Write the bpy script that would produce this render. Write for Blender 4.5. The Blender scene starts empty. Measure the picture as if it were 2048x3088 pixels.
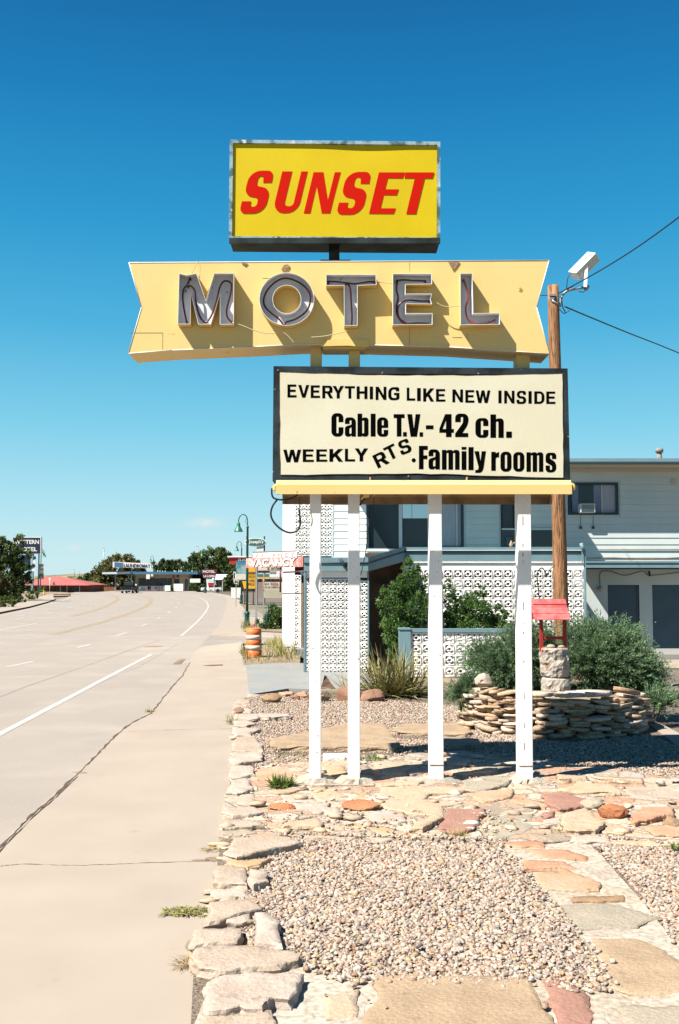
import bpy, bmesh, math, random
import numpy as np
from mathutils import Vector, Matrix, noise as mnoise

scene = bpy.context.scene
COL = scene.collection
random.seed(7)
RNG = np.random.default_rng(11)

# ------------------------------------------------------------------ camera
F, CX, CY = 3000.0, 1024.0, 1544.0
PITCH = math.atan(201.0 / 3000.0)
CAM = Vector((0.0, 0.0, 2.3))
cam_d = bpy.data.cameras.new('camera')
cam_d.sensor_fit = 'VERTICAL'
cam_d.sensor_height = 36.0
cam_d.lens = 36.0 * F / 3088.0
cam_d.clip_start, cam_d.clip_end = 0.1, 6000.0
cam = bpy.data.objects.new('camera', cam_d)
cam.location = CAM
cam.rotation_euler = (math.pi / 2 + PITCH, 0, 0)
COL.objects.link(cam)
scene.camera = cam

# ------------------------------------------------------------------ light
SUN_TRAVEL = Vector((0.64, 0.42, -1.0)).normalized()
world = bpy.data.worlds.new('World')
scene.world = world
world.use_nodes = True
wn, wl = world.node_tree.nodes, world.node_tree.links
bg = wn['Background']
sky = wn.new('ShaderNodeTexSky')
sky.sky_type = 'NISHITA'
sky.sun_disc = False
sky.sun_elevation = math.asin(-SUN_TRAVEL.z)
sky.sun_rotation = math.atan2(-SUN_TRAVEL.x, -SUN_TRAVEL.y)
sky.air_density = 1.0
sky.dust_density = 0.35
sky.ozone_density = 3.0
EXPO = 1.45
tcw = wn.new('ShaderNodeTexCoord')
sepw = wn.new('ShaderNodeSeparateXYZ'); wl.new(tcw.outputs['Generated'], sepw.inputs[0])
rampw = wn.new('ShaderNodeValToRGB')               # clear-sky colour by height above the horizon
stops = [(0.0, (.590, .815, .860)), (.03, (.535, .795, .855)), (.075, (.405, .735, .850)), (.15, (.200, .610, .805)), (.243, (.065, .440, .715)), (.334, (.018, .320, .625)), (.443, (.003, .205, .490)), (.53, (.001, .132, .365)), (.8, (.001, .09, .27))]
els = rampw.color_ramp.elements
els[0].position, els[0].color = stops[0][0], (*stops[0][1], 1)
els[1].position, els[1].color = stops[-1][0], (*stops[-1][1], 1)
for pos, c in stops[1:-1]:
    e = els.new(pos); e.color = (*c, 1)
wl.new(sepw.outputs['Z'], rampw.inputs[0])
def wmath(op, a, b=None):
    n = wn.new('ShaderNodeMath'); n.operation = op
    for i, s in enumerate((a, b)):
        if s is None: continue
        if isinstance(s, (int, float)): n.inputs[i].default_value = s
        else: wl.new(s, n.inputs[i])
    return n.outputs[0]
uu = wmath('DIVIDE', sepw.outputs['X'], sepw.outputs['Y']); vv = wmath('DIVIDE', sepw.outputs['Z'], sepw.outputs['Y'])
nzw = wn.new('ShaderNodeTexNoise'); nzw.inputs['Scale'].default_value = 130.0; nzw.inputs['Detail'].default_value = 5.0
wl.new(tcw.outputs['Generated'], nzw.inputs['Vector'])
cloud = None
for u0, v0, su, sv, amp in ((-.136, .056, .016, .0042, .75), (-.266, .031, .006, .0028, .6), (-.19, .0, .001, .001, .0)):
    du = wmath('DIVIDE', wmath('SUBTRACT', uu, u0), su); dv = wmath('DIVIDE', wmath('SUBTRACT', vv, v0), sv)
    d2 = wmath('ADD', wmath('MULTIPLY', du, du), wmath('MULTIPLY', dv, dv))
    m = wmath('MULTIPLY', wmath('EXPONENT', wmath('MULTIPLY', d2, -1.0)), amp)
    cloud = m if cloud is None else wmath('ADD', cloud, m)
cloud = wmath('MULTIPLY', cloud, wmath('MULTIPLY', nzw.outputs['Fac'], 1.5))
cloud = wmath('MINIMUM', wmath('MULTIPLY', cloud, wmath('GREATER_THAN', sepw.outputs['Y'], 0.0)), 1.0)
mxc = wn.new('ShaderNodeMix'); mxc.data_type = 'RGBA'
wl.new(cloud, mxc.inputs[0]); wl.new(rampw.outputs[0], mxc.inputs[6]); mxc.inputs[7].default_value = (.80, .80, .82, 1)
scw = wn.new('ShaderNodeVectorMath'); scw.operation = 'SCALE'; scw.inputs['Scale'].default_value = 10.0 / 2 ** EXPO
wl.new(mxc.outputs[2], scw.inputs[0])
mxw = wn.new('ShaderNodeMix'); mxw.data_type = 'RGBA'; mxw.inputs[0].default_value = 0.04
wl.new(scw.outputs[0], mxw.inputs[6]); wl.new(sky.outputs[0], mxw.inputs[7])
wl.new(mxw.outputs[2], bg.inputs['Color'])
bg.inputs['Strength'].default_value = 0.10

sun_d = bpy.data.lights.new('sun', 'SUN')
sun_d.energy = 5.0
sun_d.angle = math.radians(0.53)
sun_d.color = (1.0, 0.945, 0.86)
sun = bpy.data.objects.new('sun', sun_d)
sun.rotation_euler = SUN_TRAVEL.to_track_quat('-Z', 'Y').to_euler()
sun.location = (-8, -6, 14)
COL.objects.link(sun)

scene.render.engine = 'CYCLES'
scene.view_settings.view_transform = 'Standard'
scene.view_settings.look = 'None'
scene.view_settings.gamma = 1.0
scene.view_settings.exposure = EXPO
scene.cycles.use_denoising = True
scene.cycles.max_bounces = 6
scene.cycles.transparent_max_bounces = 8

# ------------------------------------------------------------------ pixel helpers (photo pixels, 2048 x 3088)
_cp, _sp = math.cos(PITCH), math.sin(PITCH)
def ray(px, py):
    a, b = px - CX, CY - py
    return Vector((a, F * _cp - b * _sp, F * _sp + b * _cp))
def P(px, py, Y):                                # photo pixel -> point on the upright plane y = Y
    r = ray(px, py)
    return CAM + r * (Y / r.y)
def G(px, py, z=0.0):                            # photo pixel -> point on the level plane at height z
    r = ray(px, py)
    return CAM + r * ((z - CAM.z) / r.z)
def ZC(ox, oy, s):                               # converter for coordinates read off an enlarged crop
    return lambda pts: [(ox + x / s, oy + y / s) for x, y in pts]

# ------------------------------------------------------------------ object helpers
def tag(o, label=None, cat=None, group=None, kind=None):
    if label: o['label'] = label
    if cat: o['category'] = cat
    if group: o['group'] = group
    if kind: o['kind'] = kind
    return o
def empty(name, loc=(0, 0, 0), rz=0.0):
    o = bpy.data.objects.new(name, None)
    o.empty_display_size = 0.2
    COL.objects.link(o)
    o.location = loc
    o.rotation_euler = (0, 0, rz)
    return o
def link(name, me, mats, parent=None):
    o = bpy.data.objects.new(name, me)
    if not isinstance(mats, (list, tuple)): mats = [mats]
    for m in mats: me.materials.append(m)
    COL.objects.link(o)
    if parent is not None:
        o.parent = parent
        inv, chain, p = Matrix.Identity(4), [], parent
        while p is not None:
            chain.append(p); p = p.parent
        for p in reversed(chain):
            inv = inv @ Matrix.Translation(p.location) @ p.rotation_euler.to_matrix().to_4x4()
        # geometry is written in world space: bring it into the parent's space
        me.transform(inv.inverted())
    return o
def obj(name, bm, mats, parent=None, smooth=False):
    me = bpy.data.meshes.new(name)
    bm.normal_update()
    bm.to_mesh(me)
    bm.free()
    if smooth:
        for p in me.polygons: p.use_smooth = True
    return link(name, me, mats, parent)
def each(name, bm, mats, parent=None):              # every separate piece becomes an object of its own
    left = set(bm.verts); out = []
    while left:
        st = [left.pop()]; isl = set(st)
        while st:
            v = st.pop()
            for e in v.link_edges:
                w = e.other_vert(v)
                if w in left: left.discard(w); isl.add(w); st.append(w)
        b2 = bmesh.new(); mp = {}
        for v in isl: mp[v] = b2.verts.new(v.co)
        for f in {f for v in isl for f in v.link_faces}:
            g = b2.faces.new([mp[v] for v in f.verts]); g.smooth = f.smooth; g.material_index = f.material_index
        out.append(obj(name, b2, mats, parent))
    bm.free()
    return out
def np_mesh(name, verts, faces, mats, parent=None, shade=None, smooth=False):
    verts = np.asarray(verts, dtype=np.float32); faces = np.asarray(faces, dtype=np.int32)
    me = bpy.data.meshes.new(name)
    n, k = faces.shape
    me.vertices.add(len(verts)); me.vertices.foreach_set('co', verts.ravel())
    me.loops.add(n * k); me.loops.foreach_set('vertex_index', faces.ravel())
    me.polygons.add(n)
    me.polygons.foreach_set('loop_start', np.arange(0, n * k, k, dtype=np.int32))
    me.update(calc_edges=True)
    if smooth: me.polygons.foreach_set('use_smooth', np.ones(n, dtype=bool))
    if shade is not None:
        shade = np.asarray(shade, dtype=np.float32)
        at = me.color_attributes.new('tint', 'FLOAT_COLOR', 'POINT')
        if shade.ndim == 1: shade = np.stack([shade] * 3, 1)
        at.data.foreach_set('color', np.concatenate([shade, np.ones((len(shade), 1), np.float32)], 1).ravel())
    return link(name, me, mats, parent)
def box(bm, lo, hi, mi=0, rot=None):
    x0, y0, z0 = lo; x1, y1, z1 = hi
    c = [(x0, y0, z0), (x1, y0, z0), (x1, y1, z0), (x0, y1, z0), (x0, y0, z1), (x1, y0, z1), (x1, y1, z1), (x0, y1, z1)]
    vs = [bm.verts.new(rot @ Vector(p) if rot is not None else p) for p in c]
    for f in ((3, 2, 1, 0), (4, 5, 6, 7), (0, 1, 5, 4), (1, 2, 6, 5), (2, 3, 7, 6), (3, 0, 4, 7)):
        bm.faces.new([vs[i] for i in f]).material_index = mi
    return vs
def bevel(bm, w, seg=2):
    bmesh.ops.bevel(bm, geom=list(bm.edges), offset=w, segments=seg, profile=0.5, affect='EDGES', clamp_overlap=True)
def BOX(name, lo, hi, m, parent=None, bev=0.0):
    bm = bmesh.new(); box(bm, lo, hi)
    if bev: bevel(bm, bev)
    return obj(name, bm, m, parent)
def bar(bm, a, b, r, n=8, r2=None, caps=True, mi=0):
    a, b = Vector(a), Vector(b)
    if r2 is None: r2 = r
    d = (b - a).normalized()
    u = d.orthogonal().normalized(); v = d.cross(u)
    ra = [bm.verts.new(a + (u * math.cos(t) + v * math.sin(t)) * r) for t in [2 * math.pi * i / n for i in range(n)]]
    rb = [bm.verts.new(b + (u * math.cos(t) + v * math.sin(t)) * r2) for t in [2 * math.pi * i / n for i in range(n)]]
    for i in range(n):
        f = bm.faces.new([ra[i], ra[(i + 1) % n], rb[(i + 1) % n], rb[i]]); f.smooth = True; f.material_index = mi
    if caps:
        bm.faces.new(ra[::-1]).material_index = mi; bm.faces.new(rb).material_index = mi
def smooth_path(pts, n=6):
    pts = [Vector(p) for p in pts]
    out = []
    for i in range(len(pts) - 1):
        p0 = pts[max(i - 1, 0)]; p1 = pts[i]; p2 = pts[i + 1]; p3 = pts[min(i + 2, len(pts) - 1)]
        for k in range(n):
            t = k / n
            out.append(0.5 * ((2 * p1) + (p2 - p0) * t + (2 * p0 - 5 * p1 + 4 * p2 - p3) * t * t + (3 * p1 - p0 - 3 * p2 + p3) * t ** 3))
    out.append(pts[-1])
    return out
def tube(bm, pts, r, n=8, mi=0):
    pts = [Vector(p) for p in pts]
    prev = None; rings = []
    u = None
    for i, p in enumerate(pts):
        d = (pts[min(i + 1, len(pts) - 1)] - pts[max(i - 1, 0)])
        d = d.normalized() if d.length > 1e-9 else Vector((0, 0, 1))
        if u is None: u = d.orthogonal().normalized()
        u = (u - d * u.dot(d)); u = u.normalized() if u.length > 1e-6 else d.orthogonal().normalized()
        v = d.cross(u)
        rr = r(i / (len(pts) - 1)) if callable(r) else r
        rings.append([bm.verts.new(p + (u * math.cos(t) + v * math.sin(t)) * rr) for t in [2 * math.pi * k / n for k in range(n)]])
    for a, b in zip(rings[:-1], rings[1:]):
        for k in range(n):
            f = bm.faces.new([a[k], a[(k + 1) % n], b[(k + 1) % n], b[k]]); f.smooth = True; f.material_index = mi
    bm.faces.new(rings[0][::-1]).material_index = mi; bm.faces.new(rings[-1]).material_index = mi
def lathe(bm, prof, c, n=20, mi=0):               # prof: [(r, z)], c: centre (x, y, z)
    c = Vector(c); rings = []
    for r, z in prof:
        rings.append([bm.verts.new(c + Vector((r * math.cos(2 * math.pi * k / n), r * math.sin(2 * math.pi * k / n), z))) for k in range(n)])
    for a, b in zip(rings[:-1], rings[1:]):
        for k in range(n):
            f = bm.faces.new([a[k], a[(k + 1) % n], b[(k + 1) % n], b[k]]); f.smooth = True; f.material_index = mi
    bm.faces.new(rings[0][::-1]).material_index = mi; bm.faces.new(rings[-1]).material_index = mi
def prism(bm, front, back, mi=0):                 # two matching rings of points
    a = [bm.verts.new(p) for p in front]; b = [bm.verts.new(p) for p in back]
    n = len(a)
    f1 = bm.faces.new(a); f2 = bm.faces.new(b[::-1]); f1.material_index = f2.material_index = mi
    for i in range(n):
        bm.faces.new([a[(i + 1) % n], a[i], b[i], b[(i + 1) % n]]).material_index = mi
    return a, b
def prism_px(bm, pts, Y, depth, mi=0):            # outline in photo pixels on plane Y, given real thickness
    fr = [P(x, y, Y) for x, y in pts]
    prism(bm, fr, [p + Vector((0, depth, 0)) for p in fr], mi)
def rect_px(bm, x0, y0, x1, y1, Y, depth, mi=0):
    a, c = P((x0 + x1) / 2, y0, Y), P((x0 + x1) / 2, y1, Y)
    xa, xb = P(x0, (y0 + y1) / 2, Y).x, P(x1, (y0 + y1) / 2, Y).x
    box(bm, (xa, Y, c.z), (xb, Y + depth, a.z), mi)
def RECT(name, x0, y0, x1, y1, Y, depth, m, parent=None, bev=0.0):
    bm = bmesh.new(); rect_px(bm, x0, y0, x1, y1, Y, depth)
    if bev: bevel(bm, bev)
    return obj(name, bm, m, parent)
def sheet(name, pts, m, parent=None, z=None, thick=0.0, cuts=0, amp=0.0, fr=1.5):   # level polygon, world points
    bm = bmesh.new()
    vs = [bm.verts.new((p[0], p[1], p[2] if z is None else z)) for p in pts]
    f = bm.faces.new(vs)
    if f.normal.z < 0 or (bm.normal_update() or f.normal.z < 0): f.normal_flip()
    if cuts:
        bmesh.ops.triangulate(bm, faces=bm.faces[:])
        for _ in range(cuts):
            el = [e for e in bm.edges if e.calc_length() > 0.14]
            if not el: break
            bmesh.ops.subdivide_edges(bm, edges=el, cuts=1)
            bmesh.ops.triangulate(bm, faces=bm.faces[:])
        for v in bm.verts:
            v.co.z += amp * mnoise.fractal(v.co * fr, 0.7, 2.0, 4)
    if thick:
        ret = bmesh.ops.extrude_face_region(bm, geom=bm.faces[:])
        for e in ret['geom']:
            if isinstance(e, bmesh.types.BMVert): e.co.z -= thick
        bmesh.ops.recalc_face_normals(bm, faces=bm.faces[:])
    return obj(name, bm, m, parent)
def ribbon(bm, pts, w, z, jit=0.0, sub=1):        # a painted line / strip along world points
    if sub > 1: pts = smooth_path(pts, sub)
    L, R = [], []
    for i, p in enumerate(pts):
        d = Vector(pts[min(i + 1, len(pts) - 1)]) - Vector(pts[max(i - 1, 0)])
        nrm = Vector((-d.y, d.x, 0)).normalized()
        ww = w * (1 + jit * random.uniform(-1, 1)) / 2
        o = nrm * (jit * w * random.uniform(-.5, .5))
        c = Vector((p[0], p[1], z))
        L.append(bm.verts.new(c + o + nrm * ww)); R.append(bm.verts.new(c + o - nrm * ww))
    for i in range(len(L) - 1):
        bm.faces.new([R[i], R[i + 1], L[i + 1], L[i]])

# ------------------------------------------------------------------ materials
WHITES = {'white_paint': .92, 'white_wall': .92, 'block_white': .95, 'sign_white': .80, 'wall_shade_grey': .84, 'lamp_glass': .8, 'ac_metal': .8, 'letter_inside': .95, 'chrome': 1, 'yellow_letter': .72, 'yellow_cream': .72, 'paint_white': .74, 'trim_blue': .85, 'board_cream': .72}
def mat(name, c, rough=0.75, c2=None, scale=6.0, lo=0.4, hi=0.6, bump=0.0, bscale=60.0, metal=0.0, fine=0.12, detail=6.0, coat=0.0, spec=0.35,
        c3=None, scale3=18.0, lo3=0.6, hi3=0.68, stretch=None, bdist=0.01):
    m = bpy.data.materials.new(name); m.use_nodes = True
    k_ = WHITES.get(name, .68)
    c = tuple(x * k_ for x in c); c2 = c2 and tuple(x * k_ for x in c2); c3 = c3 and tuple(x * k_ for x in c3)
    nt = m.node_tree; N, L = nt.nodes, nt.links
    b = N['Principled BSDF']
    b.inputs['Roughness'].default_value = rough
    b.inputs['Metallic'].default_value = metal
    b.inputs['Specular IOR Level'].default_value = spec
    if coat: b.inputs['Coat Weight'].default_value = coat
    tc = N.new('ShaderNodeTexCoord')
    vec = tc.outputs['Object']
    if stretch:
        mp = N.new('ShaderNodeMapping'); mp.inputs['Scale'].default_value = stretch
        L.new(vec, mp.inputs['Vector']); vec = mp.outputs[0]
    def noise(sc, det=detail):
        t = N.new('ShaderNodeTexNoise'); t.inputs['Scale'].default_value = sc; t.inputs['Detail'].default_value = det
        L.new(vec, t.inputs['Vector']); return t.outputs['Fac']
    def ramp(fac, a, bb):
        r = N.new('ShaderNodeMapRange'); r.inputs['From Min'].default_value = a; r.inputs['From Max'].default_value = bb
        L.new(fac, r.inputs['Value']); return r.outputs[0]
    def mix(fac, A, B, mode='MIX'):
        x = N.new('ShaderNodeMix'); x.data_type = 'RGBA'; x.blend_type = mode
        if isinstance(fac, float): x.inputs[0].default_value = fac
        else: L.new(fac, x.inputs[0])
        for i, s in ((6, A), (7, B)):
            if isinstance(s, tuple): x.inputs[i].default_value = (*s, 1)
            else: L.new(s, x.inputs[i])
        return x.outputs[2]
    out = tuple(c)
    if c2 is not None: out = mix(ramp(noise(scale), lo, hi), tuple(c), tuple(c2))
    if c3 is not None: out = mix(ramp(noise(scale3, 8.0), lo3, hi3), out, tuple(c3))
    if fine:
        out = mix(fine, out, ramp_col(N, L, noise(bscale * 1.7, 3.0)), 'OVERLAY')
    if isinstance(out, tuple): b.inputs['Base Color'].default_value = (*out, 1)
    else: L.new(out, b.inputs['Base Color'])
    if bump:
        bp = N.new('ShaderNodeBump'); bp.inputs['Strength'].default_value = bump; bp.inputs['Distance'].default_value = bdist
        L.new(noise(bscale), bp.inputs['Height']); L.new(bp.outputs[0], b.inputs['Normal'])
    return m
def ramp_col(N, L, fac):
    r = N.new('ShaderNodeValToRGB')
    r.color_ramp.elements[0].position = 0.3; r.color_ramp.elements[1].position = 0.7
    L.new(fac, r.inputs[0]); return r.outputs[0]
def leaf_mat(name, dark, light, transl=0.25, rough=0.55):
    m = bpy.data.materials.new(name); m.use_nodes = True
    N, L = m.node_tree.nodes, m.node_tree.links
    b = N['Principled BSDF']; b.inputs['Roughness'].default_value = rough; b.inputs['Specular IOR Level'].default_value = 0.3
    a = N.new('ShaderNodeAttribute'); a.attribute_name = 'tint'
    x = N.new('ShaderNodeMix'); x.data_type = 'RGBA'
    x.inputs[6].default_value = (*[q * .72 for q in dark], 1); x.inputs[7].default_value = (*[q * .72 for q in light], 1)
    L.new(a.outputs['Fac'], x.inputs[0]); L.new(x.outputs[2], b.inputs['Base Color'])
    t = N.new('ShaderNodeBsdfTranslucent'); L.new(x.outputs[2], t.inputs['Color'])
    ms = N.new('ShaderNodeMixShader'); ms.inputs[0].default_value = transl
    L.new(b.outputs[0], ms.inputs[1]); L.new(t.outputs[0], ms.inputs[2])
    L.new(ms.outputs[0], N['Material Output'].inputs['Surface'])
    return m
def attr_mat(name, rough=0.7, bump=0.0, bscale=80.0):
    m = bpy.data.materials.new(name); m.use_nodes = True
    N, L = m.node_tree.nodes, m.node_tree.links
    b = N['Principled BSDF']; b.inputs['Roughness'].default_value = rough; b.inputs['Specular IOR Level'].default_value = 0.3
    a = N.new('ShaderNodeAttribute'); a.attribute_name = 'tint'
    t = N.new('ShaderNodeTexNoise'); t.inputs['Scale'].default_value = bscale; t.inputs['Detail'].default_value = 5
    tc = N.new('ShaderNodeTexCoord'); L.new(tc.outputs['Object'], t.inputs['Vector'])
    x = N.new('ShaderNodeMix'); x.data_type = 'RGBA'; x.blend_type = 'OVERLAY'; x.inputs[0].default_value = 0.3
    L.new(a.outputs['Color'], x.inputs[6]); L.new(ramp_col(N, L, t.outputs['Fac']), x.inputs[7])
    L.new(x.outputs[2], b.inputs['Base Color'])
    if bump:
        bp = N.new('ShaderNodeBump'); bp.inputs['Strength'].default_value = bump; bp.inputs['Distance'].default_value = 0.01
        L.new(t.outputs['Fac'], bp.inputs['Height']); L.new(bp.outputs[0], b.inputs['Normal'])
    return m
def glass_mat(name, c, rough=0.05, spec=0.8):
    m = bpy.data.materials.new(name); m.use_nodes = True
    b = m.node_tree.nodes['Principled BSDF']
    b.inputs['Base Color'].default_value = (*c, 1); b.inputs['Roughness'].default_value = rough
    b.inputs['Specular IOR Level'].default_value = spec
    return m

M = {}
M['white_paint'] = mat('white_paint', (.80, .79, .77), .55, c2=(.735, .72, .69), scale=2, bump=.15, bscale=40, c3=(.34, .25, .18), scale3=26, lo3=.69, hi3=.72)
M['yellow_cream'] = mat('yellow_cream', (.80, .60, .245), .55, c2=(.78, .57, .225), scale=.8, bump=.05, bscale=60, c3=(.38, .22, .07), scale3=6, lo3=.70, hi3=.74, bdist=.01, fine=.06, spec=.2)
M['yellow_letter'] = mat('yellow_letter', (.78, .58, .20), .6, c2=(.74, .54, .18), scale=3, fine=.05, spec=.2)
M['letter_inside'] = mat('letter_inside', (.60, .60, .625), .85, c2=(.55, .545, .56), scale=2, c3=(.28, .17, .10), scale3=14, lo3=.70, hi3=.74, spec=.1, fine=.06)
M['sign_yellow'] = mat('sign_yellow', (.70, .52, .006), .5, c2=(.66, .48, .005), scale=1.2, fine=.04, spec=.15)
M['sign_red'] = mat('sign_red', (.60, .010, .002), .8, fine=0, spec=.05)
M['frame_weathered'] = mat('frame_weathered', (.30, .43, .48), .8, c2=(.05, .13, .155), scale=5, lo=.47, hi=.58, c3=(.62, .62, .60), scale3=9, lo3=.60, hi3=.66, bump=.3, bscale=30)
M['cabinet_black'] = mat('cabinet_black', (.010, .013, .013), .7, spec=.15, c2=(.03, .045, .05), scale=3, c3=(.3, .32, .32), scale3=8, lo3=.74, hi3=.78)
M['board_cream'] = mat('board_cream', (.72, .68, .52), .45, c2=(.69, .64, .47), scale=1.5, fine=.05)
M['board_frame'] = mat('board_frame', (.010, .016, .018), .7, spec=.15, c2=(.03, .045, .052), scale=4, c3=(.45, .45, .43), scale3=11, lo3=.71, hi3=.74, bump=.2, bscale=30)
M['letter_black'] = mat('letter_black', (.003, .003, .003), 1.0, fine=0, spec=0.0)
M['rust'] = mat('rust', (.16, .07, .03), .85, c2=(.28, .15, .07), scale=20, bump=.3)
M['trough_in'] = mat('trough_in', (.36, .23, .12), .8, c2=(.24, .15, .08), scale=5)
M['neon'] = mat('neon', (.10, .008, .012), .3, c2=(.05, .006, .010), scale=4, fine=0)
M['neon_red'] = mat('neon_red', (.34, .03, .03), .22, fine=0, coat=.4)
M['cable_black'] = mat('cable_black', (.015, .015, .015), .5, fine=0)
M['wire_cream'] = mat('wire_cream', (.62, .50, .26), .6, fine=0)
M['metal_grey'] = mat('metal_grey', (.42, .43, .44), .45, c2=(.33, .33, .33), scale=8, metal=.5)
M['post_grey'] = mat('post_grey', (.40, .41, .42), .5, metal=.3)
M['sidewalk'] = mat('sidewalk', (.398, .334, .268), .9, c2=(.352, .294, .236), scale=1.1, lo=.3, hi=.7, bump=.06, bscale=120, c3=(.28, .22, .165), scale3=4.5, lo3=.66, hi3=.82, fine=.2)
M['road'] = mat('road', (.350, .302, .254), .9, c2=(.296, .258, .220), scale=.35, lo=.25, hi=.75, bump=.08, bscale=90, c3=(.385, .334, .284), scale3=.7, lo3=.48, hi3=.74, fine=.2)
M['asphalt'] = mat('asphalt', (.26, .23, .195), .9, c2=(.29, .255, .22), scale=1.2, bump=.2, bscale=80)
M['asphalt_dark'] = mat('asphalt_dark', (.135, .11, .09), .9, c2=(.17, .14, .11), scale=1.0, bump=.2, bscale=80)
M['blue_slab'] = mat('blue_slab', (.265, .275, .272), .8, c2=(.30, .29, .265), scale=1.0, c3=(.20, .20, .195), scale3=3, lo3=.62, hi3=.72)
M['paint_white'] = mat('paint_white', (.52, .50, .47), .7, c2=(.45, .42, .38), scale=4, c3=(.33, .29, .25), scale3=30, lo3=.62, hi3=.70)
M['paint_yellow'] = mat('paint_yellow', (.345, .25, .13), .8, c2=(.31, .26, .20), scale=1.5, lo=.35, hi=.65)
M['crack'] = mat('crack', (.05, .035, .025), .95, c2=(.14, .10, .07), scale=12)
M['joint'] = mat('joint', (.40, .32, .245), .95, c2=(.28, .21, .15), scale=8)
M['dirt'] = mat('dirt', (.24, .175, .115), .95, c2=(.30, .235, .165), scale=2.0, bump=.4, bscale=30)
M['gap_shade'] = mat('gap_shade', (.15, .10, .065), .95, c2=(.24, .17, .11), scale=9, bump=.6, bscale=40)  # dark brown that paints the shade between border stones
M['earth'] = mat('earth', (.24, .19, .13), .95, c2=(.19, .17, .10), scale=.02, fine=.2)
M['mortar'] = mat('mortar', (.45, .40, .325), .9, c2=(.39, .335, .265), scale=3.5, bump=.5, bscale=28, c3=(.28, .21, .15), scale3=6, lo3=.62, hi3=.72, bdist=.02)
def stone(name, a, b, c3=None):
    tn = (.81, .765, .735)
    a, b = tuple(x * q for x, q in zip(a, tn)), tuple(x * q for x, q in zip(b, tn))
    return mat(name, a, .85, c2=b, scale=3.5, lo=.38, hi=.62, bump=.6, bscale=34, fine=.13, c3=c3 or tuple(x * .62 for x in b), scale3=8, lo3=.62, hi3=.75, bdist=.02)
M['stone_pale'] = stone('stone_pale', (.55, .475, .39), (.49, .40, .31))
M['stone_white'] = stone('stone_white', (.59, .52, .45), (.53, .44, .365))
M['stone_tan'] = stone('stone_tan', (.50, .385, .255), (.42, .315, .21))
M['stone_cream'] = stone('stone_cream', (.60, .485, .355), (.58, .44, .30))
M['stone_peach'] = stone('stone_peach', (.60, .44, .31), (.56, .36, .22))
M['stone_rust'] = stone('stone_rust', (.54, .29, .175), (.58, .38, .25))
M['stone_orange'] = stone('stone_orange', (.60, .40, .22), (.58, .45, .30))
M['stone_mauve'] = stone('stone_mauve', (.40, .22, .17), (.44, .25, .185), (.36, .19, .15))
M['stone_grey'] = stone('stone_grey', (.36, .315, .255), (.42, .35, .27))
M['stone_olive'] = stone('stone_olive', (.40, .37, .29), (.46, .41, .32))
M['stone_brown'] = stone('stone_brown', (.42, .28, .16), (.34, .235, .145))
M['stone_redbrown'] = stone('stone_redbrown', (.32, .17, .11), (.40, .24, .16))
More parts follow.
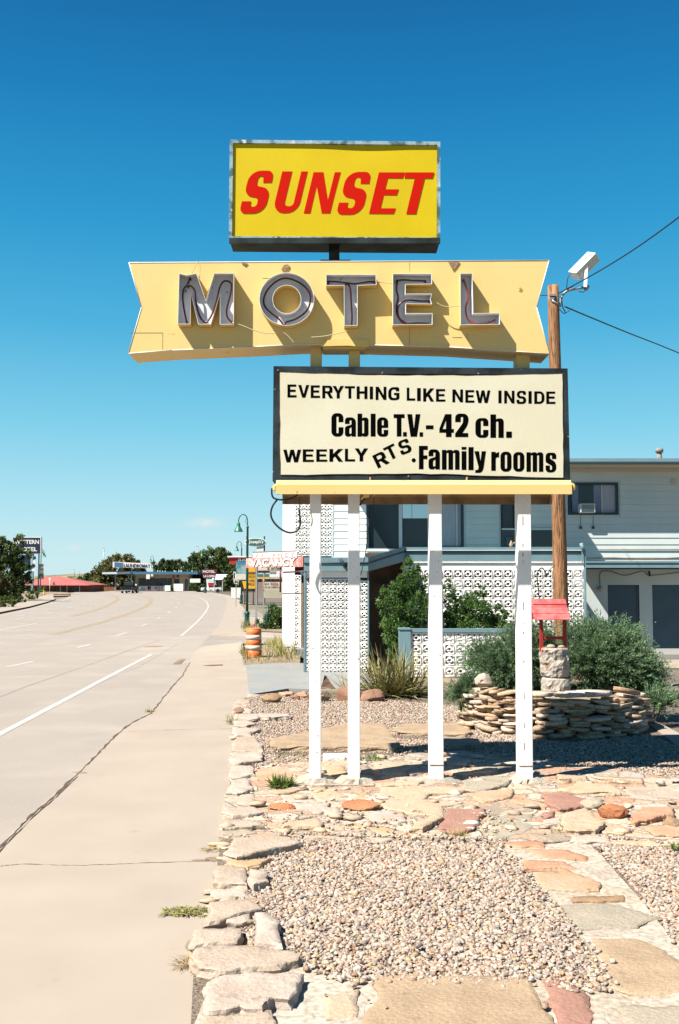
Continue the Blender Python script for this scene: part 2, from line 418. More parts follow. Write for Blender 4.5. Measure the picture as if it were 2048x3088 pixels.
def paving_mat(name, cols, mortar, scale, joint, bs=.8):
    m = bpy.data.materials.new(name); m.use_nodes = True
    N, L = m.node_tree.nodes, m.node_tree.links
    b = N['Principled BSDF']; b.inputs['Roughness'].default_value = .9; b.inputs['Specular IOR Level'].default_value = .25
    tc = N.new('ShaderNodeTexCoord')
    nz = N.new('ShaderNodeTexNoise'); nz.inputs['Scale'].default_value = 5.0; nz.inputs['Detail'].default_value = 6; L.new(tc.outputs['Object'], nz.inputs['Vector'])
    ad = N.new('ShaderNodeVectorMath'); ad.operation = 'MULTIPLY_ADD'; L.new(nz.outputs['Color'], ad.inputs[0]); ad.inputs[1].default_value = (.22, .22, 0); L.new(tc.outputs['Object'], ad.inputs[2])
    mp = N.new('ShaderNodeMapping'); mp.inputs['Scale'].default_value = (scale, scale * 1.45, .001); L.new(ad.outputs[0], mp.inputs['Vector'])
    v1 = N.new('ShaderNodeTexVoronoi'); v1.inputs['Scale'].default_value = 1.0; L.new(mp.outputs[0], v1.inputs['Vector'])
    v2 = N.new('ShaderNodeTexVoronoi'); v2.feature = 'DISTANCE_TO_EDGE'; v2.inputs['Scale'].default_value = 1.0; L.new(mp.outputs[0], v2.inputs['Vector'])
    r = N.new('ShaderNodeValToRGB'); r.color_ramp.interpolation = 'CONSTANT'
    sp = N.new('ShaderNodeSeparateColor'); L.new(v1.outputs['Color'], sp.inputs[0]); L.new(sp.outputs[0], r.inputs[0])
    e = r.color_ramp.elements; e[0].position = 0; e[0].color = (*cols[0], 1); e[1].position = 1 / len(cols); e[1].color = (*cols[1], 1)
    for k in range(2, len(cols)): q = e.new(k / len(cols)); q.color = (*cols[k], 1)
    n2 = N.new('ShaderNodeTexNoise'); n2.inputs['Scale'].default_value = 26.0; n2.inputs['Detail'].default_value = 7; L.new(tc.outputs['Object'], n2.inputs['Vector'])
    ov = N.new('ShaderNodeMix'); ov.data_type = 'RGBA'; ov.blend_type = 'OVERLAY'; ov.inputs[0].default_value = .35; L.new(r.outputs[0], ov.inputs[6]); L.new(ramp_col(N, L, n2.outputs['Fac']), ov.inputs[7])
    mr = N.new('ShaderNodeMapRange'); mr.inputs['From Min'].default_value = joint * .5; mr.inputs['From Max'].default_value = joint; L.new(v2.outputs['Distance'], mr.inputs['Value'])
    mo = N.new('ShaderNodeMix'); mo.data_type = 'RGBA'; mo.inputs[0].default_value = .3; mo.inputs[6].default_value = (*mortar, 1); L.new(ramp_col(N, L, n2.outputs['Fac']), mo.inputs[7]); mo.blend_type = 'OVERLAY'
    mx = N.new('ShaderNodeMix'); mx.data_type = 'RGBA'; L.new(mr.outputs[0], mx.inputs[0]); L.new(mo.outputs[2], mx.inputs[6]); L.new(ov.outputs[2], mx.inputs[7])
    L.new(mx.outputs[2], b.inputs['Base Color'])
    hh = N.new('ShaderNodeMath'); hh.operation = 'MULTIPLY_ADD'; L.new(n2.outputs['Fac'], hh.inputs[0]); hh.inputs[1].default_value = .7; L.new(mr.outputs[0], hh.inputs[2])
    bp = N.new('ShaderNodeBump'); bp.inputs['Strength'].default_value = bs; bp.inputs['Distance'].default_value = .025; L.new(hh.outputs[0], bp.inputs['Height']); L.new(bp.outputs[0], b.inputs['Normal'])
    return m
M['crazy_paving'] = paving_mat('crazy_paving', [(.335, .25, .18), (.355, .285, .225), (.315, .205, .14), (.36, .295, .23), (.27, .22, .17), (.33, .18, .115), (.35, .265, .195), (.29, .245, .205)], (.235, .185, .140), 2.9, .055)
M['path_paving'] = paving_mat('path_paving', [(.30, .25, .20), (.315, .265, .21), (.285, .235, .18), (.31, .27, .22), (.28, .23, .185)], (.315, .27, .215), 1.7, .022, .35)
M['gravel_bed'] = mat('gravel_bed', (.17, .125, .09), .95, c2=(.27, .215, .165), scale=42, lo=.4, hi=.6, bump=1.0, bscale=45, c3=(.08, .055, .04), scale3=60, lo3=.55, hi3=.65, bdist=.03)
M['rock_rust'] = stone('rock_rust', (.46, .16, .07), (.52, .25, .12))
M['pebble'] = attr_mat('pebble', .7, .2, 90)
M['wood_pole'] = mat('wood_pole', (.30, .135, .055), .9, c2=(.46, .24, .115), scale=2.5, lo=.4, hi=.6, bump=.8, bscale=9, c3=(.09, .045, .022), scale3=7, lo3=.48, hi3=.62, stretch=(9, 9, .55), bdist=.02)
M['red_paint'] = mat('red_paint', (.62, .085, .085), .55, c2=(.68, .17, .16), scale=7, bump=.2, bscale=25)
M['red_dark'] = mat('red_dark', (.42, .03, .022), .5, c2=(.34, .022, .018), scale=8)
M['well_stone'] = mat('well_stone', (.50, .43, .35), .9, c2=(.38, .34, .30), scale=5, bump=.9, bscale=16, c3=(.50, .20, .09), scale3=4.0, lo3=.62, hi3=.64, bdist=.03)
M['ring_stone'] = attr_mat('ring_stone', .85, .6, 24)
M['white_wall'] = mat('white_wall', (.80, .79, .77), .7, c2=(.76, .75, .73), scale=1.2, bump=.05)
M['block_white'] = mat('block_white', (.78, .76, .72), .75, c2=(.72, .70, .66), scale=5, bump=.1)
M['wall_shade_grey'] = mat('wall_shade_grey', (.52, .56, .54), .75, c2=(.48, .52, .505), scale=1.0, spec=.2)  # white wall's shaded tone put into the colour; also plain grey parts
M['trim_blue'] = mat('trim_blue', (.155, .255, .285), .6, c2=(.135, .23, .26), scale=2.0)
M['trim_dark'] = mat('trim_dark', (.03, .05, .07), .6)
M['door_slate'] = mat('door_slate', (.055, .10, .135), .5, c2=(.05, .09, .12), scale=2)
M['soffit'] = mat('soffit', (.62, .50, .38), .75)
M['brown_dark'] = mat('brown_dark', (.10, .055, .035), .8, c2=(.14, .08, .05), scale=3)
M['glass_dark'] = glass_mat('glass_dark', (.018, .03, .035), .12, .35)
M['glass_sky'] = mat('glass_sky', (.62, .70, .74), .03, metal=1.0, fine=0)
M['curtain'] = mat('curtain', (.46, .46, .50), .85, c2=(.40, .40, .46), scale=4, stretch=(14, 1, .6))
M['curtain_blue'] = mat('curtain_blue', (.18, .22, .33), .85, c2=(.30, .33, .42), scale=3, stretch=(20, 1, .6))
M['ac_metal'] = mat('ac_metal', (.55, .55, .54), .5)
M['green_iron'] = mat('green_iron', (.012, .085, .062), .4, c2=(.010, .070, .052), scale=6)
M['green_shade'] = mat('green_shade', (.030, .20, .125), .4, c2=(.025, .17, .11), scale=6)
M['lamp_glass'] = mat('lamp_glass', (.6, .6, .55), .3, fine=0)
M['orange'] = mat('orange', (.86, .215, .055), .5, c2=(.80, .20, .055), scale=6)
M['reflective'] = mat('reflective', (.70, .67, .63), .4, c2=(.60, .57, .52), scale=9)
M['rubber'] = mat('rubber', (.02, .02, .02), .8)
M['bark'] = mat('bark', (.10, .075, .055), .95, c2=(.15, .115, .085), scale=9, bump=.5)
M['sign_white'] = mat('sign_white', (.72, .70, .67), .5, c2=(.64, .62, .60), scale=5)
M['sign_salmon'] = mat('sign_salmon', (.56, .155, .125), .6, c2=(.64, .36, .32), scale=6, c3=(.70, .62, .58), scale3=7, lo3=.56, hi3=.66)
M['navy'] = mat('navy', (.012, .022, .055), .45)
M['sign_maroon'] = mat('sign_maroon', (.13, .014, .014), .45)
M['roof_pink'] = mat('roof_pink', (.46, .13, .11), .7, c2=(.42, .11, .095), scale=.8)
M['brick'] = mat('brick', (.30, .10, .06), .85, c2=(.22, .08, .05), scale=1.5)
M['tan_wall'] = mat('tan_wall', (.52, .40, .25), .8, c2=(.46, .35, .22), scale=.5)
M['blue_roof'] = mat('blue_roof', (.05, .16, .27), .6)
M['pale_roof'] = mat('pale_roof', (.55, .66, .76), .6)
M['teal_print'] = mat('teal_print', (.05, .20, .30), .5, c2=(.30, .42, .42), scale=2.2, lo=.5, hi=.62, fine=0)
M['cream_print'] = mat('cream_print', (.66, .62, .52), .55)
M['amber'] = mat('amber', (.80, .42, .02), .5)
M['red_sign'] = mat('red_sign', (.52, .018, .018), .45)
M['green_sign'] = mat('green_sign', (.03, .16, .13), .5, c2=(.05, .22, .18), scale=3)
M['picket'] = mat('picket', (.66, .60, .44), .7)
M['truck_green'] = mat('truck_green', (.008, .016, .015), .5, fine=0, spec=.15)
M['truck_grey'] = mat('truck_grey', (.20, .21, .23), .35, coat=.4, fine=0)
M['chrome'] = mat('chrome', (.6, .6, .6), .2, metal=1, fine=0)
M['tail_red'] = mat('tail_red', (.4, .01, .01), .25, fine=0)
M['hill'] = mat('hill', (.35, .27, .17), .95, c2=(.07, .085, .035), scale=.09, lo=.47, hi=.53, fine=.2)
M['leaf_shrub'] = leaf_mat('leaf_shrub', (.035, .085, .02), (.19, .35, .08), .35)
M['leaf_shrub_pale'] = leaf_mat('leaf_shrub_pale', (.04, .08, .02), (.17, .27, .075))
M['leaf_juniper'] = leaf_mat('leaf_juniper', (.030, .072, .036), (.26, .40, .20), .25)
M['leaf_yucca'] = leaf_mat('leaf_yucca', (.05, .06, .016), (.42, .37, .14), .1)
M['leaf_tree'] = leaf_mat('leaf_tree', (.035, .060, .018), (.19, .255, .070), .35)
M['leaf_brown'] = leaf_mat('leaf_brown', (.06, .065, .022), (.27, .25, .085), .35)
M['leaf_weed'] = leaf_mat('leaf_weed', (.16, .15, .04), (.50, .45, .17), .3)
M['leaf_grass'] = leaf_mat('leaf_grass', (.045, .09, .018), (.22, .30, .06), .3)
M['leaf_dry'] = leaf_mat('leaf_dry', (.28, .20, .10), (.55, .42, .22), .2)
# ------------------------------------------------------------------ lettering
def rounded(pts, W):                              # pts: (Vector, r) -> list of Vector with rounded corners
    out = []; n = len(pts)
    for i, (p, r) in enumerate(pts):
        if r <= 0: out.append(p); continue
        a, b = pts[i - 1][0], pts[(i + 1) % n][0]
        da, db = a - p, b - p
        la, lb = da.length, db.length
        if la < 1e-9 or lb < 1e-9: out.append(p); continue
        rr = min(r * W, la * .499, lb * .499)
        p0, p1 = p + da * (rr / la), p + db * (rr / lb)
        for k in range(7):
            t = k / 6
            # quarter-ellipse like blend (rational quadratic)
            w = .7071; d = (1 - t) ** 2 + 2 * w * t * (1 - t) + t * t
            out.append((p0 * (1 - t) ** 2 + p * (2 * w * t * (1 - t)) + p1 * t * t) / d)
    return out
_S = [(.97,.70),(.97,1,.42),(.03,1,.42),(.03,.45,.36),(.69,.40,.12),(.69,.16,.14),(.29,.16,.14),(.28,.32),(0,.32),(0,0,.42),(1,0,.42),(1,.55,.36),(.32,.60,.12),(.32,.85,.14),(.67,.85,.14),(.69,.70)]
GL = {   # heavy condensed letters 'i:' and bold wide capitals 'b:' in a unit box: list of contours
 'i:C': [[(1,.62),(1,1,.42),(0,1,.42),(0,0,.42),(1,0,.42),(1,.40),(.60,.40),(.60,.14,.08),(.42,.14,.08),(.42,.86,.08),(.60,.86,.08),(.60,.62)]],
 'i:c': [[(1,.60),(1,1,.42),(0,1,.42),(0,0,.42),(1,0,.42),(1,.40),(.60,.40),(.60,.14,.08),(.42,.14,.08),(.42,.86,.08),(.60,.86,.08),(.60,.60)]],
 'i:o': [[(0,0,.42),(1,0,.42),(1,1,.42),(0,1,.42)],[(.40,.15,.09),(.40,.85,.09),(.60,.85,.09),(.60,.15,.09)]],
 'i:a': [[(0,.66),(0,1,.42),(1,1,.42),(1,0),(.62,0),(.60,.08),(.48,0,.1),(0,0,.32),(0,.52,.2),(.60,.62,.08),(.60,.85,.07),(.42,.85,.07),(.42,.66)],[(.40,.15,.06),(.40,.42,.06),(.60,.50),(.60,.15,.06)]],
 'i:b': [[(0,0),(0,1),(.42,1),(.42,.78),(.52,.83,.1),(1,.83,.36),(1,0,.36),(.50,0,.1),(.42,.05),(.40,0)],[(.42,.14,.05),(.42,.70,.05),(.60,.70,.07),(.60,.14,.07)]],
 'i:e': [[(.42,.46),(1,.46),(1,1,.42),(0,1,.42),(0,0,.42),(1,0,.42),(1,.35),(.60,.35),(.60,.14,.08),(.42,.14,.08)],[(.42,.59),(.42,.86,.08),(.60,.86,.08),(.60,.59)]],
 'i:h': [[(0,0),(0,1),(.42,1),(.42,.78),(.52,.83,.1),(1,.83,.36),(1,0),(.60,0),(.60,.70,.07),(.42,.70,.07),(.42,0)]],
 'i:l': [[(0,0),(0,1),(1,1),(1,0)]], 'i:.': [[(0,0),(0,1),(1,1),(1,0)]], 'i:-': [[(0,0),(0,1),(1,1),(1,0)]],
 'i:i': [[(0,0),(0,.81),(1,.81),(1,0)],[(0,.88),(0,1),(1,1),(1,.88)]],
 'i:m': [[(0,0),(0,1),(.25,1),(.25,.93),(.34,1,.08),(.58,1,.14),(.63,.93),(.70,1,.06),(1,1,.20),(1,0),(.745,0),(.745,.85,.04),(.63,.85,.04),(.63,0),(.37,0),(.37,.85,.04),(.26,.85,.04),(.26,0)]],
 'i:r': [[(0,0),(0,1),(.57,1),(.57,.92),(1,1),(1,.70),(.72,.72,.1),(.58,.64,.1),(.58,0)]],
 'i:s': [[(0,.62),(0,1,.40),(1,1,.40),(1,.68),(.60,.68),(.60,.87,.08),(.41,.87,.08),(.41,.70,.1),(1,.50,.30),(1,0,.42),(0,0,.42),(0,.35),(.40,.35),(.40,.13,.08),(.60,.13,.08),(.60,.33,.1),(0,.52,.25)]],
 'i:y': [[(0,1),(.40,1),(.53,.52),(.63,1),(1,1),(.78,.16,.3),(.60,0,.3),(.08,0),(.08,.13),(.30,.13,.1),(.38,.24,.1)]],
 'i:F': [[(0,0),(0,1),(1,1),(1,.83),(.52,.83),(.52,.59),(.95,.59),(.95,.43),(.52,.43),(.52,0)]],
 'i:T': [[(.29,0),(.29,.83),(0,.83),(0,1),(1,1),(1,.83),(.71,.83),(.71,0)]],
 'i:V': [[(0,1),(.37,1),(.51,.34),(.64,1),(1,1),(.74,0),(.26,0)]],
 'i:4': [[(.46,0),(.46,.19),(0,.19),(0,.36),(.40,1),(.84,1),(.84,.35),(1,.35),(1,.19),(.84,.19),(.84,0)],[(.22,.35),(.46,.74),(.46,.35)]],
 'i:2': [[(0,0),(0,.15),(.58,.60,.1),(.60,.86,.08),(.42,.86,.08),(.41,.64),(0,.64),(0,1,.42),(1,1,.42),(1,.56,.30),(.55,.17),(.98,.17),(.98,0)]],
 'b:E': [[(0,0),(0,1),(.97,1),(.97,.83),(.30,.83),(.30,.60),(.90,.60),(.90,.43),(.30,.43),(.30,.17),(1,.17),(1,0)]],
 'b:V': [[(0,1),(.28,1),(.5,.28),(.73,1),(1,1),(.65,0),(.36,0)]],
 'b:R': [[(0,0),(0,1),(.93,1,.28),(.93,.44,.24),(.72,.43),(1,0),(.68,0),(.42,.40),(.27,.40),(.27,0)],[(.27,.56),(.27,.84),(.65,.84,.13),(.65,.56,.13)]],
 'b:Y': [[(0,1),(.31,1),(.5,.64),(.70,1),(1,1),(.64,.42),(.64,0),(.37,0),(.37,.42)]],
 'b:T': [[(.36,0),(.36,.83),(0,.83),(0,1),(1,1),(1,.83),(.64,.83),(.64,0)]],
 'b:H': [[(0,0),(0,1),(.28,1),(.28,.61),(.72,.61),(.72,1),(1,1),(1,0),(.72,0),(.72,.43),(.28,.43),(.28,0)]],
 'b:I': [[(0,0),(0,1),(1,1),(1,0)]],
 'b:N': [[(0,0),(0,1),(.29,1),(.74,.37),(.74,1),(1,1),(1,0),(.73,0),(.26,.64),(.26,0)]],
 'b:G': [[(.52,.56),(1,.56),(1,.10,.1),(.74,0,.4),(0,0,.48),(0,1,.48),(1,1,.40),(.97,.69),(.70,.69),(.68,.83,.18),(.27,.83,.24),(.27,.17,.24),(.73,.17,.10),(.73,.39),(.52,.39)]],
 'b:L': [[(0,0),(0,1),(.30,1),(.30,.17),(1,.17),(1,0)]],
 'b:K': [[(0,0),(0,1),(.27,1),(.27,.60),(.64,1),(1,1),(.58,.58),(1,0),(.67,0),(.40,.41),(.27,.28),(.27,0)]],
 'b:W': [[(0,1),(.19,1),(.295,.36),(.40,1),(.60,1),(.705,.36),(.81,1),(1,1),(.82,0),(.61,0),(.5,.62),(.39,0),(.18,0)]],
 'b:S': [_S], 'b:D': [[(0,0),(0,1),(1,1,.48),(1,0,.48)],[(.28,.17),(.72,.17,.30),(.72,.83,.30),(.28,.83)]],
 's:S': [[(1,.72),(.97,1,.45),(.03,1,.45),(.03,.42,.36),(.62,.36,.14),(.62,.15,.16),(.37,.15,.12),(.36,.28),(0,.28),(0,0,.42),(1,0,.45),(1,.58,.36),(.42,.64,.14),(.42,.87,.16),(.62,.87,.12),(.66,.72)]],
 's:U': [[(.05,1),(.42,1),(.42,.16,.16),(.76,.16,.14),(.76,1),(1,1),(1,0,.42),(.05,0,.42)]],
 's:N': [[(0,0),(0,1),(.36,1),(.77,.32),(.78,1),(1,1),(.97,0),(.66,0),(.24,.66),(.24,0)]],
 's:E': [[(0,0),(0,1),(1,1),(.97,.86),(.40,.86),(.40,.59),(.92,.59),(.90,.45),(.40,.45),(.40,.13),(.98,.13),(.95,0)]],
 's:T': [[(.37,0),(.37,.86),(.01,.86),(0,1),(1,1),(.98,.86),(.71,.86),(.71,0)]],
}
def fill_contours(conts):                         # contours: lists of Vector (2-D) -> bmesh of filled faces in the xz plane
    cu = bpy.data.curves.new('outline', 'CURVE'); cu.dimensions = '2D'; cu.fill_mode = 'BOTH'
    for c in conts:
        sp = cu.splines.new('POLY'); sp.points.add(len(c) - 1); sp.use_cyclic_u = True
        for k, p in enumerate(c): sp.points[k].co = (p.x, p.y, 0, 1)
    o = bpy.data.objects.new('outline', cu); COL.objects.link(o)
    dg = bpy.context.evaluated_depsgraph_get(); dg.update()
    me = bpy.data.meshes.new_from_object(o.evaluated_get(dg))
    bpy.data.objects.remove(o); bpy.data.curves.remove(cu)
    return me
def thick_xz(bm, me, fn, depth):                  # flat mesh (x, y) -> fn(x, y) world points, given thickness along +y
    vs = [bm.verts.new(fn(v.co.x, v.co.y)) for v in me.vertices]
    bk = [bm.verts.new(v.co + Vector((0, depth, 0))) for v in vs]
    edge = {}
    for p in me.polygons:
        idx = list(p.vertices)
        bm.faces.new([vs[i] for i in idx])
        for a, b in zip(idx, idx[1:] + idx[:1]):
            edge[(a, b)] = edge.get((a, b), 0) + 1
    for (a, b) in edge:
        if (b, a) not in edge:
            bm.faces.new([vs[b], vs[a], bk[a], bk[b]])
    bmesh.ops.recalc_face_normals(bm, faces=bm.faces[:])
def glyph(bm, key, x0, x1, yt, yb, Y, depth=.006, shear=0.0, rot=0.0):   # letter drawn in its pixel box on plane Y
    W = x1 - x0
    conts = []
    for c in GL[key]:
        pts = []
        for q in c:
            pts.append((Vector((x0 + q[0] * W, yb + (yt - yb) * q[1])), q[2] if len(q) > 2 else 0))
        pts = rounded(pts, W)
        if rot:
            cx, cy = (x0 + x1) / 2, (yt + yb) / 2
            ca, sa = math.cos(rot), math.sin(rot)
            pts = [Vector((cx + (p.x - cx) * ca + (p.y - cy) * sa, cy - (p.x - cx) * sa + (p.y - cy) * ca)) for p in pts]
        if shear: pts = [Vector((p.x + (yb - p.y) * shear, p.y)) for p in pts]
        conts.append(pts)
    me = fill_contours(conts)
    b2 = bmesh.new()
    thick_xz(b2, me, lambda x, y: P(x, y, Y), depth)
    t = bpy.data.meshes.new('t'); b2.to_mesh(t); b2.free(); bm.from_mesh(t)
    bpy.data.meshes.remove(t); bpy.data.meshes.remove(me)
_fontcache = {}
def text_flat(s, off):
    cu = bpy.data.curves.new('words', 'FONT'); cu.body = s; cu.offset = off; cu.fill_mode = 'FRONT'; cu.resolution_u = 3
    o = bpy.data.objects.new('words', cu); COL.objects.link(o)
    dg = bpy.context.evaluated_depsgraph_get(); dg.update()
    me = bpy.data.meshes.new_from_object(o.evaluated_get(dg))
    bpy.data.objects.remove(o); bpy.data.curves.remove(cu)
    return me
def words(bm, s, quad, off=0.02, out=.012, mi=0):  # text stretched over a quad of world points TL, TR, BR, BL; stands proud of it
    me = text_flat(s, off)
    co = np.array([v.co[:] for v in me.vertices])
    lo, hi = co.min(0), co.max(0)
    TL, TR, BR, BL = [Vector(q) for q in quad]
    nrm = (TR - TL).cross(TL - BL).normalized()   # points towards the reader
    if nrm.y > 0: nrm = -nrm
    vs = []
    for c in co:
        u = (c[0] - lo[0]) / (hi[0] - lo[0]); v = (c[1] - lo[1]) / (hi[1] - lo[1])
        vs.append(bm.verts.new((TL * (1 - u) + TR * u) * v + (BL * (1 - u) + BR * u) * (1 - v) + nrm * out))
    for p in me.polygons:
        try: bm.faces.new([vs[i] for i in p.vertices]).material_index = mi
        except ValueError: pass
    bpy.data.meshes.remove(me)
def quad_px(x0, y0, x1, y1, Y, dl=0, dr=0):
    Yl, Yr = (Y, Y) if not isinstance(Y, tuple) else Y
    return [P(x0, y0, Yl), P(x1, y0 + dr, Yr), P(x1, y1 + dr, Yr), P(x0, y1, Yl)]
def qprism(bm, quad, depth, mi=0):
    a, b = prism(bm, quad, [Vector(p) + Vector((0, depth, 0)) for p in quad], mi)

# ================================================================== THE MOTEL SIGN
YP = 11.28                                         # front of the posts
YB = 11.13                                         # front of the reader board
base = G(1250, 2368)
sign = empty('motel_sign', (base.x, YP + .1, 0))
tag(sign, 'tall yellow and white roadside motel sign on four white posts', 'motel sign')
def post_px(name, x0t, x1t, yt, x0b, x1b, yb, m, depth=.2, extra=0.0):
    bm = bmesh.new()
    zt = P(x0t, yt, YP).z
    zb = -.05 if yb > 2300 else P(x0b, yb, YP).z
    a = [(P(x0b, yb, YP).x, zb), (P(x1b, yb, YP).x, zb), (P(x1t, yt, YP).x, zt), (P(x0t, yt, YP).x, zt)]
    prism(bm, [Vector((x, YP, z)) for x, z in a], [Vector((x, YP + depth, z)) for x, z in a])
    bevel(bm, .006, 1)
    return obj(name, bm, m, sign)
for (a, b, c, d) in ((935, 968, 933, 968), (1050, 1085, 1050, 1086), (1295, 1332, 1297, 1339), (1562, 1601, 1567, 1608)):
    post_px('post', a, b, 1440, c, d, 2366, M['white_paint'], .22)
for (a, b) in ((936, 970), (1052, 1086), (1557, 1598)):
    post_px('upper_post', a, b, 1046, a, b, 1124, M['yellow_cream'], .2)
# weld lines and dents low on the two right posts
bm = bmesh.new()
for (a, b, y) in ((1296, 1340, 2307), (1566, 1609, 2310)):
    rect_px(bm, a, y - 1, b, y + 2, YP - .004, .02)
each('weld_seam', bm, M['rust'], sign)
bm = bmesh.new()
for (x0, x1, y0, y1) in ((1576, 1578, 1556, 1584), (1576, 1578, 1640, 1648), (1576, 1578.5, 1668, 1678), (1577, 1578.5, 1690, 1697), (1578, 1579.5, 1815, 1838), (1578, 1580, 1905, 1912), (1579, 1580.5, 1990, 2000), (1580, 1581.5, 2090, 2108), (1581, 1582.5, 2180, 2196), (1581, 1583, 2240, 2262),
    (1322, 1324, 1690, 1693), (1326, 1329, 1975, 1978), (1308, 1310, 1797, 1800), (942, 945, 1953, 1956), (958, 960, 2216, 2221), (1080, 1083, 1985, 1989), (955, 957, 2266, 2271), (1078, 1080, 1640, 1643)):
    rect_px(bm, x0, y0, x1, y1, YP - .0025, .01)
each('paint_chip', bm, M['rust'], sign)
for k_, xx in enumerate((950, 1068, 1318, 1588)):   # rough cement round each post foot
    c_ = G(xx, 2364, .0); bm = bmesh.new(); n_ = 26; rr_ = random.Random(k_)
    r1 = [bm.verts.new((c_.x + (.27 + rr_.uniform(-.05, .07)) * math.cos(2 * math.pi * q / n_), YP + .1 + (.20 + rr_.uniform(-.03, .05)) * math.sin(2 * math.pi * q / n_), .0)) for q in range(n_)]
    r2 = [bm.verts.new((c_.x + (.15 + rr_.uniform(-.03, .03)) * math.cos(2 * math.pi * q / n_), YP + .1 + (.15 + rr_.uniform(-.01, .02)) * math.sin(2 * math.pi * q / n_), .075 + rr_.uniform(-.012, .012))) for q in range(n_)]
    for q in range(n_): bm.faces.new([r1[q], r1[(q + 1) % n_], r2[(q + 1) % n_], r2[q]])
    bm.faces.new(r2); obj('footing', bm, M['mortar'], sign)
# ---- top cabinet
YC = 11.18
cab = empty('top_cabinet', (0, 0, 0)); cab.parent = sign; cab.location = Vector((0, 0, 0)) - sign.location
def frame_px(name, outer, inner, Y, depth, m, parent, lip=.0):
    bm = bmesh.new()
    for (o0, o1, i1, i0) in zip(outer, outer[1:] + outer[:1], inner[1:] + inner[:1], inner):
        fr = [P(*o0, Y), P(*o1, Y), P(*i1, Y), P(*i0, Y)]
        prism(bm, fr, [p + Vector((0, depth, 0)) for p in fr])
    return obj(name, bm, m, parent)
def sag_face(name, pts, Y, m, parent, bulge, nx=24, nz=12):   # a slightly buckled plastic panel
    bm = bmesh.new(); g = {}
    TL, TR, BR, BL = [P(x, y, Y) for x, y in pts]
    for i in range(nx + 1):
        for j in range(nz + 1):
            u, v = i / nx, j / nz
            p = (TL * (1 - u) + TR * u) * (1 - v) + (BL * (1 - u) + BR * u) * v
            g[i, j] = bm.verts.new(p + Vector((0, bulge(u, v), 0)))
    for i in range(nx):
        for j in range(nz):
            f = bm.faces.new([g[i, j + 1], g[i + 1, j + 1], g[i + 1, j], g[i, j]]); f.smooth = True
    return obj(name, bm, m, parent)
OUT = [(693, 421), (1328, 427), (1328, 724), (690, 719)]
INN = [(703, 431), (1319, 437), (1319, 716), (700, 712)]
bm = bmesh.new()
fr = [P(x, y, YC + .035) for x, y in OUT]
prism(bm, fr, [p + Vector((0, .47, 0)) for p in fr])
obj('cabinet_body', bm, M['cabinet_black'], cab)
frame_px('frame', OUT, INN, YC, .033, M['frame_weathered'], cab)
RECT('bottom_trim', 691, 717, 1328, 733, YC - .006, .034, M['cabinet_black'], cab)
sag_face('sign_face', [(704, 431), (1318, 437), (1317, 719), (701, 714)], YC + .022, M['sign_yellow'], cab,
         lambda u, v: .010 * math.exp(-((u - .66) / .16) ** 2) * math.exp(-(v / .16) ** 2) - .004 * math.sin(math.pi * u) * math.sin(math.pi * v))
bm = bmesh.new()
S1 = 2.119
def sx(x): return 640 + x / S1
def sy(y): return 380 + y / S1
for k, x0, x1, yt, yb in (('s:S', 172, 334, 285, 557), ('s:U', 376, 547, 290, 555), ('s:N', 585, 759, 295, 557), ('s:S', 792, 957, 293, 566), ('s:E', 1002, 1168, 296, 560), ('s:T', 1172, 1356, 296, 561)):
    glyph(bm, k, sx(x0), sx(x1), sy(yt), sy(yb), YC + .0155, .002, shear=.24)
obj('lettering', bm, M['sign_red'], cab)
bm = bmesh.new()
rect_px(bm, 992, 728, 1024, 792, YC + .16, .12)
rect_px(bm, 966, 783, 1058, 792, YC + .08, .28)
obj('mounting_stub', bm, M['cabinet_black'], cab)
# ---- ribbon panel
YR = 11.13
rib = empty('ribbon_panel'); rib.parent = sign; rib.location = -sign.location
bm = bmesh.new()
ro = [(389, 792), (1656, 785), (1618, 926), (1658, 1067), (1500, 1056), (1349, 1046), (1113, 1040), (913, 1038), (759, 1046), (520, 1056), (387, 1066), (427, 926)]
me = fill_contours([[Vector(q) for q in ro]])
thick_xz(bm, me, lambda x, y: P(x, y, YR), .5); bpy.data.meshes.remove(me)
obj('panel_body', bm, M['yellow_cream'], rib)
bm = bmesh.new()                                   # folded edge along the outline, and sheet joints
for a, b in zip(ro, ro[1:] + ro[:1]):
    bar(bm, P(*a, YR), P(*b, YR), .0055, 6)
obj('edge_bead', bm, M['sign_white'], rib)
bm = bmesh.new()
for (x, y0, y1) in ((490, 1003, 1054), (1235, 792, 818), (1410, 1005, 1022), (1235, 985, 1040)):
    rect_px(bm, x, y0, x + 1, y1, YR - .002, .02)
for (x0, x1, y) in ((390, 490, 1003), (792, 818, 838), (1365, 1394, 1017)):
    rect_px(bm, x0, y, x1, y + 1, YR - .0025, .02)
each('sheet_joint', bm, M['stone_brown'], rib)
bm = bmesh.new()
prism_px(bm, [(966, 1044), (972, 1027), (1040, 1021), (1109, 1025), (1113, 1047), (1050, 1042)][::-1], YR - .012, .012); rect_px(bm, 974, 1044, 1104, 1052, YR + .05, .3)
obj('patch_plate', bm, M['yellow_letter'], rib)
bm = bmesh.new()                                   # peeled flakes with bare metal
for pts in ([(848, 812), (856, 800), (866, 797), (874, 802), (868, 812), (858, 818)], [(1352, 789), (1386, 789), (1376, 805), (1366, 815), (1360, 804)], [(728, 793), (746, 793), (738, 800)]):
    prism_px(bm, pts[::-1], YR - .012, .008)
each('paint_flake', bm, M['stone_brown'], rib)
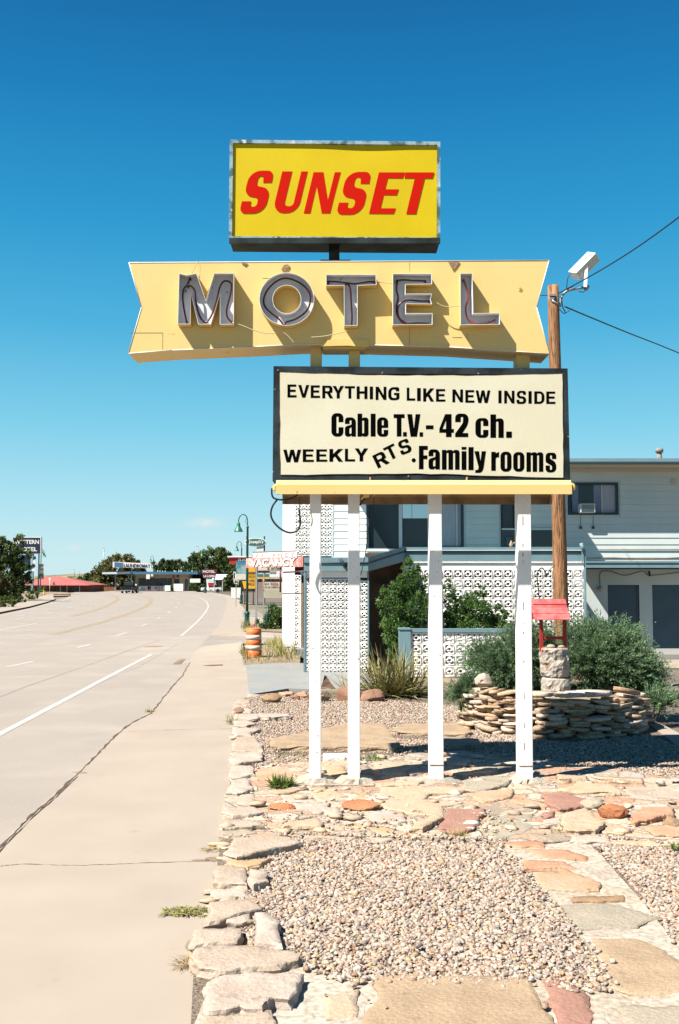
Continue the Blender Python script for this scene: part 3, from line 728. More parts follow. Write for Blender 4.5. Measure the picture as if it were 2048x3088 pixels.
# ---- the five open channel letters
A8 = ZC(520, 780, 2.8); B8 = ZC(960, 780, 2.8)
def circ(cx, cy, rx, ry, n=40):
    return [(cx + rx * math.cos(2 * math.pi * k / n), cy + ry * math.sin(2 * math.pi * k / n)) for k in range(n)]
LET = [
 ('M', [A8([(55,122),(120,138),(203,122),(282,352),(352,122),(520,122),(518,555),(400,555),(402,297),(325,555),(218,555),(155,290),(152,553),(42,553)])]),
 ('O', [A8(circ(965, 341, 233, 224)), A8(circ(966, 343, 118, 118))]),
 ('T', [B8([(65,132),(487,132),(493,220),(332,228),(332,565),(218,565),(216,228),(65,228)])]),
 ('E', [B8([(628,125),(957,125),(962,215),(738,218),(738,295),(960,295),(948,340),(962,384),(741,382),(741,460),(965,460),(965,557),(628,559)])]),
 ('L', [B8([(1197,122),(1302,122),(1310,460),(1532,457),(1535,556),(1200,560)])]),
]
NEON = {
 'M': [A8([(148,165),(128,218),(95,260),(88,330),(98,420),(120,530)]), A8([(128,228),(160,232),(190,275),(200,370),(225,470),(262,530),(290,535),(330,480),(370,370),(398,250),(430,195),(470,190),(497,215),(495,280),(470,380),(458,455),(470,505),(505,538)])],
 'O': [A8([(938,560),(900,510),(830,455),(780,400),(772,340),(800,270),(860,205),(920,172),(965,166),(1030,182),(1100,222),(1150,275),(1166,330),(1155,400),(1120,455),(1050,505),(1000,525),(965,535),(948,558)])],
 'T': [B8([(85,192),(160,196),(230,204),(300,212),(370,205),(430,196),(482,197)]), B8([(235,204),(265,235),(275,300),(280,400),(285,480),(282,560)])],
 'E': [B8([(665,185),(720,180),(800,185),(905,188)]), B8([(668,195),(660,260),(675,330),(660,400),(665,470),(700,530),(745,548),(850,545),(930,548)]), B8([(945,358),(860,358),(780,352),(715,362),(680,395),(670,440),(685,500),(735,545)])],
 'L': [B8([(1228,178),(1250,240),(1268,300),(1262,360),(1246,410),(1252,480),(1280,530),(1340,550),(1410,548),(1460,535),(1490,518)])],
}
DEP = .135
for ch, conts in LET:
    body = empty('channel_letter'); body.parent = sign; body.location = -sign.location
    body['label'] = 'open channel letter %s with red neon tube' % ch
    bm = bmesh.new()
    w = .0055
    for ci, c in enumerate(conts):
        pts = [Vector((P(x, y, YR - DEP).x, P(x, y, YR - DEP).z)) for x, y in c]
        area = sum(a.x * b.y - b.x * a.y for a, b in zip(pts, pts[1:] + pts[:1]))
        if area < 0: pts = pts[::-1]
        n = len(pts)
        offs = []
        for i in range(n):
            d1 = (pts[i] - pts[i - 1]).normalized(); d2 = (pts[(i + 1) % n] - pts[i]).normalized()
            n1, n2 = Vector((-d1.y, d1.x)), Vector((-d2.y, d2.x))
            bs = (n1 + n2); bs = bs / max(bs.length_squared / 2, .35)
            offs.append(bs)
        sgn = 1 if ci == 0 else -1
        inn = [p + o * w * sgn for p, o in zip(pts, offs)]
        def V(p, y): return bm.verts.new((p.x, y, p.y))
        of, ob = [V(p, YR - DEP) for p in pts], [V(p, YR - .001) for p in pts]
        jf, jb = [V(p, YR - DEP) for p in inn], [V(p, YR - .001) for p in inn]
        for i in range(n):
            j = (i + 1) % n
            bm.faces.new([of[i], of[j], ob[j], ob[i]]).material_index = 0
            bm.faces.new([of[j], of[i], jf[i], jf[j]]).material_index = 2
            bm.faces.new([jf[j], jf[i], jb[i], jb[j]]).material_index = 1
    bmesh.ops.recalc_face_normals(bm, faces=bm.faces[:])
    obj('letter_wall', bm, [M['yellow_letter'], M['letter_inside'], M['sign_white']], body)
    me = fill_contours([[Vector((P(x, y, YR - DEP).x, P(x, y, YR - DEP).z)) for x, y in c] for c in conts])
    bm = bmesh.new(); thick_xz(bm, me, lambda x, y: Vector((x, YR - .012, y)), .008); bpy.data.meshes.remove(me)
    obj('back_plate', bm, M['letter_inside'], body)
    bm = bmesh.new()
    for k, path in enumerate(NEON[ch]):
        q = [P(x, y, YR - .075 - .006 * k) for x, y in path]
        tube(bm, smooth_path(q, 5), .0105, 8)
        for e in (q[0], q[-1]):
            bar(bm, e + Vector((0, .005, 0)), e + Vector((0, .068, 0)), .012, 8)
    obj('neon_tube', bm, M['neon_red'] if ch == 'L' else M['neon'], body)
bm = bmesh.new()                                   # loose wires between the letters
W1 = [A8([(505,538),(590,565),(690,605),(790,630),(880,630)]), A8([(1175,664),(1280,655),(1400,630),(1490,605),(1515,580)]), A8([(930,575),(940,620),(985,660),(1030,715)]), A8([(165,128),(190,70),(218,28),(232,60),(230,160)])]
W1 += [B8([(488,198),(560,203),(628,207)]), B8([(1003,372),(1040,395),(1090,407),(1150,402),(1200,398)])]
for w_ in W1:
    tube(bm, smooth_path([P(x, y, YR - .10) for x, y in w_], 4), .005, 6)
each('loose_wire', bm, M['wire_cream'], rib)
# ---- reader board
brd = empty('reader_board'); brd.parent = sign; brd.location = -sign.location
BO = [(825, 1104), (1712, 1111), (1720, 1454), (822, 1450)]
BI = [(846, 1126), (1696, 1130), (1699, 1437), (845, 1430)]
bm = bmesh.new()
fr = [P(x, y, YB + .05) for x, y in BO]
prism(bm, fr, [p + Vector((0, .46, 0)) for p in fr])
obj('board_body', bm, M['board_frame'], brd)
frame_px('frame', BO, BI, YB, .048, M['board_frame'], brd)
bm = bmesh.new()                                   # rusty ragged lip round the panel, then the panel itself
me_pts = []
rng = random.Random(4)
def wavy(p, q, n, a):
    return [(p[0] + (q[0] - p[0]) * i / n + rng.uniform(-a, a), p[1] + (q[1] - p[1]) * i / n + rng.uniform(-a, a)) for i in range(n)]
outl = wavy((844, 1123), (1150, 1131), 9, 1.2) + wavy((1150, 1131), (1440, 1132), 8, 1.2) + wavy((1440, 1132), (1697, 1127), 9, .8) + wavy((1697, 1127), (1701, 1442), 10, 1.0) + wavy((1701, 1442), (1300, 1430), 10, 1.4) + wavy((1300, 1430), (845, 1433), 12, 1.4) + wavy((845, 1433), (844, 1123), 10, 1.2)
me = fill_contours([[Vector(p) for p in outl]])
thick_xz(bm, me, lambda x, y: P(x, y, YB - .004), .04)
for v in bm.verts:                                 # a touch larger than the face, so that a brown rim shows
    pass
obj('rust_lip', bm, M['rust'], brd)
cxp, cyp = 1272, 1280
me2 = fill_contours([[Vector((cxp + (x - cxp) * .9965, cyp + (y - cyp) * .990)) for x, y in outl]])
bm = bmesh.new(); thick_xz(bm, me2, lambda x, y: P(x, y, YB - .009), .012)
obj('board_face', bm, M['board_cream'], brd)
bpy.data.meshes.remove(me); bpy.data.meshes.remove(me2)
YT = YB - .0112
# line 1
bm = bmesh.new()
C3, C4 = (810, 1120, 3.336), (1240, 1120, 3.2)
def row(bm, z, items, style, depth=.006):
    ox, oy, s = z
    for ch, x0, x1, yt, yb in items:
        glyph(bm, style + ch, ox + x0 / s, ox + x1 / s, oy + yt / s, oy + yb / s, YT, depth)
row(bm, C3, [('E',190,281,131,261),('V',298,408,136,263),('E',424,517,140,266),('R',540,650,143,270),('Y',643,757,146,271),('T',767,868,148,272),('H',886,994,150,277),('I',1018,1050,152,279),('N',1077,1185,154,286),('G',1204,1316,158,289),('L',1390,1475,163,293)], 'b:')
row(bm, C4, [('I',57,92,160,285),('K',116,222,163,290),('E',240,330,170,291),('N',398,500,174,297),('E',523,610,180,301),('W',622,764,183,304),('I',842,872,184,306),('N',898,997,186,308),('S',1017,1110,187,313),('I',1132,1163,190,310),('D',1188,1286,192,312),('E',1304,1392,194,313)], 'b:')
obj('lettering', bm, M['letter_black'], brd)
bm = bmesh.new()
row(bm, C3, [('C',632,752,420,655),('a',768,878,462,655),('b',895,1005,424,655),('l',1027,1076,425,654),('e',1092,1203,462,656),('T',1258,1368,430,654),('.',1353,1390,610,654),('V',1395,1527,430,656),('.',1519,1554,612,656)], 'i:')
row(bm, C4, [('-',142,215,520,557),('4',272,412,412,633),('2',425,553,407,633),('c',620,745,450,640),('h',765,893,415,640),('.',917,972,580,640)], 'i:')
obj('lettering', bm, M['letter_black'], brd)
bm = bmesh.new()
row(bm, C3, [('W',148,327,787,914),('E',344,455,784,910),('E',480,590,784,908),('K',612,750,780,908),('L',768,870,778,905),('Y',866,1000,774,904)], 'b:')
obj('lettering', bm, M['letter_black'], brd)
bm = bmesh.new()
for ch, cx, cy, w, h in (('R', 1131, 884, 132, 140), ('T', 1234, 812, 120, 140), ('S', 1369, 757, 118, 142)):
    x, y = 810 + cx / 3.336, 1120 + cy / 3.336
    w, h = w / 3.336, h / 3.336
    glyph(bm, 'b:' + ch, x - w / 2, x + w / 2, y - h / 2, y + h / 2, YT, .006, rot=math.radians(26 if ch != 'S' else 20))
c = P(810 + 1460 / 3.336, 1120 + 893 / 3.336, YT)
bar(bm, c, c + Vector((0, .006, 0)), .0235, 20)
obj('lettering', bm, M['letter_black'], brd)
bm = bmesh.new()
row(bm, C4, [('F',75,160,718,943),('a',168,277,752,945),('m',297,467,757,948),('i',487,533,728,950),('l',553,602,730,952),('y',610,722,770,978),('r',773,848,776,958),('o',862,968,774,967),('o',985,1092,778,967),('m',1113,1275,780,968),('s',1298,1400,784,974)], 'i:')
obj('lettering', bm, M['letter_black'], brd)
bm = bmesh.new()                                   # bolts on the frame
for x, y in ((1153, 1124), (1443, 1126), (1117, 1441), (1410, 1440), (1232, 1436), (838, 1116)):
    c = P(x, y, YB - .012); bar(bm, c, c + Vector((0, .02, 0)), .009, 8)
each('bolt', bm, M['metal_grey'], brd)
# ---- light troughs under the board
def trough(name, x0, x1, Y, yb, ym, yt, m, flip=1, parent=None):
    zb, zm, zt = P(1270, yb, Y).z, P(1270, ym, Y).z, P(1270, yt, Y).z
    xa, xb = P(x0, yb, Y).x, P(x1, yb, Y).x
    f = flip
    prof = [(Y, zb), (Y, zm), (Y + .055 * f, zt + .012), (Y + .10 * f, zt + .012), (Y + .10 * f, zt), (Y + .058 * f, zt), (Y + .012 * f, zm - .004), (Y + .012 * f, zb)]
    bm = bmesh.new()
    prism(bm, [Vector((xa, a, b)) for a, b in prof], [Vector((xb, a, b)) for a, b in prof])
    bmesh.ops.recalc_face_normals(bm, faces=bm.faces[:])
    o = obj(name, bm, m, parent)
    bm = bmesh.new()
    for x in (xa + .01, xb - .03):
        box(bm, (x, min(Y + .016 * f, Y + .11 * f), zb), (x + .02, max(Y + .016 * f, Y + .11 * f), zm - .006))
    each('end_cap', bm, m, o)
    return o
tr = trough('light_trough', 832, 1725, 10.86, 1490, 1461, 1450, M['yellow_cream'], 1, sign)
tr2 = trough('light_trough', 852, 1662, 12.05, 1521, 1498, 1490, M['trough_in'], -1, sign)
bm = bmesh.new()
for x in (1117, 1408):
    a = P(x, 1452, 10.93); b_ = P(x, 1441, YB)
    bar(bm, a, b_, .012, 6)
for x in (872, 1240, 1500, 1640):
    a = P(x, 1492, 12.0); bar(bm, a + Vector((0, 0, .1)), a + Vector((0, -.45, .16)), .014, 6)
each('bracket_arm', bm, M['trough_in'], sign)
bm = bmesh.new()
for x in (848, 1108, 1400, 1640):                  # long tubes inside the front trough
    pass
a, b_ = P(850, 1478, 10.95), P(1705, 1478, 10.95)
bar(bm, a, b_, .018, 10)
obj('lamp_tube', bm, M['lamp_glass'], tr)
bm = bmesh.new()
for (x, y) in ((829, 1467), (1729, 1464)):
    c = P(x, y, 10.92)
    tube(bm, smooth_path([c + Vector((.04 if x < 1000 else -.04, 0, .01)), c, c + Vector((0, 0, -.05))], 4), .022, 10)
c = P(1105, 1500, 11.0); bar(bm, c, c + Vector((0, 0, .06)), .03, 10); bar(bm, c + Vector((.0, 0, .03)), c + Vector((-.05, .03, -.02)), .014, 8)
each('conduit_elbow', bm, M['yellow_letter'], sign)
bm = bmesh.new()
tube(bm, smooth_path([P(x, y, 10.93) for x, y in ((820,1472),(820,1490),(826,1502),(845,1507),(870,1506),(890,1498),(900,1488))], 6), .010, 8)
tube(bm, smooth_path([P(x, y, 10.95) for x, y in ((836,1507),(822,1527),(817,1550),(823,1570),(838,1588),(855,1600),(872,1606),(889,1604),(901,1594),(906,1575),(904,1555),(902,1538))], 6), .0105, 8)
tube(bm, smooth_path([P(x, y, 10.95) for x, y in ((903,1575),(903,1540),(904,1500))], 4), .004, 6)
tube(bm, smooth_path([P(x, y, 11.05) for x, y in ((1130,1492),(1124,1540),(1112,1590),(1106,1640),(1100,1680),(1088,1735))], 5), .005, 6)
tube(bm, smooth_path([P(x, y, 11.0) for x, y in ((1101,1504),(1092,1512),(1086,1524))], 4), .011, 8)
obj('cable', bm, M['cable_black'], sign)
bm = bmesh.new()
tube(bm, smooth_path([P(x, y, YP - .01) for x, y in ((934,1540),(938,1560),(936,1575),(932,1580))], 4), .004, 6)
obj('cable', bm, M['wire_cream'], sign)
# ================================================================== GROUND
ZR = -0.10                                         # road level; pavement and yard are at about 0
def GW(pts, z=0.0): return [G(x, y, z) for x, y in pts]
def S(o, kind='structure'): o['kind'] = kind; return o
bm = bmesh.new()
R_ = 4000
vs = [bm.verts.new(p) for p in ((-R_, -200, -.16), (R_, -200, -.16), (R_, R_, -.16), (-R_, R_, -.16))]
bm.faces.new(vs)
S(obj('ground', bm, M['earth']))
# the road: right edge is the kerb line, left edge the far kerb
CURB = [(0,2547),(98,2449),(179,2379),(233,2327),(293,2268),(352,2211),(390,2180),(450,2151),(477,2119),(512,2075),(547,2037),(571,1997),(582,1978)]
CURB = [(0,2547),(98,2449),(179,2379),(233,2327),(293,2268),(352,2211),(390,2181),(450,2152),(477,2119),(512,2075),(547,2037),(569,1998)]
curb_w = GW([(-900, 3420)] + CURB)
road_px = [(-900,3420)] + CURB + [(590,1976),(634,1918),(656,1898),(672,1866),(680,1839),(690,1815),(676,1802),(640,1793),(590,1788),(560,1785.5),(480,1782.5),(240,1782.5),(212,1789),(214,1799),(172,1808),(140,1815),(84,1830),(0,1847),(-500,1915),(-3000,2120),(-6000,3420)]
sheet('road', GW(road_px, ZR), M['road'])['kind'] = 'structure'
# pavement slab with a real kerb step
side_px = [(-900,3420)] + CURB + [(586,1978),(620,1974),(731,1937),(741,2005),(752,2095),(722,2140),(716,2200),(706,2300),(690,2420),(664,2600),(640,2740),(600,2900),(585,3088),(570,3420)]
side_w = GW([(-900,3420)] + CURB + [(583,1968),(604,1952),(650,1945),(730,1937),(741,2005),(752,2095),(800,2130),(790,2300),(800,2600),(800,3000),(800,3420)])
S(sheet('pavement', side_w, M['sidewalk'], thick=.14))
# driveway ramp (grey), next stretch of pavement, further apron
S(sheet('driveway', GW([(578,1975),(640,1911),(860,1911),(905,1923),(905,1940),(730,1941),(600,1956)], -.085), M['asphalt']))
S(sheet('pavement', GW([(634,1914),(656,1895),(672,1865),(680,1838),(688,1812),(720,1816),(740,1840),(765,1845),(870,1895),(905,1908),(905,1926),(851,1924),(700,1918)], -.02), M['sidewalk'], thick=.12))
S(sheet('parking_lot', GW([(560,1784.5),(640,1791),(678,1800),(692,1812),(760,1822),(1100,1830),(1500,1830),(1500,1784),(1000,1779),(560,1779)], -.09), M['asphalt_dark']))
S(sheet('asphalt_patch', GW([(731,1841),(770,1838),(800,1858),(731,1859)], -.012), M['asphalt']))
S(sheet('concrete_apron', GW([(690,1815),(676,1802),(640,1793),(560,1785.5),(470,1782.5),(560,1780.5),(640,1786),(690,1795),(735,1815),(765,1822)], -.085), M['sidewalk']))
S(sheet('concrete_slab', GW([(741,2005),(870,1998),(960,2002),(1110,2033),(1200,2040),(1200,2076),(990,2080),(870,2076),(752,2094)], .030), M['blue_slab'], thick=.2))
# kerb crack: dark, uneven, with a second hairline
bm = bmesh.new()
cw = []
for i, (a, b) in enumerate(zip(curb_w[:-1], curb_w[1:])):
    n = max(2, int((b - a).length / .12))
    cw += [a + (b - a) * (k / n) for k in range(n)]
cw.append(curb_w[-1])
cw = [p + Vector((mnoise.noise(p * 1.2) * .012 + mnoise.noise(p * 9.0) * .006, mnoise.noise(p * 1.1 + Vector((9, 0, 0))) * .012, 0)) for p in cw]
ribbon(bm, [p + Vector((.03, .0, 0)) for p in cw], .026, .004, jit=.75)
ribbon(bm, [p + Vector((.062, -.012, 0)) for p in cw[: len(cw) // 3]], .010, .005, jit=.9)
S(obj('kerb_joint', bm, M['crack']))
bm = bmesh.new()
for pts in ([(388,2206),(520,2201),(703,2198)], [(0,2612),(60,2606),(240,2610),(420,2603),(652,2596)], [(548,2032),(640,2031),(741,2029)]):
    w_ = GW(pts); w2 = []
    for a, b in zip(w_[:-1], w_[1:]):
        w2 += [a + (b - a) * (k / 12) + Vector((0, random.uniform(-.006, .006), 0)) for k in range(12)]
    ribbon(bm, w2 + [w_[-1]], .011, .004, jit=.9)
S(obj('pavement_joint', bm, M['joint']))
bm = bmesh.new()                                   # sandy dirt along the foot of the border stones and over the slab joints
rr = random.Random(2)
for (x, y, w, h) in ((655,2590,42,7),(600,2594,30,3),(628,2960,26,40),(600,2855,46,22),(612,3040,16,60),(690,2440,10,30),(676,2540,18,22),(702,2300,9,40),(240,2329,26,3),(705,2215,9,20)):
    n = 14; ring = []
    for k in range(n):
        t = 2 * math.pi * k / n; q = rr.uniform(.65, 1.2)
        ring.append(G(x + w * q * math.cos(t), y + h * q * math.sin(t), .0035))
    f = bm.faces.new([bm.verts.new(p) for p in ring])
bmesh.ops.recalc_face_normals(bm, faces=bm.faces[:])
S(obj('dirt', bm, M['dirt']), 'stuff')
# grates and covers
def cover(name, pts, m, label, cat, z):
    o = sheet(name, GW(pts, z), m); tag(o, label, cat); return o
bm = bmesh.new()
q = GW([(522,2002),(543,1987),(558,1987),(544,2002)], ZR + .012)
for k in range(6):
    a, b = q[0].lerp(q[3], k / 5), q[1].lerp(q[2], k / 5)
    ribbon(bm, [a, b], .018, ZR + .014)
for e in ((q[0], q[3]), (q[1], q[2])): ribbon(bm, list(e), .03, ZR + .018)
tag(obj('drain_grate', bm, M['stone_brown']), 'rusty slotted storm drain grate in the gutter beside the kerb', 'drain')
bm = bmesh.new()
c = G(463, 1949, ZR + .006); ring = [bm.verts.new(c + Vector((.33 * math.cos(k * math.pi / 12), .30 * math.sin(k * math.pi / 12), 0))) for k in range(24)]
bm.faces.new(ring)
tag(obj('manhole_cover', bm, M['stone_brown']), 'dark round manhole cover set in the traffic lane of the road', 'manhole cover')
bm = bmesh.new()
q = GW([(610,2007),(640,2004),(672,2003.5),(672,2006),(640,2008)], .008)
bm.faces.new([bm.verts.new(p) for p in q]); bmesh.ops.recalc_face_normals(bm, faces=bm.faces[:])
tag(obj('utility_cover', bm, M['rust']), 'rusty narrow utility cover set in the pale pavement', 'utility cover')
# road markings
def line(name, pts, w, m, sub=1, jit=.0):
    bm = bmesh.new(); ribbon(bm, GW(pts, ZR), w, ZR + .005, sub=sub, jit=jit); return S(obj(name, bm, m))
line('road_marking', [(-700,2590),(0,2214),(160,2130),(310,2050),(456,1974)], .125, M['paint_white'])
line('road_marking', [(546,1918),(583,1886),(607,1862),(624,1839),(628,1826),(618,1811),(592,1799),(564,1793.5),(530,1790.5)], .10, M['paint_white'], sub=5)
line('road_marking', [(-300,1925),(0,1857),(54,1846),(108,1832),(163,1819),(200,1807.5),(209,1799),(203,1793.5),(180,1790)], .10, M['paint_white'], sub=5)
bm = bmesh.new()
for a, b in (((19,2012),(100,1995)),((233,1953),(273,1943)),((351,1917),(382,1908)),((428,1887),(443,1882)),((473,1866),(484,1862)),((506,1848),(515,1844)),((528,1832),(534,1830)),((537,1820),(540,1818)),((532,1808.5),(531,1807)),((520,1799.5),(516,1798.5)),
             ((-60,1911),(111,1880)),((46,1867),(70,1863)),((140,1850),(159,1846)),((204,1833.5),(216,1831)),((247,1821.5),(255,1820)),((271,1811),(275,1809.5)),((283,1803.5),(284,1802))):
    ribbon(bm, GW([a, b], ZR), .12, ZR + .005)
S(obj('lane_dashes', bm, M['paint_white']))
line('centre_line', [(163,1913),(244,1892),(304,1877),(379,1853),(434,1831),(455,1815),(453,1804),(434,1797.5),(400,1793)], .42, M['paint_yellow'], sub=5, jit=.1)
line('centre_line', [(217,1858),(298,1837),(347,1814),(355,1804),(347,1797.5),(330,1793)], .40, M['paint_yellow'], sub=5, jit=.1)
bm = bmesh.new()
ribbon(bm, GW([(0,2102),(80,2070),(240,2015),(370,1968),(480,1930)], ZR), .02, ZR + .004, jit=.6)
ribbon(bm, GW([(300,2060),(420,2010),(540,1940)], ZR), .012, ZR + .004, jit=.6)
ribbon(bm, GW([(340,1834),(405,1833)], ZR), .06, ZR + .004, jit=.6); ribbon(bm, GW([(30,1905),(110,1906)], ZR), .04, ZR + .004, jit=.6)
S(obj('road_seam', bm, M['asphalt']))
# far-side kerb, verge and pavement
lw = [(0,1845),(84,1829),(138,1815),(165,1806)]
S(sheet('far_pavement', GW([(-700,1990)] + lw + [(160,1797),(128,1797),(100,1806),(40,1822),(0,1832),(-700,1945)], .02), M['sidewalk'], thick=.10))
bm = bmesh.new(); ribbon(bm, GW([(-700,1990)] + lw, .024), .22, .026)
fk = obj('far_kerb', bm, M['sidewalk']); S(fk)
bm = bmesh.new()
qk = GW([(-700,1990)] + lw, 0.0)
for a, b in zip(qk[:-1], qk[1:]):
    d = (b - a).normalized(); nn = Vector((d.y, -d.x, 0)) * .12
    vv = [bm.verts.new(p) for p in (a + nn + Vector((0, 0, -.16)), b + nn + Vector((0, 0, -.16)), b + nn + Vector((0, 0, .025)), a + nn + Vector((0, 0, .025)))]
    bm.faces.new(vv)
bmesh.ops.recalc_face_normals(bm, faces=bm.faces[:])
S(obj('kerb_face', bm, M['stone_redbrown']))  # kerb's shadow tone put into the red-brown colour
S(sheet('verge', GW([(-700,1944),(0,1832),(40,1822),(100,1806),(128,1797),(150,1793),(190,1789),(205,1786),(100,1783),(-700,1790)], -.03), M['dirt']))
S(sheet('far_drive', GW([(128,1797),(165,1797),(210,1796),(206,1788),(160,1788)], .0), M['sidewalk']))
# motel forecourt
S(sheet('forecourt', [(4.6, 13.2, -.02), (30, 13.2, -.02), (30, 29.6, -.02), (7.3, 29.6, -.02), (4.9, 20, -.02)], M['asphalt_dark']))
S(sheet('walkway', [(7.2, 28.6, .14), (34, 28.6, .14), (34, 31.0, .14), (7.2, 31.0, .14)], M['blue_slab'], thick=.2))
S(sheet('forecourt_strip', [(7.2, 25.8, .0), (34, 25.8, .0), (34, 28.55, .0), (7.2, 28.55, .0)], M['sidewalk']))
S(sheet('yard_path', GW([(1960,2185),(1990,2180),(2200,2290),(2200,2330),(2060,2262)], .02), M['sidewalk'], thick=.06))
# gravel yard
yard = GW([(752,2095),(1000,2079),(1390,2060),(1540,2020),(1990,2180),(2250,2330),(2250,3420),(560,3420),(585,2900),(640,2700),(690,2400),(712,2200)], 0.012)
S(sheet('gravel_bed', yard, M['gravel_bed'], cuts=4, amp=.006))
S(sheet('planting_bed', [(-.2, 19.5, .008), (1.4, 17.2, .008), (5.2, 17.2, .008), (7.1, 26.9, .008), (.8, 26.9, .008), (.7, 24.3, .008)], M['dirt']))

# ------------------------------------------------------------------ stones
def slab(name, px, h, m, seed=0, z0=-.03, relief=.010, parent=None, dome=0.0, grow=1.0):
    """a flat stone whose top outline is read off the photo; irregular rim, rough top, real thickness"""
    rg = random.Random(seed)
    top = [G(x, y, h) for x, y in px]
    c = sum(top, Vector()) / len(top)
    top = [c + (p - c) * grow for p in top]
    ar = sum(a.x * b.y - b.x * a.y for a, b in zip(top, top[1:] + top[:1]))
    if ar < 0: top = top[::-1]
    per = sum((a - b).length for a, b in zip(top, top[1:] + top[:1]))
    step = max(.03, per / 60)
    ringp = []
    for a, b in zip(top, top[1:] + top[:1]):
        n = max(1, int((b - a).length / step))
        for k in range(n):
            p = a.lerp(b, k / n)
            ringp.append(p)
    so = Vector((seed * 3.1, seed * 1.7, 0))
    rim = []
    for p in ringp:
        d = (p - c); d.z = 0
        dl = d.length or 1
        rim.append(p + d / dl * (mnoise.noise(p * 9 + so) * .030 + mnoise.noise(p * 30 + so) * .018))
    bm = bmesh.new()
    rings = []
    def ring(scale, dz, rough):
        out = []
        for p in rim:
            q = c + (p - c) * scale
            z = h + dz + rough * mnoise.fractal(q * 7 + so, .8, 2.0, 4)
            out.append(bm.verts.new((q.x, q.y, z)))
        return out
    thick = h - z0
    lowr = []
    for p in rim:
        d = (p - c); d.z = 0; dl = d.length or 1
        q = p + d / dl * (mnoise.noise(p * 11 + so + Vector((0, 0, 5))) * .022 - .010)
        lowr.append(bm.verts.new((q.x, q.y, z0)))
    mid = []
    for p in rim:
        d = (p - c); d.z = 0; dl = d.length or 1
        q = p + d / dl * (mnoise.noise(p * 14 + so + Vector((0, 0, 9))) * .018 + .003)
        mid.append(bm.verts.new((q.x, q.y, z0 + thick * .55)))
    strata = []
    for lv in (.3, .55, .78):
        rr2 = []
        for p in rim:
            d = (p - c); d.z = 0; dl = d.length or 1
            q = p + d / dl * (mnoise.noise(Vector((p.x * 6, p.y * 6, lv * 40)) + so) * .030 + .002)
            rr2.append(bm.verts.new((q.x, q.y, z0 + thick * (lv + .05 * mnoise.noise(p * 5 + so)))))
        strata.append(rr2)
    for v in mid: bm.verts.remove(v)
    edge = ring(1.0, -.008, relief * .5)
    inner = ring(.965, 0, 0)
    n = len(rim)
    chain_ = [lowr] + strata + [edge, inner]
    for a, b in zip(chain_[:-1], chain_[1:]):
        for k in range(n):
            bm.faces.new([a[k], a[(k + 1) % n], b[(k + 1) % n], b[k]])
    keep = set(bm.faces)
    bm.faces.new(inner)
    def tops(): return [f for f in bm.faces if f not in keep]
    bmesh.ops.triangulate(bm, faces=tops())
    rimset = set(inner) | set(edge) | set(lowr)
    for st_ in strata: rimset |= set(st_)
    for _ in range(5):
        el = {e for f in tops() for e in f.edges if e.calc_length() > .07 and not (e.verts[0] in rimset and e.verts[1] in rimset and any(f2 in keep for f2 in e.link_faces))}
        if not el: break
        bmesh.ops.subdivide_edges(bm, edges=list(el), cuts=1)
        bmesh.ops.triangulate(bm, faces=[f for f in tops() if len(f.verts) > 3])
    for v in bm.verts:
        if v in rimset and v not in inner: continue
        dc = min(1.0, (v.co - c).length / (per / 6.3 + 1e-6))
        v.co.z += relief * 1.2 * mnoise.fractal(v.co * 5 + so, .9, 2.0, 3) + dome * (1 - dc * dc)
    for f in tops(): f.smooth = True
    return obj(name, bm, m, parent)
def boulder(name, c, r, m, seed=0, sub=3, flat=.0, parent=None, rough=.22):
    bm = bmesh.new()
    bmesh.ops.create_icosphere(bm, subdivisions=sub, radius=1.0)
    so = Vector((seed * 7.3, seed * 2.1, seed * 4.7))
    for v in bm.verts:
        d = v.co.normalized()
        k = 1 + rough * mnoise.fractal(d * 1.3 + so, .8, 2.0, 4) 
        # chop with a few planes for a broken-stone look
        p = d * k
        for j in range(6):
            pl = Vector((mnoise.noise(so + Vector((j, 0, 1))), mnoise.noise(so + Vector((j, 2, 5))), mnoise.noise(so + Vector((j, 4, 8))))).normalized()
            e = p.dot(pl)
            if e > .72: p = p - pl * (e - .72) * .85
        v.co = Vector((p.x * r[0], p.y * r[1], p.z * r[2])) + Vector(c)
    return obj(name, bm, m, parent)
zA, zB = ZC(500, 2300, 2.613), ZC(640, 2040, 3.136)
zC, zD, zE, zF = ZC(840, 2350, 2.613), ZC(1400, 2230, 2.42), ZC(1400, 2600, 2.42), ZC(1000, 2180, 3.136)
zN = lambda p: p
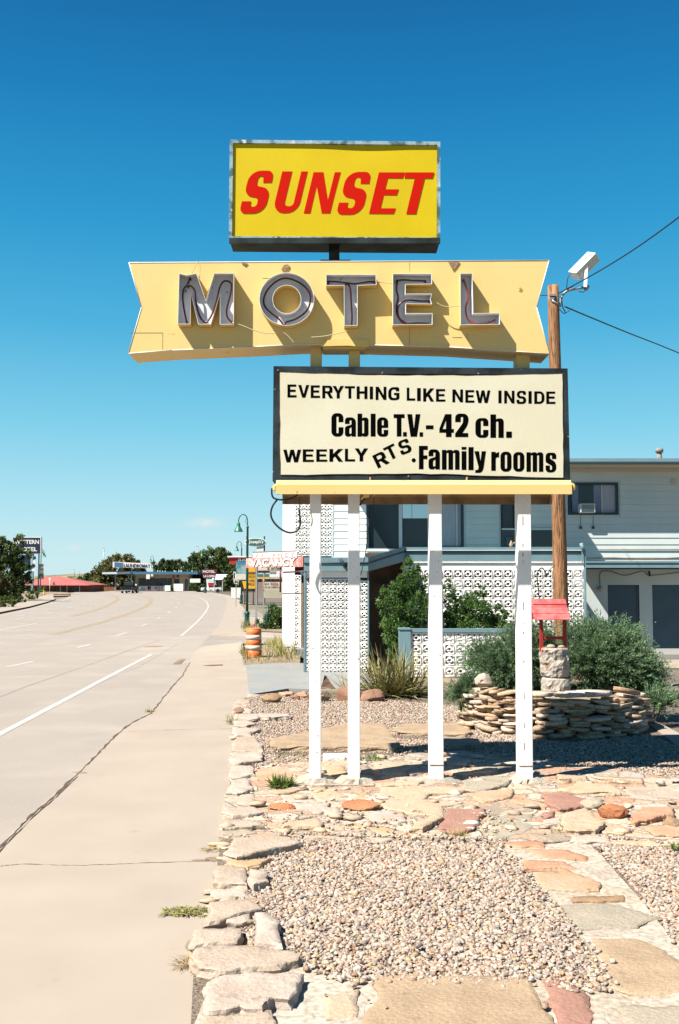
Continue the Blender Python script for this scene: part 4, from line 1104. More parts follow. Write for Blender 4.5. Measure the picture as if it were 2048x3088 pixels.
# border stones, listed from the far end to the camera: (outline, height, material, remark)
BORDER = [
 (zB, [(345,163),(450,168),(445,186),(330,192)], .06, 'stone_white'), (zB, [(250,215),(365,222),(350,250),(215,252)], .06, 'stone_pale'),
 (zB, [(215,262),(370,260),(365,288),(205,298)], .05, 'stone_pale'), (zB, [(210,302),(296,294),(290,330),(212,348)], .09, 'stone_redbrown'),
 (zB, [(302,302),(382,308),(372,340),(290,342)], .07, 'stone_white'), (zB, [(212,352),(455,356),(435,405),(345,418),(412,440),(325,464),(202,462)], .11, 'stone_white'),
 (zB, [(198,480),(440,485),(460,500),(372,524),(366,548),(240,553),(188,528)], .12, 'stone_white'),
 (zB, [(240,568),(400,560),(475,648),(482,698),(188,704),(192,620)], .11, 'stone_pale'), (zB, [(188,716),(480,710),(474,786),(378,798),(205,838),(158,790)], .12, 'stone_white'),
 (zA, [(520,18),(690,24),(705,88),(640,102),(525,126),(492,90)], .11, 'stone_white'), (zA, [(520,138),(640,118),(692,205),(562,242),(478,232)], .13, 'stone_white'),
 (zA, [(490,262),(695,246),(740,325),(600,320),(495,310)], .08, 'stone_pale'), (zA, [(462,340),(700,350),(790,384),(645,408),(530,418),(455,390)], .11, 'stone_white'),
 (zA, [(450,440),(745,458),(775,488),(680,500),(465,508)], .12, 'stone_pale'), (zA, [(436,520),(640,520),(715,556),(530,588),(425,575)], .07, 'stone_olive'),
 (zA, [(525,592),(860,562),(1080,622),(960,650),(780,686),(555,746),(452,706),(515,660)], .14, 'stone_pale'),
 (zA, [(530,768),(830,752),(742,798),(648,826),(456,798)], .09, 'stone_orange'),
 (zA, [(398,812),(640,822),(638,958),(372,948)], .13, 'stone_pale'), (zA, [(662,838),(800,850),(812,925),(690,968),(652,948)], .13, 'stone_white'),
 (zA, [(366,962),(640,972),(648,1046),(488,1050),(362,1044)], .07, 'stone_white'),
 (zA, [(350,1092),(660,1082),(770,1146),(560,1196),(425,1238),(278,1256),(325,1190)], .12, 'stone_pale'),
 (zA, [(456,1212),(680,1182),(692,1240),(602,1258),(465,1256)], .10, 'stone_white'),
 (zA, [(702,1180),(800,1172),(880,1240),(916,1436),(700,1416),(722,1290)], .15, 'stone_white'),
 (zA, [(228,1302),(600,1292),(612,1355),(570,1418),(440,1430),(206,1430)], .12, 'stone_pale'),
 (zA, [(230,1460),(420,1434),(1010,1482),(1042,1548),(900,1588),(420,1652),(250,1610),(205,1500)], .15, 'stone_pale'),
 (zA, [(366,1684),(620,1655),(1092,1652),(1062,1720),(972,1855),(850,1848),(760,1925),(330,1952),(300,1740)], .16, 'stone_white'),
 (zA, [(276,1985),(830,1955),(850,2060),(840,2160),(240,2160)], .11, 'stone_pale'),
]
bp_ = []
for zc_b, pts_b, h_b, m_b in BORDER:
    q_b = zc_b(pts_b); bp_.append((min(a for a, _ in q_b), max(a for a, _ in q_b), sum(b for _, b in q_b) / len(q_b)))
bp_.sort(key=lambda t: t[2])
lft = [G(a + 10, y, .006) for a, b, y in bp_]; rgt = [G(max(a + 40, b - 22), y, .006) for a, b, y in bp_]
bm = bmesh.new(); va_ = [bm.verts.new(p) for p in lft]; vb2 = [bm.verts.new((p.x, p.y, .016)) for p in rgt]
for k in range(len(va_) - 1): bm.faces.new([va_[k], vb2[k], vb2[k + 1], va_[k + 1]])
bmesh.ops.recalc_face_normals(bm, faces=bm.faces[:])
S(obj('border_gap_shade', bm, M['gap_shade']))  # dark sheet painting shade into the crevices of the border
NOUN = {'stone_white': 'whitish', 'stone_pale': 'pale buff', 'stone_redbrown': 'reddish brown', 'stone_olive': 'olive grey', 'stone_orange': 'orange', 'stone_tan': 'tan', 'stone_cream': 'cream',
        'stone_peach': 'peach', 'stone_rust': 'rust red', 'stone_mauve': 'mauve', 'stone_grey': 'grey', 'stone_brown': 'brown'}
ORD = ['', 'first', 'second', 'third', 'fourth', 'fifth', 'sixth', 'seventh', 'eighth', 'ninth', 'tenth', 'eleventh', 'twelfth', 'thirteenth', 'fourteenth', 'fifteenth', 'sixteenth', 'seventeenth', 'eighteenth', 'nineteenth', 'twentieth',
       'twenty-first', 'twenty-second', 'twenty-third', 'twenty-fourth', 'twenty-fifth', 'twenty-sixth', 'twenty-seventh', 'twenty-eighth']
seen = {}
for i, (zc, pts, h, mm) in enumerate(BORDER[::-1]):
    seen[mm] = seen.get(mm, 0) + 1
    cnt = sum(1 for b in BORDER if b[3] == mm)
    o = slab('border_stone', zc(pts), h * .58, M[mm], seed=100 + i)
    lab = ('only %s slab among the border stones lining the pavement' % NOUN[mm]) if cnt == 1 else '%s %s slab in the pavement border, counted from the nearest end' % (ORD[seen[mm]], NOUN[mm])
    tag(o, lab, 'border stone', 'stones edging the gravel bed along the pavement')
# ledge stones broken under the border: small dark-edged chips
# mortared bands
band = [(688,2372),(760,2366),(900,2372),(1100,2370),(1300,2366),(1500,2352),(1700,2344),(2120,2335),(2120,2560),(1900,2536),(1760,2530),(1600,2545),(1500,2536),(1200,2530),(1000,2524),(880,2520),(760,2532),(672,2530),(668,2450)]
S(sheet('mortar_bed', GW(band, .035), M['crazy_paving'], thick=.05, cuts=4, amp=.022, fr=3.2))
path = [(1480,2536),(1640,2548),(1770,2531),(1880,2655),(1990,2785),(2070,2868),(2150,3000),(2150,3300),(560,3300),(585,3090),(640,2960),(700,2905),(840,2880),(900,2880),(960,2930),(1060,2960),(1140,2950),(1400,2956),(1640,2952),(1760,2995),(1815,2990),(1812,2900),(1760,2830),(1640,2715),(1575,2650),(1535,2595)]
S(sheet('mortar_bed', GW(path, .034), M['path_paving'], thick=.05, cuts=4, amp=.016, fr=2.6))
band2 = [(720,2328),(820,2300),(900,2300),(1040,2290),(1150,2288),(1250,2268),(1400,2262),(1600,2290),(1900,2325),(2050,2345),(1700,2352),(1500,2350),(1300,2360),(1100,2368),(900,2368),(700,2380)]
S(sheet('mortar_bed', GW(band2, .03), M['crazy_paving'], thick=.05, cuts=4, amp=.016, fr=2.6))
# flagstones: (converter, outline, height, material, region)
FLAG = [
 (zC, [(260,82),(420,80),(540,128),(370,168),(290,150)], .07, 'stone_cream', 'f'), (zC, [(10,112),(230,102),(300,178),(60,170)], .06, 'stone_white', 'f'),
 (zC, [(600,142),(690,102),(755,148),(700,170),(590,165)], .06, 'stone_peach', 'f'), (zC, [(830,62),(1480,60),(1400,108),(1200,112),(1140,148),(900,155),(810,140)], .08, 'stone_cream', 'f'),
 (zC, [(790,182),(1040,152),(1430,182),(1290,212),(1280,272),(1120,268),(890,228)], .08, 'stone_cream', 'f'),
 (zC, [(130,190),(390,187),(396,228),(330,262),(150,240)], .08, 'stone_white', 'f'), (zC, [(350,242),(460,217),(510,268),(480,283),(380,263)], .09, 'stone_white', 'f'),
 (zC, [(640,318),(860,227),(985,285),(990,322),(930,338),(860,328)], .08, 'stone_white', 'f'), (zC, [(1050,372),(1240,266),(1290,300),(1140,378)], .13, 'stone_cream', 'f'),
 (zC, [(1340,236),(1620,236),(1542,372),(1430,418),(1280,385)], .09, 'stone_mauve', 'f'), (zC, [(590,347),(760,360),(1100,428),(1090,452),(900,428),(620,385)], .055, 'stone_orange', 'f'),
 (zC, [(45,346),(312,306),(326,348),(320,368),(60,372)], .11, 'stone_cream', 'f'), (zC, [(240,412),(560,402),(640,438),(560,462),(240,462)], .06, 'stone_pale', 'f'),
 (zC, [(670,430),(720,402),(900,468),(800,488)], .06, 'stone_pale', 'f'), (zC, [(-60,92),(225,72),(100,100),(0,118)], .08, 'stone_orange', 'f'),
 (zC, [(252,62),(380,56),(370,74),(262,80)], .09, 'stone_orange', 'f'), (zC, [(780,34),(1000,4),(1130,8),(1090,40),(820,52)], .08, 'stone_cream', 'f'),
 (zC, [(-40,275),(250,262),(300,290),(40,330),(-40,320)], .06, 'stone_pale', 'f'),
 (zD, [(0,292),(180,272),(375,277),(242,338),(100,368),(0,358)], .09, 'stone_olive', 'f'), (zD, [(40,392),(130,372),(350,362),(342,398),(290,428),(150,448)], .09, 'stone_peach', 'f'),
 (zD, [(42,500),(100,467),(470,482),(488,518),(200,548)], .06, 'stone_grey', 'f'), (zD, [(182,560),(488,542),(478,658),(192,736)], .06, 'stone_olive', 'f'),
 (zD, [(352,440),(480,432),(620,480),(582,503),(480,490)], .08, 'stone_peach', 'f'), (zD, [(572,402),(700,387),(880,430),(860,475),(700,500),(622,466)], .12, 'stone_mauve', 'f'),
 (zD, [(700,360),(860,312),(1080,332),(1150,378),(900,378)], .12, 'stone_cream', 'f'), (zD, [(722,545),(880,502),(1010,598),(950,650),(752,650)], .15, 'stone_cream', 'f'),
 (zD, [(582,590),(720,562),(700,618),(602,628)], .09, 'stone_white', 'f'), (zD, [(1222,550),(1300,502),(1512,492),(1512,543),(1260,590)], .13, 'stone_rust', 'f'),
 (zD, [(1012,622),(1120,622),(1212,658),(1150,688),(1012,680)], .07, 'stone_cream', 'f'), (zD, [(1062,700),(1250,682),(1620,742),(1620,775),(1062,750)], .06, 'stone_cream', 'f'),
 (zD, [(440,692),(720,682),(792,732),(640,738)], .055, 'stone_grey', 'f'), (zD, [(780,700),(1030,690),(1042,745),(790,740)], .08, 'stone_white', 'f'),
 (zD, [(582,532),(660,522),(650,560),(590,570)], .08, 'stone_mauve', 'f'), (zD, [(668,530),(730,530),(722,556),(672,556)], .08, 'stone_peach', 'f'),
 (zD, [(1150,345),(1600,338),(1600,430),(1250,418)], .06, 'stone_pale', 'f'), (zD, [(1330,640),(1640,600),(1640,700),(1400,690)], .10, 'stone_peach', 'f'),
 (zD, [(250,760),(460,737),(580,747),(570,785),(400,780)], .055, 'stone_rust', 'p'), (zD, [(482,802),(720,800),(880,848),(870,873),(580,860)], .055, 'stone_rust', 'p'),
 (zD, [(427,876),(740,892),(800,933),(442,948)], .06, 'stone_rust', 'p'), (zD, [(530,972),(750,952),(992,1040),(972,1090),(592,1085)], .06, 'stone_peach', 'p'),
 (zE, [(622,312),(1060,302),(1400,398),(1250,458),(832,478),(742,380)], .055, 'stone_olive', 'p'), (zE, [(782,252),(1150,242),(1142,275),(800,288)], .055, 'stone_brown', 'p'),
 (zE, [(952,562),(1250,562),(1400,612),(1620,760),(1620,930),(1200,945),(1042,880),(1030,740)], .058, 'stone_tan', 'p'),
 (zN, [(1140,2947),(1300,2944),(1580,2950),(1652,3086),(1660,3140),(1104,3140),(1118,3042),(1146,3010)], .06, 'stone_tan', 'p'),
 (zE, [(585,862),(720,872),(870,940),(942,1090),(920,1200),(720,1200),(622,990)], .055, 'stone_mauve', 'p'),
 (zE, [(1132,1058),(1620,1052),(1620,1240),(1210,1240)], .058, 'stone_olive', 'p'), (zN, [(978,3002),(1076,2986),(1074,3068),(986,3074)], .05, 'stone_cream', 'p'),
 (zN, [(828,2226),(930,2204),(1060,2180),(1150,2182),(1195,2238),(1180,2249),(830,2248)], .14, 'stone_tan', 'b'), (zF, [(582,62),(700,4),(1200,4),(1310,78),(1240,98),(900,88),(620,74)], .12, 'stone_tan', 'b'),
 (zF, [(1060,122),(1390,152),(1388,196),(1060,205)], .13, 'stone_grey', 'b'), (zF, [(700,292),(1000,290),(985,340),(720,345)], .06, 'stone_olive', 'b'),
 (zF, [(272,402),(340,397),(410,465),(282,470)], .10, 'stone_grey', 'b'), (zF, [(412,372),(720,367),(900,380),(702,438),(690,478),(420,478)], .07, 'stone_cream', 'b'),
 (zF, [(722,470),(912,432),(910,458),(750,492)], .08, 'stone_white', 'b'), (zF, [(1100,332),(1300,337),(1270,380),(1100,376)], .12, 'stone_white', 'b'),
 (zF, [(-80,410),(110,407),(150,478),(-60,500)], .07, 'stone_orange', 'b'), (zN, [(742,2322),(890,2312),(925,2335),(860,2352),(760,2345)], .06, 'stone_peach', 'b'),
 (zN, [(830,2300),(1000,2296),(1060,2304),(960,2318),(830,2316)], .06, 'stone_cream', 'b'), (zF, [(1150,470),(1450,420),(1560,430),(1500,455),(1250,480)], .10, 'stone_cream', 'b'),
 (zD, [(682,256),(885,263),(882,282),(690,280)], .16, 'stone_cream', 'b'), (zD, [(938,266),(1300,284),(1290,298),(1000,284)], .14, 'stone_cream', 'b'), (zD, [(510,256),(678,261),(670,282),(512,276)], .12, 'stone_peach', 'b'),
]
REG = {'f': ('flagstone in the band before the sign posts', 'flagstones laid before the sign posts'), 'p': ('flagstone in the path across the gravel', 'flagstones of the path beside the gravel'),
       'b': ('flagstone in the yard behind the sign posts', 'flagstones behind the sign posts')}
def cxy(zc, pts):
    q = zc(pts); return sum(a for a, _ in q) / len(q), sum(b for _, b in q) / len(q)
for i, (zc, pts, h, mm, rg_) in enumerate(FLAG):
    hh_ = h * {'f': .66, 'p': .85, 'b': .58}[rg_]
    o = slab('flagstone', zc(pts), hh_, M[mm], seed=300 + i, relief={'f': .009, 'p': .004, 'b': .008}[rg_], grow={'f': 1.10, 'p': 1.07, 'b': 1.06}[rg_])
    same = sorted((cxy(f[0], f[1])[0 if rg_ != 'p' else 1], j) for j, f in enumerate(FLAG) if f[3] == mm and f[4] == rg_)
    if rg_ == 'p': same = same[::-1]
    k = [j for _, j in same].index(i) + 1
    head = 'only %s ' % NOUN[mm] if len(same) == 1 else ('%s %s ' % (ORD[k], NOUN[mm]))
    tail = '' if len(same) == 1 else (', counted from the left' if rg_ != 'p' else ', counted from the camera end')
    tag(o, head + REG[rg_][0] + tail, 'flagstone', REG[rg_][1])
def rock_px(px0, py0, px1, py1, m, seed, label, cat='rock', zb=0.0, group=None, fl=.8, rough=.22):
    b_ = G((px0 + px1) / 2, py1, zb); Y = b_.y
    x0, x1 = P(px0, py1, Y).x, P(px1, py1, Y).x
    r = (x1 - x0) / 2
    hgt = (P(px0, py0, Y + r * fl).z - zb)
    o = boulder('rock', ((x0 + x1) / 2, Y + r * fl * .8, zb + hgt * .42), (r, r * fl, hgt * .6), m, seed, rough=rough)
    tag(o, label, cat, group); return o
rock_px(1030, 2412, 1145, 2448, M['rock_rust'], 3, 'rust orange broken rock lying on flagstones before the second post', zb=.03)
rock_px(805, 2420, 895, 2446, M['rock_rust'], 5, 'low rust brown rock near the border stones before the first post', zb=.03)
rock_px(1812, 2422, 1903, 2473, M['rock_rust'], 8, 'orange red rounded rock in the flagstone band at the right', zb=.03)
rock_px(1752, 2404, 1830, 2446, M['stone_olive'], 9, 'pale knobbly rock just left of the orange red rock', zb=.03)
rock_px(2005, 2462, 2070, 2502, M['stone_brown'], 12, 'tan rock cut by the right edge of the picture', zb=.03)
rock_px(1980, 2350, 2010, 2370, M['stone_white'], 13, 'small white rounded rock beside the shadow on the pale stone', zb=.05)
rock_px(2026, 2346, 2068, 2360, M['stone_white'], 18, 'small flat white rock at the right edge in the shadow', zb=.05)
rock_px(786, 2090, 850, 2124, M['stone_brown'], 21, 'square brown boulder alone on the gravel at the grey slab', fl=.7)
rock_px(925, 2080, 1000, 2120, M['stone_tan'], 23, 'tan boulder partly behind the leftmost post', fl=.6)
rock_px(1004, 2068, 1092, 2118, M['stone_redbrown'], 25, 'large red brown boulder between the first two posts', fl=.6)
rock_px(1084, 2074, 1166, 2120, M['stone_redbrown'], 29, 'red brown boulder right of the second post under the yucca', fl=.6)
bm = bmesh.new()                                   # the dark pointed rock
Yc = G(990, 2082).y
tip = P(979, 2036, Yc + .15); tip2 = P(986, 2040, Yc + .2)
b0 = [P(966, 2078, Yc), P(1012, 2076, Yc), P(1010, 2074, Yc + .35), P(968, 2074, Yc + .35)]
vb = [bm.verts.new(p) for p in b0]; mid_ = [bm.verts.new(p.lerp(tip if i in (0, 3) else tip2, .55) + Vector((0.0, 0, -.02))) for i, p in enumerate(b0)]
vt = bm.verts.new(tip); vt2 = bm.verts.new(tip2)
for i in range(4): bm.faces.new([vb[i], vb[(i + 1) % 4], mid_[(i + 1) % 4], mid_[i]])
bm.faces.new([mid_[0], mid_[1], vt2, vt]); bm.faces.new([mid_[1], mid_[2], vt2]); bm.faces.new([mid_[2], mid_[3], vt, vt2]); bm.faces.new([mid_[3], mid_[0], vt]); bm.faces.new(vb[::-1])
bmesh.ops.recalc_face_normals(bm, faces=bm.faces[:])
tag(obj('rock', bm, M['brown_dark']), 'dark pointed rock standing just right of the leftmost post', 'rock')
slab('flat_stone', zB([(455,345),(735,350),(750,374),(520,382),(450,375)]), .09, M['stone_white'], 77)
o = bpy.data.objects['flat_stone']; tag(o, 'long whitish slab lying across gravel inside the border stones', 'flat stone')
for k, (pts, mm, lab) in enumerate((([(630,150),(760,138),(770,160),(690,172)], 'stone_peach', 'small peach slab at the edge of the grey concrete'), ([(800,150),(890,135),(895,180),(810,185)], 'stone_rust', 'small rusty slab beside the leftmost post foot'), ([(745,185),(815,182),(820,196),(760,198)], 'stone_redbrown', 'small red brown chip on gravel near the grey slab'))):
    tag(slab('flat_stone', zB(pts), .07, M[mm], 80 + k), lab, 'flat stone')
# white box section lying between the first two posts
Yw = G(1010, 2298).y
bm = bmesh.new(); rect_px(bm, 974, 2278, 1056, 2298, Yw, .16); bevel(bm, .006, 1)
tag(obj('metal_box', bm, M['white_paint']), 'white painted metal box section lying between the first two posts', 'metal box')
# loose gravel: one heap of pebbles nobody could count
def inside(poly, x, y):
    poly = np.array([(p[0], p[1]) for p in poly]); res = np.zeros(len(x), bool)
    x0, y0 = poly[-1]
    for x1, y1 in poly:
        c = ((y1 > y) != (y0 > y)); 
        with np.errstate(divide='ignore', invalid='ignore'):
            c &= x < (x0 - x1) * (y - y1) / (y0 - y1) + x1
        res ^= c; x0, y0 = x1, y1
    return res
KEEP_OUT = [GW(band, .035), GW(path, .035), GW(band2, .03)] + [[G(a, b, f[2]) for a, b in f[0](f[1])] for f in FLAG if f[4] == 'b']
def ico(sub):
    b_ = bmesh.new(); bmesh.ops.create_icosphere(b_, subdivisions=sub, radius=1.0)
    v = np.array([q.co[:] for q in b_.verts]); f = np.array([[w.index for w in q.verts] for q in b_.faces]); b_.free(); return v, f
PAL = np.array([(.60,.53,.46),(.55,.46,.39),(.50,.37,.28),(.58,.42,.32),(.46,.41,.37),(.62,.56,.50),(.42,.26,.18),(.52,.40,.22),(.36,.32,.30),(.60,.48,.42),(.50,.45,.42),(.26,.20,.17)])
PW = np.array([.15,.13,.09,.09,.12,.13,.05,.05,.06,.07,.04,.02]); PW = PW / PW.sum()
def pebbles(polys, dens, rmin, rmax, sub, keep=True, zb=.008, heap=.016):
    V0, F0 = ico(sub); P_, C_ = [], []
    for poly in polys:
        xs = [p[0] for p in poly]; ys = [p[1] for p in poly]
        n = int((max(xs) - min(xs)) * (max(ys) - min(ys)) * dens)
        x = RNG.uniform(min(xs), max(xs), n); y = RNG.uniform(min(ys), max(ys), n)
        ok = inside(poly, x, y)
        if keep:
            jx, jy = RNG.normal(0, .055, n), RNG.normal(0, .055, n); on = np.zeros(n, bool)
            for k in KEEP_OUT: ok &= ~inside(k, x + jx, y + jy)
            for k in KEEP_OUT: on |= inside(k, x, y)
        else: on = np.zeros(n, bool)
        x, y, on = x[ok], y[ok], on[ok]
        P_.append(np.stack([x, y, np.where(on, .048, zb + RNG.uniform(0, heap, len(x)))], 1))
    P_ = np.concatenate(P_); n = len(P_)
    r = rmin + (rmax - rmin) * RNG.uniform(0, 1, n) ** 2.2
    sc = np.stack([r * RNG.uniform(.9, 1.5, n), r * RNG.uniform(.7, 1.05, n), r * RNG.uniform(.5, .85, n)], 1)
    a = RNG.uniform(0, 6.28, n); t = RNG.uniform(-.5, .5, n)
    v = V0[None] * (1 + .20 * RNG.standard_normal((n, len(V0), 1)).clip(-1.2, 1.2)) * sc[:, None, :]
    z = v[..., 2] * np.cos(t)[:, None] + v[..., 0] * np.sin(t)[:, None]; xx = v[..., 0] * np.cos(t)[:, None] - v[..., 2] * np.sin(t)[:, None]
    x2 = xx * np.cos(a)[:, None] - v[..., 1] * np.sin(a)[:, None]; y2 = xx * np.sin(a)[:, None] + v[..., 1] * np.cos(a)[:, None]
    v = np.stack([x2, y2, z], 2) + P_[:, None, :] + np.array([0, 0, 1])[None, None] * (sc[:, 2] * .3)[:, None, None]
    f = (F0[None] + (np.arange(n) * len(V0))[:, None, None]).reshape(-1, 3)
    col = PAL[RNG.choice(len(PAL), n, p=PW)] * np.array([.565, .525, .485]) * RNG.uniform(.72, 1.15, (n, 1))
    return v.reshape(-1, 3), f, np.repeat(col, len(V0), 0)
near = GW([(735,2530),(1500,2500),(1600,2640),(1900,3000),(1780,3010),(1000,2990),(780,2895),(700,2760),(700,2620)], .02)
nearR = GW([(1760,2520),(2150,2520),(2150,2960),(2040,2870),(1900,2660)], .02)
midA = GW([(720,2128),(760,2098),(900,2096),(1000,2110),(1180,2112),(1390,2130),(1390,2180),(1500,2215),(1720,2240),(1960,2215),(2120,2290),(2120,2350),(1500,2352),(1300,2360),(720,2370)], .02)
midB = GW([(790,2440),(1560,2440),(1560,2520),(790,2520)], .04)
parts_ = [pebbles([near, nearR], 4300, .0055, .0195, 2), pebbles([midA], 1900, .007, .021, 1)]
loose = pebbles([GW([(980,2800),(2100,2700),(2100,3100),(980,3100)], .06)], 5.5, .008, .022, 2, keep=False, zb=.056, heap=.0)
chips = pebbles([midB], 160, .006, .02, 1, keep=False, zb=.045, heap=.01)
parts_ += [loose, chips]
vo = 0; VV, FF, CC = [], [], []
def chipstones(poly, dens, zb):                   # small angular flakes of the same stone lying about the border and the bands
    v, f, c = pebbles([poly], dens, .014, .075, 1, keep=False, zb=zb, heap=.012)
    k = len(v) // 42 if len(v) % 42 == 0 else 0
    pal = np.array([(.40, .34, .27), (.44, .38, .31), (.40, .27, .17), (.36, .27, .19), (.30, .22, .16), (.44, .30, .20)])
    n_ = len(v) // len(ico(1)[0]); cc = np.repeat(pal[RNG.choice(len(pal), n_)] * RNG.uniform(.8, 1.15, (n_, 1)), len(ico(1)[0]), 0)
    ce = v.reshape(n_, -1, 3); m_ = ce.mean(1, keepdims=True); ce = m_ + (ce - m_) * np.array([1.25, 1.0, .55]) * RNG.uniform(.75, 1.25, ce.shape); v = ce.reshape(-1, 3)
    return v, f, cc
rub = [chipstones(GW([(712,2140),(745,2120),(775,2300),(740,2420),(740,2600),(690,2860),(600,2860),(660,2600),(700,2400)], .0), 62, .0), chipstones(GW(band, .035), 11, .034), chipstones(GW(band2, .035), 9, .032)]
v3, f3, c3_, o3 = [], [], [], 0
for v, f, c in rub:
    v3.append(v); f3.append(f + o3); c3_.append(c); o3 += len(v)
S(np_mesh('rubble', np.concatenate(v3), np.concatenate(f3), M['pebble'], shade=np.concatenate(c3_)), 'stuff')
for v, f, c in parts_:
    VV.append(v); FF.append(f + vo); CC.append(c); vo += len(v)
S(np_mesh('gravel', np.concatenate(VV), np.concatenate(FF), M['pebble'], shade=np.concatenate(CC), smooth=True), 'stuff')
# ================================================================== MOTEL BUILDING
def block_template():
    c = [[Vector(p) for p in ((0, 0), (1, 0), (1, 1), (0, 1))]]
    c.append([Vector((.5 + .138 * math.cos(t), .5 + .138 * math.sin(t))) for t in [2 * math.pi * k / 14 for k in range(14)]])
    for q in range(4):
        R0 = .285; e = .355; a0 = math.radians(17)
        pts = [Vector((e, R0 * math.sin(a0) + .02)), Vector((e, e)), Vector((R0 * math.sin(a0) + .02, e))]
        pts += [Vector((R0 * math.cos(t), R0 * math.sin(t))) for t in [math.radians(90 - 16 - (58 * k / 6)) for k in range(7)]]
        ca, sa = [(1, 0), (0, 1), (-1, 0), (0, -1)][q]
        c.append([Vector((.5 + p.x * ca - p.y * sa, .5 + p.x * sa + p.y * ca)) for p in pts])
    me = fill_contours(c); me.calc_loop_triangles()
    v = np.array([(a.co.x, a.co.y) for a in me.vertices]); tri = np.array([t.vertices[:] for t in me.loop_triangles])
    cnt = {}
    for t in tri:
        for a, b in ((0, 1), (1, 2), (2, 0)):
            cnt[(t[a], t[b])] = 1
    bd = [(a, b) for a, b in cnt if (b, a) not in cnt]
    bpy.data.meshes.remove(me)
    return v, tri, np.array(bd)
BV, BT, BE = block_template()
def block_wall(name, x0, z0, nx, nz, pitch, Y, parent, th=.10, plug=0.0, seed=0, px=None):
    rg = np.random.default_rng(seed)
    n = len(BV); V_, F_ = [], []
    k = 0
    pz = pitch
    for i in range(nx):
        for j in range(nz):
            X = x0 + (BV[:, 0] * .985 + .0075 + i) * pitch; Zz = z0 + (BV[:, 1] * .985 + .0075 + j) * pz
            dy = rg.uniform(-.0015, .0015)
            V_.append(np.stack([X, np.full(n, Y + dy), Zz], 1)); V_.append(np.stack([X, np.full(n, Y + th), Zz], 1))
            o = k * 2 * n
            F_.append(np.concatenate([BT, BT[:, :1]], 1)[:, :3] + o)
            a, b = BE[:, 0] + o, BE[:, 1] + o
            F_.append(np.stack([b, a, a + n], 1)); F_.append(np.stack([b, a + n, b + n], 1))
            k += 1
    o = np_mesh(name, np.concatenate(V_), np.concatenate(F_), M['block_white'], parent)
    bm = bmesh.new()
    box(bm, (x0, Y + .012, z0), (x0 + nx * pitch, Y + .03, z0 + .001))      # mortar joints as thin recessed strips
    for i in range(nx + 1):
        x = x0 + i * pitch; box(bm, (x - .008, Y + .004, z0), (x + .008, Y + .05, z0 + nz * pz))
    for j in range(nz + 1):
        z = z0 + j * pz; box(bm, (x0, Y + .0045, z - .008), (x0 + nx * pitch, Y + .05, z + .008))
    if plug:
        for i in range(nx):
            for j in range(nz):
                if rg.uniform() < plug:
                    box(bm, (x0 + (i + .12) * pitch, Y + .03, z0 + (j + .12) * pz), (x0 + (i + .88) * pitch, Y + .06, z0 + (j + .88) * pz))
    obj('mortar_joint', bm, M['block_white'], o)
    return o
def X(px, Y, py=1745): return P(px, py, Y).x
def Z(py, Y): return P(CX, py, Y).z
YM = 31.0
motel = tag(empty('motel_building', (X(1400, YM), YM, 0)), 'two storey white motel with blue grey trim behind the sign', 'motel building')
zt = Z(1402, YM)
x_l, x_r = X(852, YM, 1700), 24.0
# walls with real openings are built as bands round the windows
OPEN_U = [(1110, 1212, 1470, 1653), (1212, 1400, 1470, 1653), (1513, 1553, 1470, 1650), (1716, 1868, 1455, 1552)]
def wall_with_holes(bm, xa, xb, za, zb, holes, Y, th):
    xs = sorted({xa, xb, *[h[0] for h in holes], *[h[1] for h in holes]}); zs = sorted({za, zb, *[h[2] for h in holes], *[h[3] for h in holes]})
    for i in range(len(xs) - 1):
        # merge vertically where no hole interrupts
        z0 = zs[0]; cur = None
        for j in range(len(zs) - 1):
            cxm, czm = (xs[i] + xs[i + 1]) / 2, (zs[j] + zs[j + 1]) / 2
            hole = any(h[0] < cxm < h[1] and h[2] < czm < h[3] for h in holes)
            if hole:
                if cur is not None: box(bm, (xs[i], Y, cur), (xs[i + 1], Y + th, zs[j])); cur = None
            elif cur is None: cur = zs[j]
        if cur is not None: box(bm, (xs[i], Y, cur), (xs[i + 1], Y + th, zs[-1]))
H_U = [(X(a, YM), X(b, YM), Z(d, YM), Z(c, YM)) for a, b, c, d in OPEN_U]
H_D = [(X(1832, YM), X(1927, YM), .14, Z(1764, YM)), (X(1966, YM), X(2068, YM), .14, Z(1764, YM))]
xs_side = X(1000, YM)
bm = bmesh.new()
wall_with_holes(bm, xs_side, x_r, .0, zt, H_U + H_D, YM, .2)
box(bm, (x_r, YM, 0), (x_r + .2, YM + 9, zt)); box(bm, (xs_side, YM + 9, 0), (x_r, YM + 9.2, zt))
obj('wall', bm, M['wall_shade_grey'], motel)
bm = bmesh.new()                                   # clapboards on the upper storey: slightly proud, shadow line under each
bmw = bmesh.new(); zb_ = Z(1682, YM); k = 0; z = zb_
pitch = .208
while z < zt - .05:
    segs = [(X(1107, YM), x_r)]
    q = [(YM - .024, z), (YM - .008, z + pitch - .006), (YM - .002, z + pitch - .006), (YM - .002, z)]
    prism(bmw, [Vector((xs_side, u, v)) for u, v in q], [Vector((X(1106, YM), u, v)) for u, v in q])
    for h in H_U:
        if h[2] - .05 < z + pitch * .5 < h[3] + .05:
            ns = []
            for a, b in segs:
                if h[0] - .06 > a and h[0] - .06 < b: ns.append((a, h[0] - .06))
                if h[1] + .06 < b and h[1] + .06 > a: ns.append((h[1] + .06, b))
                if h[0] - .06 >= b or h[1] + .06 <= a: ns.append((a, b))
            segs = ns
    for a, b in segs:
        y0 = YM - .006
        q = [(y0 - .022, z), (y0 - .004, z + pitch - .006), (y0 + .004, z + pitch - .006), (y0 + .004, z)]
        prism(bm, [Vector((a, u, v)) for u, v in q], [Vector((b, u, v)) for u, v in q])
    z += pitch
